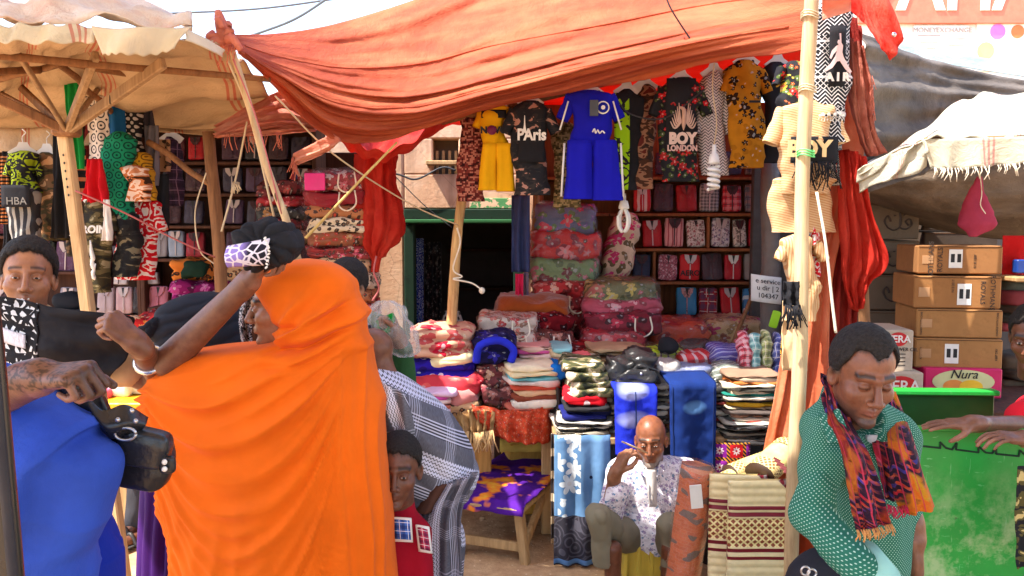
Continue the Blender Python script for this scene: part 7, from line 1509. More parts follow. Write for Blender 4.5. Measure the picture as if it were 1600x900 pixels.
# ------------------------------------------------------------------ man in green behind, plastic bag
def man_green_back():
    Y = 3.35; t = thing('person', 'man in a dark green shirt behind the orange veil holding a clear bag', 'person', W(575, 1030, Y))
    b = Body(); put_head(b, t, head_matrix(541, 452, Y, -34, 4, 0, .86), SK3, eyes=True, hair=dict(th=.010, front=.088, nape=-.03), h=.0045)
    e = W(634, 600, Y-.07); w = W(622, 528, Y-.14); put_arm(b, [e, w], [.043, .029], W(604, 488, Y-.16)-w, (-.6, -.5, .1), FIST, SK2, side=1, s=.95, h=.005); b.build(t)
    P = [W(560, 500, Y), W(570, 820, Y), W(640, 560, Y)]
    def f(p):
        d = d_ell(p, W(574, 600, Y+.04), (.165, .13, .30)); d = smin(d, d_ell(p, W(574, 780, Y+.04), (.15, .12, .30)), .08); d = smin(d, d_cap(p, W(540, 520, Y+.03), W(604, 528, Y+.03), .06, .07), .06)
        d = smin(d, d_cap(p, W(600, 540, Y-.03), W(630, 630, Y-.08), .074, .062), .03); d = smin(d, d_cap(p, W(632, 624, Y-.08), W(625, 545, Y-.12), .056, .044), .02); return d
    lo, hi = bounds(P, .30); garment('shirt', f, lo, hi, .012, cloth(C(44, 84, 48), .15), t, .008, 9)
    def g(p): return smin(d_cap(p, W(550, 830, Y+.06), W(545, 1028, Y+.06), .10, .07), d_cap(p, W(605, 830, Y+.06), W(610, 1028, Y+.06), .10, .07), .04)
    lo, hi = bounds([W(545, 800, Y), W(610, 1030, Y+.1)], .15); garment('trousers', g, lo, hi, .016, cloth((.04, .04, .05)), t)
    swag('plaid_shoulder_cloth', None, [[(562, 500, 3.2), (574, 505, 3.16), (584, 512, 3.16)], [(566, 540, 3.16), (578, 545, 3.12), (588, 552, 3.14)], [(570, 580, 3.14), (584, 590, 3.12), (594, 600, 3.14)]], pat('plaid', C(60, 62, 74), C(190, 190, 200), (.03, .03, .04), .04), 12, 14, .01, 2, 2, True, parent=t)
man_green_back()
def plastic_bag():
    Y = 3.18; c = [(604, 470, 8), (606, 482, 26), (606, 500, 34), (614, 525, 38), (628, 545, 30), (634, 558, 8)]; rings = []
    for i in range(30):
        p = catmull([Vector(q) for q in c], i/29*(len(c)-1)); rings.append((W(p.x, p.y, Y), (max(2, p.z)*S(Y), 0, 0), (0, max(2, p.z)*S(Y)*.6, 0)))
    v, f, uv = rings_vf(rings, 48, (True, True), lambda a, k, p: .012*math.sin(k*2*math.pi*7+6*a)+.016*fb(p.x*20, p.y*20, p.z*16)); o = mk('plastic_bag', v, f, M_FILM2, uv=uv); tag(o, 'crumpled clear plastic bag with green cloth held by the man in green', 'bag')
    sheet('green_contents', lambda u, v_: W(590+24*u+4*math.sin(v_*5), 500+30*v_-12*u, Y-.02+.02*math.sin(u*6)), 8, 8, cloth(C(10, 140, 50)), o, thick=.01)
plastic_bag()
# ------------------------------------------------------------------ woman in woven shawl
def woman_shawl():
    Y = 2.95; t = thing('person', 'bending woman wrapped in a grey and white woven shawl', 'person', W(650, 1120, Y))
    rows = [(574, 566, 590, .04, .05), (582, 560, 612, .10, .03), (596, 556, 636, .14, .02), (615, 554, 662, .17, 0), (640, 552, 692, .19, 0), (670, 552, 716, .20, 0), (700, 552, 736, .20, 0), (728, 554, 747, .20, 0), (750, 556, 746, .19, 0), (772, 560, 734, .18, .02), (796, 562, 722, .17, .03), (840, 566, 724, .17, .03), (900, 570, 722, .18, .03), (1000, 572, 716, .2, .03), (1112, 572, 712, .21, .03)]
    def fold(px, py, y, x):
        nz = fb(px*.01, py*.01, 2, 2); lo_ = sst(740, 800, py); g = py-.9*(px-600)*(1-lo_)+18*nz
        return -.012*(1-lo_)*(crease(g, 42, .6)-.3)-.016*lo_*(crease(px+.12*py+8*nz, 20, .6)-.3)+.008*nz-.03*math.exp(-((px-700+.4*(py-760))/16)**2)*sst(735, 760, py)*(1-sst(800, 850, py))
    o = outline_loft('shawl', rows, Y, 0, pat('shawl', (.05, .05, .065), C(206, 208, 226), wr=.2, rot=.42), t, fold, n=170, m=150)
    b = Body(); put_head(b, t, head_matrix(585, 560, Y+.1, -120, 20, 0, .8), SK2, hair=None, eyes=False, h=.007); b.build(t)
    # the loose end over the shoulder
    f0 = ctrl(CP([[(584, 590, 2.74), (610, 604, 2.72), (634, 616, 2.73)], [(592, 640, 2.72), (618, 650, 2.69), (646, 660, 2.70)], [(600, 690, 2.74), (630, 700, 2.71), (648, 706, 2.72)]]))
    sheet('shawl_end', lambda u, v: f0(u, v)+Vector((0, .010*math.sin(u*12+v*3), 0)), 26, 26, pat('shawl', (.05, .05, .065), C(220, 220, 232), wr=.2, rot=1.3), t, thick=.006)
    f1 = ctrl(CP([[(690, 756, 2.78), (716, 752, 2.76), (746, 736, 2.80)], [(664, 800, 2.78), (694, 806, 2.75), (720, 800, 2.78)], [(650, 900, 2.78), (690, 900, 2.75), (722, 900, 2.78)], [(648, 1090, 2.78), (690, 1092, 2.75), (718, 1092, 2.78)]]))
    sheet('shawl_fall', lambda u, v: f1(u, v)+Vector((0, .016*math.sin(u*16+v*2), 0)), 30, 40, pat('shawl', (.05, .05, .065), C(196, 196, 216), wr=.2, rot=1.52), t, thick=.006)
    sheet('wrap_edge', lambda u, v: W(lerp(668, 706, u)-24*v, 752+44*v+8*math.sin(u*3), 2.80-.05*math.sin(u*3.1)), 16, 10, cloth(C(90, 60, 50)), t, thick=.01)
woman_shawl()
# ------------------------------------------------------------------ boy in red
def boy():
    Y = 2.62; t = thing('person', 'small boy in a red jacket peering out from behind the orange veil', 'person', W(630, 1200, Y))
    b = Body(); put_head(b, t, head_matrix(622, 736, Y, 0, 2, 2, .86), C(104, 66, 50), jaw=.94, nose=.95, eyes=True, gaze=.002, eyeo=.8, hair=dict(th=.008, front=.082, nape=-.03), h=.0034); b.build(t)
    P = [W(622, 800, Y), W(625, 1000, Y)]
    def f(p):
        d = d_ell(p, W(624, 890, Y+.03), (.105, .085, .20)); d = smin(d, d_ell(p, W(624, 990, Y+.03), (.10, .085, .18)), .06); d = smin(d, d_cap(p, W(600, 826, Y+.03), W(642, 828, Y+.03), .045, .045), .04)
        d = smin(d, d_cap(p, W(652, 836, Y+.01), W(662, 960, Y-.02), .046, .038), .015); d = smin(d, d_cap(p, W(594, 836, Y+.01), W(586, 960, Y-.02), .046, .038), .015); d = smin(d, d_cap(p, W(622, 788, Y+.04), W(622, 810, Y+.03), .052, .062), .02); return d
    lo, hi = bounds(P, .22); garment('jacket', f, lo, hi, .008, cloth(C(150, 10, 34), .15, wr=.3), t, .006, 12)
    def g(p): return smin(d_cap(p, W(608, 1020, Y+.03), W(608, 1195, Y+.03), .06, .05), d_cap(p, W(642, 1020, Y+.03), W(644, 1195, Y+.03), .06, .05), .03)
    lo, hi = bounds([W(608, 1000, Y), W(644, 1200, Y)], .12); garment('trousers', g, lo, hi, .014, cloth((.05, .05, .07)), t)
    pm = pat('plaid', C(70, 110, 190), C(20, 30, 90), C(220, 220, 235), .028); pm2 = pat('plaid', C(190, 60, 90), C(60, 20, 60), C(226, 220, 226), .024)
    for nm, x0, y0, x1, y1, m, sl in (('plaid_patch', 614, 812, 640, 842, pm, 8), ('plaid_patch', 652, 824, 668, 858, pm2, 16)):
        sheet('patch_border', lambda u, v: W(lerp(x0-3, x1+3, u)+sl*v*.3, lerp(y0-4, y1+4, v)+sl*u*.2, Y-.062-.010*math.sin(u*3)), 6, 6, M_INKW, t, thick=.004)
        sheet(nm, lambda u, v: W(lerp(x0, x1, u)+sl*v*.3, lerp(y0, y1, v)+sl*u*.2, Y-.068-.010*math.sin(u*3)), 6, 6, m, t, thick=.004)
boy()
# ------------------------------------------------------------------ seated man with toothstick
def man_seated():
    Y = 3.95; t = thing('person', 'bald seated man in a white flowered shirt holding a tooth stick to his mouth', 'person', W(1000, 924, Y)); b = Body()
    put_head(b, t, head_matrix(1017, 690, Y-.02, -14, 5, -3, .90), C(126, 76, 50), jaw=.98, nose=1.1, eyes=True, hair=None, h=.004, eyeo=.6, beard=.75, beardc=(.22, .20, .18))
    sh = W(975, 738, Y-.02); el = W(952, 800, Y-.16); wr = W(962, 738, Y-.22); put_arm(b, [sh.lerp(el, .5), el, wr], [.046, .042, .028], W(980, 702, Y-.22)-wr, (.75, .3, -.1), PINCH, SK1, side=-1, s=.98, h=.0045, thumb=((.026, -.010, .028), (.046, -.030, .060), (.036, -.048, .085), (.022, -.058, .104)))
    put_arm(b, [W(1098, 800, Y-.1), W(1075, 835, Y-.24)], [.040, .029], (-.5, -.4, -.3), (0, .2, -1), RELAX, SK1, side=1, h=.006)
    for x, k in ((958, -1), (1046, 1)):                                           # feet and ankles
        a = W(x, 878, Y-.26); h_ = Vector((a.x, Y-.24, .05)); toe = Vector((a.x-.01*k, Y-.40, .028)); P = [a, h_, toe]
        def ff(p): return smin(smin(d_cap(p, a+Vector((0, 0, .06)), h_, .040, .036), d_cap(p, h_+Vector((0, .03, -.015)), toe, .035, .030), .03), d_ell(p, toe+Vector((0, -.03, -.004)), (.045, .05, .02)), .02)
        lo, hi = bounds(P, .10); V, F = sdf_mesh(ff, lo, hi, .006); b.add(V, F, C(104, 62, 42))
    b.build(t)
    nk = W(1017, 728, Y+.02); P = [nk, W(948, 780, Y), W(1096, 780, Y), W(1015, 850, Y), W(950, 806, Y-.18)]
    def f(p):
        d = d_ell(p, W(1018, 775, Y+.05), (.195, .135, .20)); d = smin(d, d_ell(p, W(1020, 830, Y+.03), (.185, .145, .14)), .06); d = smin(d, d_cap(p, W(972, 738, Y+.04), W(1064, 738, Y+.04), .070, .070), .05)
        d = smin(d, d_cap(p, W(970, 742, Y+.02), W(952, 802, Y-.15), .072, .062), .03); d = smin(d, d_cap(p, W(952, 800, Y-.16), W(966, 772, Y-.21), .058, .052), .02)
        d = smin(d, d_cap(p, W(1072, 744, Y+.02), W(1100, 806, Y-.08), .070, .058), .03); d = smin(d, d_cap(p, nk, W(1017, 738, Y+.02), .058, .075), .03)
        d = smax(d, -d_ell(p, W(1017, 716, Y-.06), (.045, .08, .07)), .012); return d
    lo, hi = bounds(P, .14); sm = pat('floral', C(236, 232, 240), C(90, 130, 170), C(170, 140, 180), C(222, 212, 226), 42)
    garment('shirt', f, lo, hi, .0085, sm, t, .010, 13, creases=.012)
    for s, (x0, x1) in ((-1, (996, 1012)), (1, (1022, 1040))):
        q = [W(1017+s*6, 748, Y-.10), W(1017+s*20, 736, Y-.09), W(1017+s*24, 722, Y-.03), W(1017+s*14, 722, Y-.05)]; n_ = MB(); v = q+[p+Vector((0, .012, 0)) for p in q]; n_.add(v, [(0, 1, 2, 3), (7, 6, 5, 4), (0, 4, 5, 1), (1, 5, 6, 2), (2, 6, 7, 3), (3, 7, 4, 0)]); n_.build('collar', sm, t)
    sheet('undershirt', lambda u, v: W(1017+lerp(-10, 9, u)*(1-.35*v)+4*v, 734+58*v, Y-.092-.022*math.sin(u*3.1)-.028*math.sin(v*2.2)), 8, 16, cloth(C(206, 200, 196)), t, thick=.004)
    kL, kR = W(934, 806, Y-.30), W(1046, 824, Y-.26); hipL, hipR = W(992, 852, Y+.04), W(1040, 858, Y+.04); aL = Vector((W(952, 872, Y-.27).x, Y-.27, W(952, 872, Y-.27).z)); aR = W(1050, 888, Y-.24)
    def g(p):
        d = d_cap(p, hipL, kL, .082, .054); d = smin(d, d_cap(p, kL, aL+Vector((-.02, .03, -.03)), .050, .050), .02); e = d_cap(p, hipR, kR, .082, .054); e = smin(e, d_cap(p, kR, aR, .050, .050), .02); d = smin(d, e, .04); d = smin(d, d_cap(p, hipL, hipR, .10, .10), .05)
        return smax(d, -(p[:, 2]-(aL.z-.05)), .008)
    lo, hi = bounds([kL, kR, hipL, hipR, aL, aR], .13); tm = cloth(C(128, 122, 102), .15, .9, .35); garment('trousers', g, lo, hi, .0085, tm, t, .012, 10, creases=.026)
    for a in (aL+Vector((-.02, .03, -.02)), aR): tube('turn_up', [Vector((a.x+.051*math.cos(w), a.y+.051*math.sin(w), a.z-.002)) for w in [i*math.pi/10 for i in range(21)]], .006, tm, t, 7, 1.4)
    tube('tooth_stick', [W(972, 690, Y-.27), W(1012, 708, Y-.135)], .004, M_POLE_G, t, 6)
man_seated()
def jerrycan():
    Y = 3.95; c = W(1010, 884, Y+.05); t = thing('yellow_jerrycan', 'yellow plastic jerrycan that the seated man sits on', 'jerrycan', (c.x, Y+.05, 0)); ym = glossy(C(206, 176, 66), .4)
    puff('can_body', (c.x, Y+.06, .13), (.26, .30, .24), ym, t, n=12, pw=.22, amp=.003)
    for k in range(3): puff('rib', (c.x-.06+.06*k, Y-.09, .13), (.022, .02, .18), ym, t, n=5, pw=.4, amp=0)
    tube('rim', [Vector((c.x+x, Y-.085, z)) for x, z in ((-.11, .03), (-.11, .225), (.11, .225), (.11, .03), (-.11, .03))], .008, ym, t, 6)
jerrycan()
# ------------------------------------------------------------------ man in dotted green shirt with scarf
def man_right():
    Y = 1.9; t = thing('person', 'man in a green dotted shirt and bright patterned scarf looking down', 'person', W(1340, 1540, Y)); b = Body()
    Mh = head_matrix(1347, 588, Y, 3, 16, 3, .81); put_head(b, t, Mh, C(120, 76, 56), jaw=1.02, nose=1.1, eyes=False, hair=dict(th=.011, front=.078, recede=.034, nape=-.05), h=.0031, beard=.6, beardc=(.03, .022, .02), lips=C(120, 62, 58))
    w = W(1424, 838, Y+.06); put_arm(b, [W(1412, 780, Y+.08), w], [.036, .029], (.03, -.05, -1), (-.9, -.1, 0), RELAX, SK2, side=1, s=1., h=.0036)
    b.build(t)
    nk = W(1330, 660, Y+.04); P = [nk, W(1255, 690, Y), W(1420, 700, Y), W(1330, 980, Y), W(1370, 900, Y-.25)]
    def f(p):
        d = d_ell(p, W(1352, 770, Y+.10), (.106, .110, .24)); d = smin(d, d_ell(p, W(1346, 900, Y+.09), (.108, .110, .20)), .06); d = smin(d, d_cap(p, W(1288, 676, Y+.05), W(1392, 680, Y+.09), .062, .058), .05)
        ar = d_cap(p, W(1290, 690, Y+.02), W(1268, 806, Y-.08), .052, .046); ar = smin(ar, d_cap(p, W(1268, 806, Y-.08), W(1346, 892, Y-.24), .046, .038), .02); d = np.minimum(d, ar)
        d = smin(d, d_cap(p, W(1396, 690, Y+.10), W(1412, 815, Y+.08), .058, .045), .02); d = smin(d, d_cap(p, nk, W(1334, 688, Y+.04), .056, .09), .04); d = smin(d, d_cap(p, W(1318, 620, Y+.07), W(1330, 665, Y+.05), .05, .075), .03)
        d = smax(d, -d_ell(p, W(1372, 662, Y-.06), (.038, .08, .075)), .012); d = smax(d, -d_ell(p, Vector(Mh.translation)+Vector((.0, .0, -.03)), (.075, .085, .11)), .006); return d
    lo, hi = bounds(P, .16); dm = pat('dots', C(40, 104, 86), C(166, 206, 188), .0070, .15, wr=.2)
    cx_ = W(1330, 780, Y).x
    def uvf(V): return np.stack([np.arctan2(V[:, 0]-cx_, -(V[:, 1]-Y-.12))*.17, V[:, 2]], 1)
    garment('shirt', f, lo, hi, .0066, dm, t, .009, 10, uvf=uvf, creases=.020)
    q = W(1362, 894, Y-.25); v, fc, uv = rings_vf([(q+Vector((-.012, .012, .016)), (.034, -.0, .026), (.0, .046, .02)), (q+Vector((.016, -.016, -.020)), (.034, -.0, .026), (.0, .046, .02))], 24, (True, True)); mk('cuff', v, fc, pat('plain', C(150, 206, 196)), t, uv=uv)
    # open collar
    v = [W(1312, 640, Y-.02), W(1330, 686, Y-.10), W(1296, 692, Y-.07), W(1282, 650, Y+.0)]; mk('collar', v+[p+Vector((0, .012, 0)) for p in v], [(0, 1, 2, 3), (7, 6, 5, 4), (0, 4, 5, 1), (1, 5, 6, 2), (2, 6, 7, 3), (3, 7, 4, 0)], dm, t, uv=[(p.x, p.z) for p in v]*2, smooth=False)
    sheet('undershirt', lambda u, v_: W(1352+24*u, 680+44*v_, Y-.005-.012*math.sin(u*3)), 6, 8, cloth(C(206, 204, 206)), t, thick=.004)
    def g(p): return smin(smin(d_cap(p, W(1296, 930, Y+.09), W(1290, 1525, Y+.09), .10, .075), d_cap(p, W(1374, 930, Y+.10), W(1380, 1525, Y+.12), .10, .075), .05), d_ell(p, W(1334, 930, Y+.09), (.15, .125, .12)), .05)
    lo, hi = bounds([W(1296, 880, Y), W(1374, 1530, Y+.1)], .18); garment('trousers', g, lo, hi, .014, cloth((.02, .02, .026)), t)
    for k, (x, y) in enumerate(((1256, 889), (1266, 893))): tube('key_ring', [W(x, y, Y-.06)+Vector((.010*math.cos(a), -.01, .010*math.sin(a))) for a in [i*math.pi/8 for i in range(17)]], .0025, M_STEEL, t, 5)
man_right()
def m_scarf(a, b, c, d, seed):
    g = Gx('bright_scarf'); u = g.map(g.uv(), (1, 1, 1), (0, 0, 0), (seed, seed*.7, 0)); X, Y_, Z = g.sep(u)
    n = g.noise(g.map(u, (1, .8, 1)), 9, 3, .6, .8); c1 = g.ramp(n, [(.30, b), (.42, a), (.52, c), (.62, d), (.72, a)])
    zz = g.math('MULTIPLY', g.math('SINE', g.math('MULTIPLY', X, 120)), .006); st = g.math('MULTIPLY', g.band(g.math('ADD', Y_, zz), .026, .45), g.step(g.noise(u, 16, 2), .5, .1)); k = g.step(g.noise(u, 7, 2), .47, .03)
    dk = g.mix(st, C(30, 12, 40), g.ramp(g.noise(u, 24, 2), [(.4, C(190, 30, 50)), (.5, C(226, 100, 40)), (.6, C(60, 60, 160))])); col = g.mix(k, c1, dk)
    lines = g.math('MULTIPLY', g.band(g.math('ADD', X, zz), .035, .12), .8); col = g.mix(lines, col, C(214, 60, 90))
    return g.fin(g.mix(.38, col, (.03, .01, .015)), .85, .2, g.bump(g.noise(u, 90, 3), .6, .006))
def scarf():
    Y = 1.78; t = thing('patterned_scarf', 'orange, red and dark patterned scarf hanging from the neck of the man in green', 'scarf', W(1370, 830, Y))
    f0 = ctrl(CP([[(1286, 584, 2.00), (1292, 592, 1.97), (1302, 604, 1.95)], [(1292, 640, 1.90), (1312, 656, 1.86), (1334, 668, 1.86)], [(1314, 700, 1.76), (1336, 706, 1.70), (1358, 712, 1.72)], [(1326, 760, 1.70), (1350, 766, 1.64), (1376, 768, 1.68)], [(1334, 800, 1.67), (1358, 808, 1.62), (1386, 806, 1.66)], [(1340, 830, 1.66), (1364, 828, 1.62), (1392, 820, 1.66)]]))
    sheet('near_end', lambda u, v: f0(u, v)+Vector((0, .012*math.sin(u*16+2*v)*min(1, .3+v)+.006*fb(u*5, v*8, 1), 0)), 44, 60, m_scarf(C(190, 70, 16), C(70, 14, 40), C(140, 22, 26), C(206, 116, 30), .3), t, thick=.008)
    f1 = ctrl(CP([[(1380, 612, 2.02), (1390, 610, 2.02), (1400, 612, 2.03)], [(1386, 650, 1.98), (1400, 650, 1.96), (1414, 648, 1.98)], [(1388, 696, 1.82), (1408, 694, 1.78), (1430, 690, 1.82)], [(1396, 740, 1.74), (1422, 740, 1.72), (1444, 738, 1.76)], [(1406, 782, 1.73), (1434, 780, 1.71), (1458, 776, 1.75)], [(1412, 804, 1.73), (1438, 802, 1.71), (1464, 794, 1.75)]]))
    sheet('far_end', lambda u, v: f1(u, v)+Vector((0, .010*math.sin(u*13+v)*min(1, .3+v), 0)), 36, 56, m_scarf(C(230, 130, 16), C(60, 60, 30), C(226, 110, 20), C(206, 160, 30), 1.7), t, thick=.008)
    f2 = ctrl(CP([[(1366, 656, 1.99), (1376, 656, 1.99), (1390, 654, 2.0)], [(1366, 684, 1.90), (1380, 686, 1.88), (1396, 682, 1.90)], [(1374, 720, 1.80), (1388, 726, 1.79), (1404, 720, 1.80)], [(1386, 780, 1.78), (1398, 786, 1.77), (1412, 780, 1.78)]]))
    sheet('inner_fold', lambda u, v: f2(u, v)+Vector((0, .006*math.sin(u*14+v*3)+.012, 0)), 26, 40, m_scarf(C(150, 20, 50), C(50, 10, 50), C(190, 30, 60), C(226, 120, 140), 3.1), t, thick=.006)
    fringe(t, [W(1338, 828, 1.62), W(1364, 826, 1.60), W(1394, 818, 1.62)], cloth(C(206, 150, 90)), .02, 50, 3, .0012); fringe(t, [W(1386, 788, 1.73), W(1402, 792, 1.72), W(1416, 788, 1.73)], cloth(C(190, 40, 80)), .022, 30, 5, .0012)
scarf()
# ------------------------------------------------------------------ person in red at the far right, leaning on the bin
def person_red():
    Y = 2.95; t = thing('person', 'person in a red sleeve leaning on the green counter at the right edge', 'person', W(1660, 1120, Y)); b = Body()
    put_head(b, t, head_matrix(1612, 528, Y+.1, -40, 14, 0, .86), C(104, 64, 46), hair=dict(th=.010), h=.0045, eyes=True)
    w = W(1520, 662, 2.52); put_arm(b, [W(1630, 664, 2.66), w], [.032, .023], (-1, -.04, .02), (0, .1, -1), FLAT, SK2, side=1, h=.0045, s=.82); w2 = W(1604, 686, 2.45); put_arm(b, [W(1680, 690, 2.6), w2], [.034, .024], (-1, -.1, .12), (0, .2, -1), [(14, 30, 18)]*4, SK2, side=-1, h=.0045, s=.8); put_core(b, [(W(1640, 600, Y+.08), W(1690, 860, Y+.06), .06, .10), (W(1650, 630, Y+.04), W(1630, 664, 2.66), .04, .03), (W(1650, 630, Y+.04), W(1680, 690, 2.6), .04, .03), (W(1612, 560, Y+.1), W(1650, 625, Y+.06), .04, .05)], SK2); b.build(t)
    P = [W(1600, 600, Y), W(1720, 900, Y)]
    def f(p):
        d = d_ell(p, W(1690, 720, Y+.06), (.19, .14, .32)); d = smin(d, d_cap(p, W(1650, 625, Y+.04), W(1720, 625, Y+.04), .07, .07), .06); d = smin(d, d_cap(p, W(1640, 632, Y), W(1604, 658, 2.66), .074, .062), .03); return d
    lo, hi = bounds(P, .35); lo[1] = 2.55; garment('shirt', f, lo, hi, .014, cloth(C(196, 24, 40), .15), t, .01, 9)
    def g(p): return smin(d_cap(p, W(1660, 860, Y+.06), W(1656, 1110, Y+.06), .11, .08), d_cap(p, W(1730, 860, Y+.06), W(1736, 1110, Y+.06), .11, .08), .04)
    lo, hi = bounds([W(1660, 840, Y), W(1730, 1120, Y)], .18); garment('trousers', g, lo, hi, .018, cloth((.05, .05, .06)), t)
person_red()
# ------------------------------------------------------------------ seated person with sandals, mostly hidden
def sitter_left():
    Y = 4.6; t = thing('person', 'seated person in dark trousers and black sandals behind the leather bag', 'person', W(230, 840, Y)); b = Body()
    put_head(b, t, head_matrix(272, 600, Y+.3, -20, 5, 0, .86), SK2, hair=dict(th=.01), h=.007, eyes=True)
    for x, z in ((208, 832), (236, 820)):
        h_ = W(x, z, Y-.1); h_.z = .06; toe = h_+Vector((-.09, -.14, -.025))
        def ff(p): return smin(d_cap(p, h_+Vector((.02, .02, .12)), h_, .040, .036), d_cap(p, h_+Vector((.01, .03, -.02)), toe, .036, .030), .03)
        lo, hi = bounds([h_, toe, h_+Vector((0, 0, .12))], .07); V, F = sdf_mesh(ff, lo, hi, .008); b.add(V, F, C(96, 60, 44))
        v, f, uv = tube_vf([h_+Vector((.03, .06, -.048)), toe+Vector((-.02, -.03, -.022))], [.045, .048], 10, True, .25); mk('sandal_sole', v, f, glossy((.03, .028, .028), .6), t)
        for q in (.3, .75): c = h_.lerp(toe, q); tube('sandal_strap', smooth_path([c+Vector((.045, -.02, -.03)), c+Vector((.0, .0, .034)), c+Vector((-.045, .03, -.03))], 5), .011, glossy((.03, .028, .028), .5), t, 6)
    put_core(b, [(W(272, 620, Y+.3), W(290, 740, Y+.3), .05, .08), (W(290, 740, Y+.3), W(226, 740, Y-.02), .06, .05), (W(226, 740, Y-.02), W(210, 822, Y-.08), .05, .035), (W(295, 740, Y+.3), W(252, 735, Y-.02), .06, .05), (W(252, 735, Y-.02), W(238, 812, Y-.08), .05, .035)], SK2); b.build(t)
    def g(p):
        d = d_cap(p, W(290, 735, Y+.3), W(226, 740, Y-.02), .10, .085); d = smin(d, d_cap(p, W(226, 740, Y-.02), W(214, 812, Y-.06), .085, .07), .03); e = d_cap(p, W(300, 735, Y+.3), W(252, 735, Y-.02), .10, .085); e = smin(e, d_cap(p, W(252, 735, Y-.02), W(242, 800, Y-.06), .085, .07), .03); return smin(d, e, .03)
    lo, hi = bounds([W(300, 735, Y+.3), W(214, 812, Y-.1)], .14); garment('trousers', g, lo, hi, .012, cloth(C(54, 54, 60)), t, .01, 9)
    def f(p): return smin(d_ell(p, W(282, 690, Y+.32), (.18, .13, .26)), d_cap(p, W(250, 640, Y+.3), W(310, 640, Y+.3), .07, .07), .05)
    lo, hi = bounds([W(282, 690, Y+.32)], .36); garment('shirt', f, lo, hi, .014, cloth(C(70, 66, 70)), t, .01, 9)
    c = W(290, 780, Y+.3); box('stool', (c.x, Y+.3, .13), (.3, .3, .26), M_PLANK, None); tag(bpy.data.objects['stool'], 'low wooden stool under the seated person in dark trousers', 'stool')
sitter_left()
# ------------------------------------------------------------------ foreground props
def bench():
    Y0, Y1 = 4.25, 5.0; t = thing('low_bench', 'low wooden trestle bench draped with a purple and yellow cloth', 'bench', (W(770, 800, 4.6).x, 4.6, 0))
    a, b = W(722, 770, Y0), W(808, 722, Y1); zt = (a.z+b.z)/2; a.z = b.z = zt
    d = (b-a); L = d.length; q = Matrix.Rotation(math.atan2(d.x, d.y)*-1, 3, 'Z')
    def loc(x, y, z): return Vector((a.x, a.y, 0))+q@Vector((x, y, z))
    for x in (-.02, .13, .28): box('plank', loc(x, L/2, zt-.02), (.14, L+.1, .03), M_PLANK, t, rot=q)
    for y in (.04, L-.04):
        for x, s in ((-.04, -1), (.30, 1)):
            p0 = loc(x+s*.04, y, 0); p1 = loc(x, y, zt-.03); dd = p1-p0; v, f, uv = box_vf((p0+p1)/2, (.05, .045, dd.length), dd.to_track_quat('Z', 'Y').to_matrix(), .005); mk('leg', v, f, M_PLANK, t, uv=uv, smooth=False)
        box('cross_bar', loc(.13, y, .09), (.38, .03, .05), M_PLANK, t, rot=q)
    p0 = loc(.31, .06, .05); p1 = loc(.31, L*.55, zt-.05); dd = p1-p0; v, f, uv = box_vf((p0+p1)/2, (.03, .05, dd.length), dd.to_track_quat('Z', 'Y').to_matrix(), .005); mk('brace', v, f, M_PLANK, t, uv=uv, smooth=False)
    g = Gx('purple_cloth'); u = g.obj(); n = g.noise(u, 5, 3, .6); c = g.ramp(n, [(.3, C(226, 190, 60)), (.42, C(226, 120, 40)), (.47, C(66, 16, 120)), (.7, C(84, 24, 150))]); pm = g.fin(c, .85, .2, g.bump(g.noise(u, 30, 3), .4, .01))
    def fn(u, v):
        x = lerp(-.22, .36, u); over = max(0, -.10-x); p = loc(max(x, -.11)-.02*(over > 0), lerp(-.06, L+.04, v), zt+.012-over*1.4+.012*fb(u*5, v*7, 2)); ov2 = max(0, .04-v)
        return p+Vector((0, 0, -ov2*1.2))
    o = sheet('purple_bench_cloth', fn, 24, 36, pm, None, thick=.006); tag(o, 'purple and yellow printed cloth spread over the low bench', 'cloth')
    box_p = W(820, 765, 5.0); o = box('yellow_wood_crate', (W(822, 770, 5.05).x, 5.05, .22), (.26, .30, .44), wood(srgb(226, 176, 84), srgb(180, 126, 52)), None, rot=rz(.2)); tag(o, 'yellowish wooden crate at the end of the low bench', 'crate')
    o = sheet('yellow_cloth', lambda u, v: Vector((W(822, 770, 5.05).x-.16+.32*u, 4.86+.38*v, .452+.012*fb(u*5, v*5, 1)-.25*max(0, .12-v)*6*.3)), 14, 14, cloth(C(232, 196, 96), .2, wr=.6), None, thick=.006); tag(o, 'crumpled yellow cloth on the wooden crate', 'cloth')
    o = box('brown_support_board', W(748, 700, 4.62)+Vector((0, .05, -.16)), (.14, .05, .40), wood(srgb(206, 150, 80), srgb(150, 100, 50)), None); tag(o, 'upright yellow board under the corner of the blanket table', 'board')
bench()
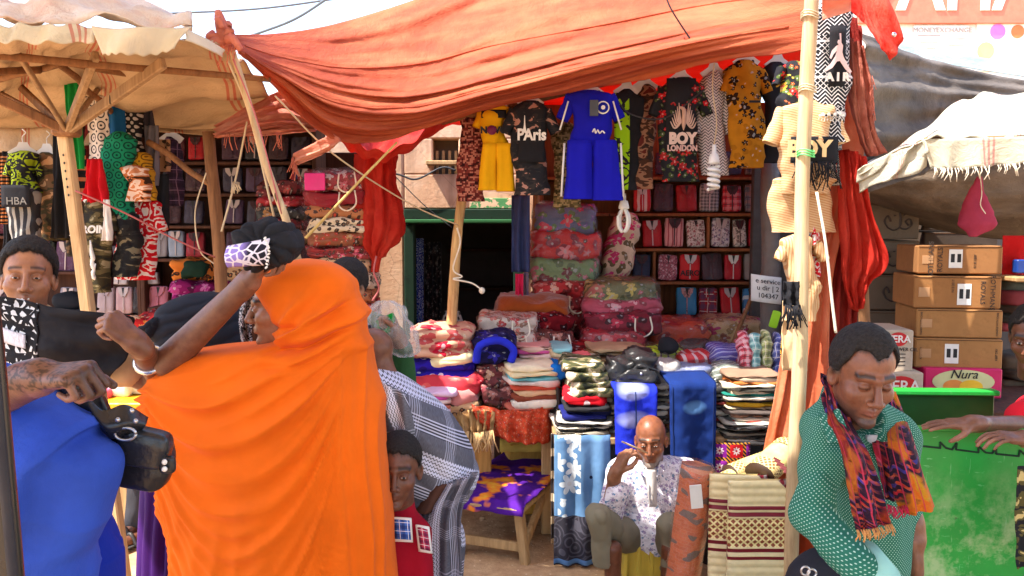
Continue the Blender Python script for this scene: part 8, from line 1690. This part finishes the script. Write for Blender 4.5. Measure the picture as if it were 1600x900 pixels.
def left_counter():
    Y = 4.3; a = W(178, 640, Y); t = thing('yellow_table', 'yellow topped table with packets behind the leather bag', 'table', (a.x, Y+.3, 0)); ym = glossy(C(236, 170, 20), .5)
    zt = W(180, 636, Y).z; box('table_top', (a.x, Y+.3, zt), (.55, .6, .04), ym, t)
    for x in (-.24, .24):
        for y in (.04, .56): box('leg', (a.x+x, Y+y, (zt-.02)/2), (.045, .045, zt-.02), ym, t)
    for k, (px, py, w, h, c, nm) in enumerate(((168, 624, .10, .05, C(226, 80, 120), 'pink'), (190, 616, .12, .09, C(236, 232, 226), 'white'), (208, 606, .10, .14, C(226, 236, 240), 'tall white'), (150, 620, .08, .06, C(240, 190, 40), 'yellow'))):
        q = W(px, py, Y+.2); o = puff('paper_packet', (q.x, Y+.15+.05*k, zt+.02+h/2), (w, .10, h), pat('plain', c, plastic=True), n=5, pw=.25, amp=.006, seed=k); tag(o, f'{nm} packet on the yellow topped table', 'packet', 'packets on the yellow table')
    c = W(235, 520, 4.6); o = box('cloth_table', (c.x, 4.9, .42), (.5, .5, .84), M_PLANK); tag(o, 'plank box table under the red and orange cloth heap', 'table')
    z = W(524, 505, 4.95).z; o = box('blanket_pallet', (W(526, 500, 5.16).x, 5.16, z/2), (.42, .46, z), M_BOARD_D); tag(o, 'dark wooden stand under the leopard blanket stack', 'stand')
    z = W(434, 440, 5.35).z; o = box('blanket_stand', (W(434, 440, 5.55).x, 5.55, z/2), (.34, .44, z), M_BOARD_D); tag(o, 'dark wooden stand under the darker blanket stack', 'stand')
    z = W(310, 480, 5.25).z; o = box('low_stand', (W(312, 480, 5.5).x, 5.48, z/2), (.46, .5, z), M_BOARD_D); tag(o, 'low dark stand under the magenta blanket', 'stand')
    z = W(880, 550, 5.45).z; o = box('bedding_stand', (W(900, 550, 5.6).x, 5.55, z/2-.005), (1.1, .6, z-.01), M_BOARD_D); tag(o, 'dark wooden stand under the bedding stacks', 'stand')
left_counter()
def m_mat():
    g = Gx('woven_mat'); u = g.uv(); X, Y_, Z = g.sep(u); cr = C(238, 224, 176); rd = C(120, 16, 40); gr = C(120, 110, 110)
    c = g.ramp(g.noise(u, 30, 3), [(.3, tuple(x*.85 for x in cr)), (.7, cr)])
    def rng(a, b): return g.math('MULTIPLY', g.math('LESS_THAN', Y_, -a), g.math('GREATER_THAN', Y_, -b))
    for a, b in ((.112, .128), (.140, .158), (.300, .318), (.336, .352), (.47, .49), (.51, .53)): c = g.mix(rng(a, b), c, rd)
    p = .030; la = g.math('MAXIMUM', g.band(g.math('ADD', X, Y_), p, .34), g.band(g.math('SUBTRACT', X, Y_), p, .34)); c = g.mix(rng(.166, .292), c, g.mix(la, C(140, 70, 44), C(236, 222, 160)))
    p2 = .016; cx = g.math('FLOOR', g.math('DIVIDE', X, p2)); cy = g.math('FLOOR', g.math('DIVIDE', Y_, p2)); tri = g.math('LESS_THAN', g.math('ABSOLUTE', g.math('SUBTRACT', X, .275)), g.math('ADD', .075, g.math('MULTIPLY', Y_, .95))); ck = g.math('GREATER_THAN', g.math('MODULO', g.math('ADD', g.math('ADD', cx, cy), 1000), 2), .5)
    c = g.mix(g.math('MULTIPLY', tri, rng(.0, .085)), c, g.mix(ck, rd, gr))
    return g.fin(c, .5, .4, g.bump(g.noise(g.map(u, (300, 20, 1)), 1, 1), .2, .002))
MAT = m_mat()
def mats():
    def folded(label, px0, px1, pyt, pyb, Y, dep, lean, seed):
        a = W(px0, pyt, Y); b = W(px1, pyt, Y); z1 = a.z; w = b.x-a.x; V = []; zb = 0.02
        # ribbed slab standing on edge: profile along z has raised ribs
        def fn(u, v):
            z = lerp(z1, zb, v); rib = .006*abs(math.sin((z1-z)/.0165*math.pi/2)); e = abs(2*u-1)
            return Vector((a.x+w*u+lean*(z-zb)*.0, Y-rib+.012*e**4+.01*math.sin(u*3+seed), z))
        o = sheet('woven_mat', fn, 16, 150, MAT, None, thick=dep); tag(o, label, 'mat', 'folded yellow woven mats')
    folded('front folded yellow plastic mat with red bands and a diamond lattice', 1140, 1243, 752, 0, 3.30, .05, 0, 0)
    folded('second folded yellow plastic mat just behind the front one', 1110, 1200, 742, 0, 3.40, .05, 0, 2)
    g = Gx('mat_top'); u = g.uv(); X, Y_, Z = g.sep(u); c = g.ramp(g.noise(u, 20, 3), [(.3, C(206, 186, 110)), (.7, C(232, 212, 140))]); p = .024; la = g.math('MAXIMUM', g.band(g.math('ADD', X, Y_), p, .3), g.band(g.math('SUBTRACT', X, Y_), p, .3)); bd = g.band(X, .17, .36); c = g.mix(bd, c, g.mix(la, C(120, 80, 44), C(226, 206, 140))); c = g.mix(g.band(X, .17, .04, .0), c, C(60, 40, 24)); bm = g.fin(c, .55, .35)
    for k, (x0, y0, x1, y1, r, Y, lb) in enumerate(((1140, 742, 1236, 706, .06, 3.55, 'rolled straw coloured mat with brown diamond bands leaning on the stack'), (1186, 742, 1232, 700, .075, 3.45, 'thick rolled straw mat with a stepped pink motif on top of the folded mats'), (1122, 756, 1196, 722, .05, 3.5, 'lower rolled straw mat behind the folded mats'))):
        P0, P1 = W(x0, y0, Y), W(x1, y1, Y+.12); v, f, uv = tube_vf([P0.lerp(P1, i/10) for i in range(11)], r, 22, True, .75); o = mk('rolled_mat', v, f, bm, uv=[(b_, a_) for a_, b_ in uv]); tag(o, lb, 'mat', 'rolled straw mats')
    o = bpy.data.objects['rolled_mat.001']
    for k in range(5): box('motif', W(1214+3.5*k, 718+5*k, 3.36-.003*k), (.05-.012*abs(k-1.5), .006, .010), glossy(C(150, 80, 84), .7), o, rot=rxyz(0, R(28), 0), bev=.001)
mats()
def foam_roll():
    Y = 3.45; t = thing('wrapped_brick_print_roll', 'orange brick print sheet folded in clear film standing beside the seated man', 'wrapped roll', W(1085, 960, Y)*1)
    g = Gx('brick_print'); u = g.uv(); b_ = g.n('ShaderNodeTexBrick'); g.put(b_.inputs['Vector'], u); b_.inputs['Scale'].default_value = 14; b_.inputs['Color1'].default_value = (*C(214, 110, 66), 1); b_.inputs['Color2'].default_value = (*C(200, 96, 56), 1); b_.inputs['Mortar'].default_value = (*C(206, 130, 90), 1); b_.inputs['Mortar Size'].default_value = .012
    h = g.n('ShaderNodeTexWhiteNoise'); X, Y_, Z = g.sep(u); k = g.noise(g.map(u, (1, 2.4, 1)), 7, 1); c = g.mix(g.math('GREATER_THAN', k, .58), b_.outputs[0], C(120, 96, 88)); cr = g.noise(g.obj(), 22, 3, .6, 1.8)
    m = g.fin(c, .5, .3, coat=.8, coatr=.15); g.put(g.b.inputs['Coat Normal'], g.bump(cr, 1., .02))
    xs = [(1064, 728, 0), (1078, 734, -.03), (1094, 738, -.05), (1110, 736, -.02), (1122, 744, .04), (1118, 736, .08), (1096, 730, .10), (1072, 728, .08)]
    V = []; F = []; UV = []; n = len(xs); rowsn = 26
    for i in range(rowsn+1):
        q = i/rowsn
        for k, (x, y, dy) in enumerate(xs):
            p = W(x, y, Y); z0 = p.z; p.y += dy; p.z = lerp(z0, .01, q); p.x -= .085*q; p.x += .006*fb(k, q*5, 1); V.append(p); UV.append((k*.055, -q*.9))
    for i in range(rowsn):
        for k in range(n): F.append((i*n+k, (i+1)*n+k, (i+1)*n+(k+1) % n, i*n+(k+1) % n))
    F.append(tuple(range(n))); F.append(tuple(range((rowsn+1)*n-1, rowsn*n-1, -1))); mk('folded_sheet', V, F, m, t, uv=UV, smooth=True)
    c = W(1088, 776, Y-.07); box('white_sticker', c, (.05, .006, .10), M_WHITE, t, rot=rxyz(0, R(-6), 0)); mkf = [(p+(p-W(1092, 800, Y)).normalized()*.012) for p in V]; mk('film', mkf, F, M_FILM, t)
foam_roll()
# ------------------------------------------------------------------ green metal counter and the carton shop
def m_green():
    g = Gx('green_enamel'); o = g.obj(); X, Y_, Z = g.sep(o); n = g.noise(o, 3, 5, .65); c = g.ramp(n, [(.3, C(22, 132, 46)), (.7, C(34, 160, 60))])
    sc_ = g.noise(g.map(o, (3, 3, 14)), 6, 4, .7); c = g.mix(g.math('MULTIPLY', g.step(sc_, .66, .02), .5), c, C(120, 190, 130))
    dirt = g.math('MULTIPLY', g.step(g.noise(o, 8, 5, .7), .52, .08), g.math('SUBTRACT', 1, g.step(Z, .86, .14))); c = g.mix(g.math('MULTIPLY', dirt, .75), c, C(170, 190, 140)); sc2 = g.noise(g.map(o, (40, 40, 3)), 3, 3, .7); c = g.mix(g.math('MULTIPLY', g.step(sc2, .68, .02), .35), c, C(150, 200, 150)); ch = g.noise(o, 22, 4, .7); c = g.mix(g.math('MULTIPLY', g.step(ch, .70, .015), .8), c, C(60, 70, 50)); return g.fin(c, .42, .4, g.bump(n, .15, .02), coat=.15)
def counter():
    gm = m_green(); gd = glossy(C(14, 84, 30), .5); Yf, Yb = 2.6, 3.2; x0 = W(1392, 650, Yf).x; xb = W(1312, 650, Yb).x; x1 = W(1720, 650, Yf).x; zf = W(1500, 668, Yf).z; zb = W(1500, 612, Yb).z; q = rz(R(-3))
    t = thing('green_metal_counter', 'green painted metal counter bin with a cut pattern along its front', 'counter', ((x0+x1)/2, (Yf+Yb)/2, 0)); cx = (x0+x1)/2; L = x1-x0
    box('front_panel', (cx, Yf, zf/2), (L, .02, zf), gm, t, rot=q); box('back_panel', ((xb+x1)/2, Yb, zb/2), (x1-xb, .02, zb), gd, t, rot=q)
    box('top_rim', ((xb+x1)/2, Yb-.02, zb+.005), (x1-xb, .06, .02), gm, t, rot=q); box('front_lip', (cx, Yf-.008, zf-.004), (L, .034, .014), gm, t, rot=q)
    box('side_panel', (x0+.01, (Yf+Yb)/2, zf/2-.01), (.02, Yb-Yf-.04, zf-.02), gd, t, rot=q); box('floor_panel', (cx, (Yf+Yb)/2, zf-.34), (L-.06, Yb-Yf-.06, .02), gd, t, rot=q)
    dk = glossy((.005, .03, .012), .7)
    z0 = W(1500, 700, Yf).z
    pts = [(1400, 706), (1433, 690), (1440, 698), (1471, 701), (1471, 692), (1480, 701), (1489, 703), (1496, 693), (1495, 703), (1529, 707), (1529, 697), (1540, 707), (1550, 708), (1556, 698), (1556, 709), (1590, 712), (1592, 703), (1602, 712), (1640, 716)]
    for a, b in zip(pts[:-1], pts[1:]):
        A, B = W(a[0], a[1], Yf-.01), W(b[0], b[1], Yf-.01)
        for p in (A, B): p.y = Yf-.0125-(p.x-cx)*math.tan(R(3))
        dd = B-A; v, f, uv = box_vf((A+B)/2, (.0035, .006, dd.length+.003), dd.to_track_quat('Z', 'Y').to_matrix(), .001); mk('cut_line', v, f, dk, t, smooth=False)
counter()
CARD = None
def m_card(c=C(160, 112, 70)):
    k = ('card', c)
    if k in _MC: return _MC[k]
    g = Gx('cardboard'); o = g.obj(); n = g.noise(o, 5, 4); w = g.noise(g.map(o, (2, 2, 60)), 8, 2); _MC[k] = g.fin(g.mix(g.math('MULTIPLY', g.step(g.noise(o, 9, 5, .75), .58, .06), .35), g.ramp(n, [(.3, tuple(x*.74 for x in c)), (.7, c)]), tuple(x*.5 for x in c)), .85, .2, g.bump(w, .12, .003)); return _MC[k]
def carton(label, px0, px1, py0, py1, Y, dep, yaw, card, marks=(), name='cardboard_box', group='cartons in the shop behind the green counter', tape=True, sticker=None):
    a = W(px0, py1, Y); b = W(px1, py0, Y); w = b.x-a.x; h = b.z-a.z; c = Vector(((a.x+b.x)/2, Y+dep/2, (a.z+b.z)/2)); q = rz(R(yaw)); t = thing(name, label, 'carton', (c.x, c.y, a.z), group)
    box('carton', c, (w, dep, h), card, t, rot=q, bev=.006); f = q@Vector((0, -dep/2, 0)); ex = q@Vector((1, 0, 0))
    if tape: box('tape', c+f*1.004+ex*(-w*.38), (w*.13, .003, h*.30), glossy(C(176, 132, 92), .3), t, rot=q, bev=.001); box('seam', c+q@Vector((0, -dep/2-.001, h*.46)), (w*.98, .003, .004), m_card(C(96, 64, 40)), t, rot=q, bev=.001)
    if sticker: box('sticker', c+f*1.006+ex*(w*sticker[0])+Vector((0, 0, h*sticker[1])), (w*.16, .003, h*.66), M_WHITE, t, rot=q, bev=.001); [box('barcode', c+f*1.012+ex*(w*(sticker[0]+dx))+Vector((0, 0, h*(sticker[1]+.02))), (w*.045, .003, h*.30), M_INK, t, rot=q, bev=.001) for dx in (-.035, .04)]
    for s, fx, fz, size, rot_, m in marks:
        e1 = (q@Matrix.Rotation(R(rot_), 3, 'Y'))@Vector((1, 0, 0)); e2 = (q@Matrix.Rotation(R(rot_), 3, 'Y'))@Vector((0, 0, 1)); letters('lettering', s, c+f*1.004+ex*(w*fx)+Vector((0, 0, h*fz)), size, m, t, ex=e1, ey=e2, depth=.0015)
    return t, c, f, ex, w, h
IK = glossy((.05, .035, .03), .8, var=0)
carton('top brown carton with upright lettering and a white label', 1446, 1572, 384, 428, 4.15, .36, -9, m_card(), [('ROTHMANS', -.34, 0, .034, -90, IK), ('ROYALS', -.23, 0, .034, -90, IK), ('11 X 1207', .18, -.05, .016, -90, IK)], sticker=(-.05, .04))
carton('second brown carton with lettering at its right end', 1440, 1570, 432, 482, 4.12, .36, -9, m_card(C(166, 116, 70)), [('ROTHMANS', .40, 0, .032, 90, IK), ('ROYALS', .29, 0, .032, 90, IK), ('N12 2017', -.05, .2, .016, -90, IK)], sticker=(.08, -.06))
carton('third plain brown carton in the stack', 1444, 1572, 484, 528, 4.1, .36, -9, m_card(C(172, 124, 76)), [('HANDLE WITH CARE', -.44, 0, .012, -90, IK), ('HANDLE WITH CARE', .44, 0, .012, -90, IK)])
carton('lowest brown carton with a white label above the pink carton', 1442, 1572, 530, 576, 4.08, .36, -9, m_card(C(172, 124, 76)), [('KEEP DRY', -.43, 0, .014, -90, IK), ('KEEP DRY', .43, 0, .014, -90, IK)], sticker=(-.08, .0))
t, c, f, ex, w, h = carton('bright pink mango carton at the foot of the stack', 1452, 1570, 576, 622, 4.04, .36, -6, glossy(C(200, 16, 90), .5), [], tape=False)
q = rz(R(-6))
for (ox, oz, rx, rz_, col, l) in ((.0, .06, .40, .40, C(206, 206, 150), 1.006), (-.12, -.10, .14, .22, C(226, 140, 60), 1.012), (.10, -.10, .15, .22, C(236, 190, 40), 1.018)):
    pts = [(w*rx*math.cos(i*math.pi/14), h*rz_*math.sin(i*math.pi/14)) for i in range(28)]; v, fc, uv = poly_vf(pts, c+f*l+ex*(w*ox)+Vector((0, 0, h*oz)), ex, (0, 0, 1), .002); mk('fruit_print', v, fc, glossy(col, .5), t, smooth=False)
letters('lettering', 'Nura', c+f*1.03+ex*(w*.0)+Vector((0, 0, h*.30)), .062, M_INK, t, ex=ex, depth=.001, shear=.3); letters('lettering', 'MANGO', c+f*1.03+ex*(w*.16)+Vector((0, 0, -h*.36)), .028, M_INKW, t, ex=ex, depth=.001, bold=.001)
for k in range(3): box('print_line', c+f*1.008+ex*(w*-.34)+Vector((0, 0, -h*(.22+.08*k))), (w*.24, .002, .006), M_INKW, t, rot=q, bev=.0005)
def vera(label, px0, px1, py0, py1, Y, yaw, small):
    t, c, f, ex, w, h = carton(label, px0, px1, py0, py1, Y, .3, yaw, m_card(C(196, 180, 160)), [], tape=False); pts = [(w*.30*math.cos(i*math.pi/12), h*.17*math.sin(i*math.pi/12)) for i in range(24)]; k = 1.0 if small else 2.0
    v, fc, uv = poly_vf([(x*(1 if small else 1.25), y*(1 if small else 2.2)) for x, y in pts], c+f*1.006+Vector((0, 0, h*(.28 if small else .0))), ex, (0, 0, 1), .002); mk('red_oval', v, fc, glossy(C(190, 30, 34), .6), t, smooth=False)
    letters('lettering', 'VERA', c+f*1.016+Vector((0, 0, h*(.28 if small else .0))), .048 if small else .075, M_INKW, t, ex=ex, depth=.001, bold=.001)
    if small:
        letters('lettering', 'SUNFLOWER OIL', c+f*1.01+Vector((0, 0, h*.03)), .024, M_INK, t, ex=ex, depth=.001)
        for k in range(4): box('print_line', c+f*1.006+Vector((0, 0, -h*(.08+.09*k))), (w*.5, .002, .005), IK, t, rot=rz(R(yaw)), bev=.0005)
vera('white carton with a red oval and small print beside the brown cartons', 1382, 1431, 516, 580, 3.95, -4, True)
vera('lower white carton with a large red oval', 1376, 1446, 582, 626, 3.9, -4, False)
def arabic(t, c, f, ex, w, h):
    for ox in (.12,):
        for P in ([(-.06, -.03), (-.03, -.045), (0, -.03), (.005, .01), (.0, .045)], [(.0, -.03), (.03, -.04), (.06, -.02), (.05, .012), (.03, .0), (.045, -.02)], [(-.06, -.03), (-.075, .0), (-.06, .03), (-.045, .0)], [(.02, .03), (.035, .045)], [(-.03, .03), (-.02, .03)]):
            tube('brush_lettering', smooth_path([c+f*1.01+ex*(w*.18+x*1.1)+Vector((0, 0, z*1.1)) for x, z in P], 4), .0075, IK, t, 6, .5)
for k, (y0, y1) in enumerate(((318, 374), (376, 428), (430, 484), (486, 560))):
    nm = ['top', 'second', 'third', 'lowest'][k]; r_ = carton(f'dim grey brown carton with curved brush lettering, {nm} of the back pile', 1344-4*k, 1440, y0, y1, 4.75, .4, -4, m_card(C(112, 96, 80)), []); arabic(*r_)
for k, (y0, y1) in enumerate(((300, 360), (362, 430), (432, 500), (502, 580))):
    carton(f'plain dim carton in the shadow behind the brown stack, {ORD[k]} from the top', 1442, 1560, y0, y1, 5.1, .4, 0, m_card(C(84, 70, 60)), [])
z = W(1500, 624, 4.05).z; o = box('carton_shelf', (W(1470, 624, 4.2).x, 4.3, z/2), (1.3, 1.0, z-.01), M_BOARD_D); tag(o, 'dark wooden platform carrying the cartons', 'platform')
def net_bag():
    c = [(1530, 276, 3), (1528, 290, 10), (1526, 312, 17), (1526, 334, 26), (1528, 350, 30), (1526, 362, 18), (1520, 370, 4)]; Y = 3.5; rings = []
    for i in range(24):
        p = catmull([Vector(q) for q in c], i/23*(len(c)-1)); rings.append((W(p.x, p.y, Y), (max(1.5, p.z)*S(Y), 0, 0), (0, max(1.5, p.z)*S(Y)*.5, 0)))
    v, f, uv = rings_vf(rings, 32, (True, True), lambda a, k, p: .012*fb(p.x*18, p.y*18, p.z*14)); o = mk('pink_mesh_bag', v, f, cloth(C(190, 70, 100), .3, thin=.35), uv=uv); tag(o, 'pink mesh bag hanging from the white canopy hem', 'bag'); tube('string', smooth_path([W(1530, 262, 3.4), W(1534, 300, 3.4), W(1532, 320, 3.38), W(1540, 334, 3.38)], 4), .002, M_CORD, o, 5)
net_bag()
o = hung_cloth('red_cloth', 'bright red cloth hanging at the right edge inside the carton shop', 'cloth', 1568, 1640, 368, 432, 4.4, cloth(C(196, 26, 26)), nf=2); o = box('blue_packet', W(1600, 416, 4.3), (.10, .05, .07), glossy(C(24, 60, 140), .4)); tag(o, 'blue packet in front of the red cloth', 'packet')
o = box('shelf_plank', W(1610, 434, 4.35), (.34, .3, .025), M_PLANK); tag(o, 'pale wooden shelf plank beside the carton stack', 'plank')
stack('dim folded goods on the shelf right of the carton stack', 1574, 1650, 440, 520, 4.4, .3, [cloth(C(90, 100, 96)), cloth(C(150, 70, 76)), cloth(C(110, 96, 84))], 5, seed=31); stack('dim boxes under the folded goods right of the carton stack', 1572, 1650, 560, 620, 4.4, .3, [cloth(C(96, 84, 70)), cloth(C(80, 70, 60))], 4, seed=32)
o = hung_cloth('dark_camouflage_cloth', 'dark camouflage cloth hanging at the right edge in front of the counter', 'cloth', 1592, 1650, 730, 890, 2.4, pat('camo', K, K, C(90, 84, 50), C(200, 180, 120), 14), nf=1)
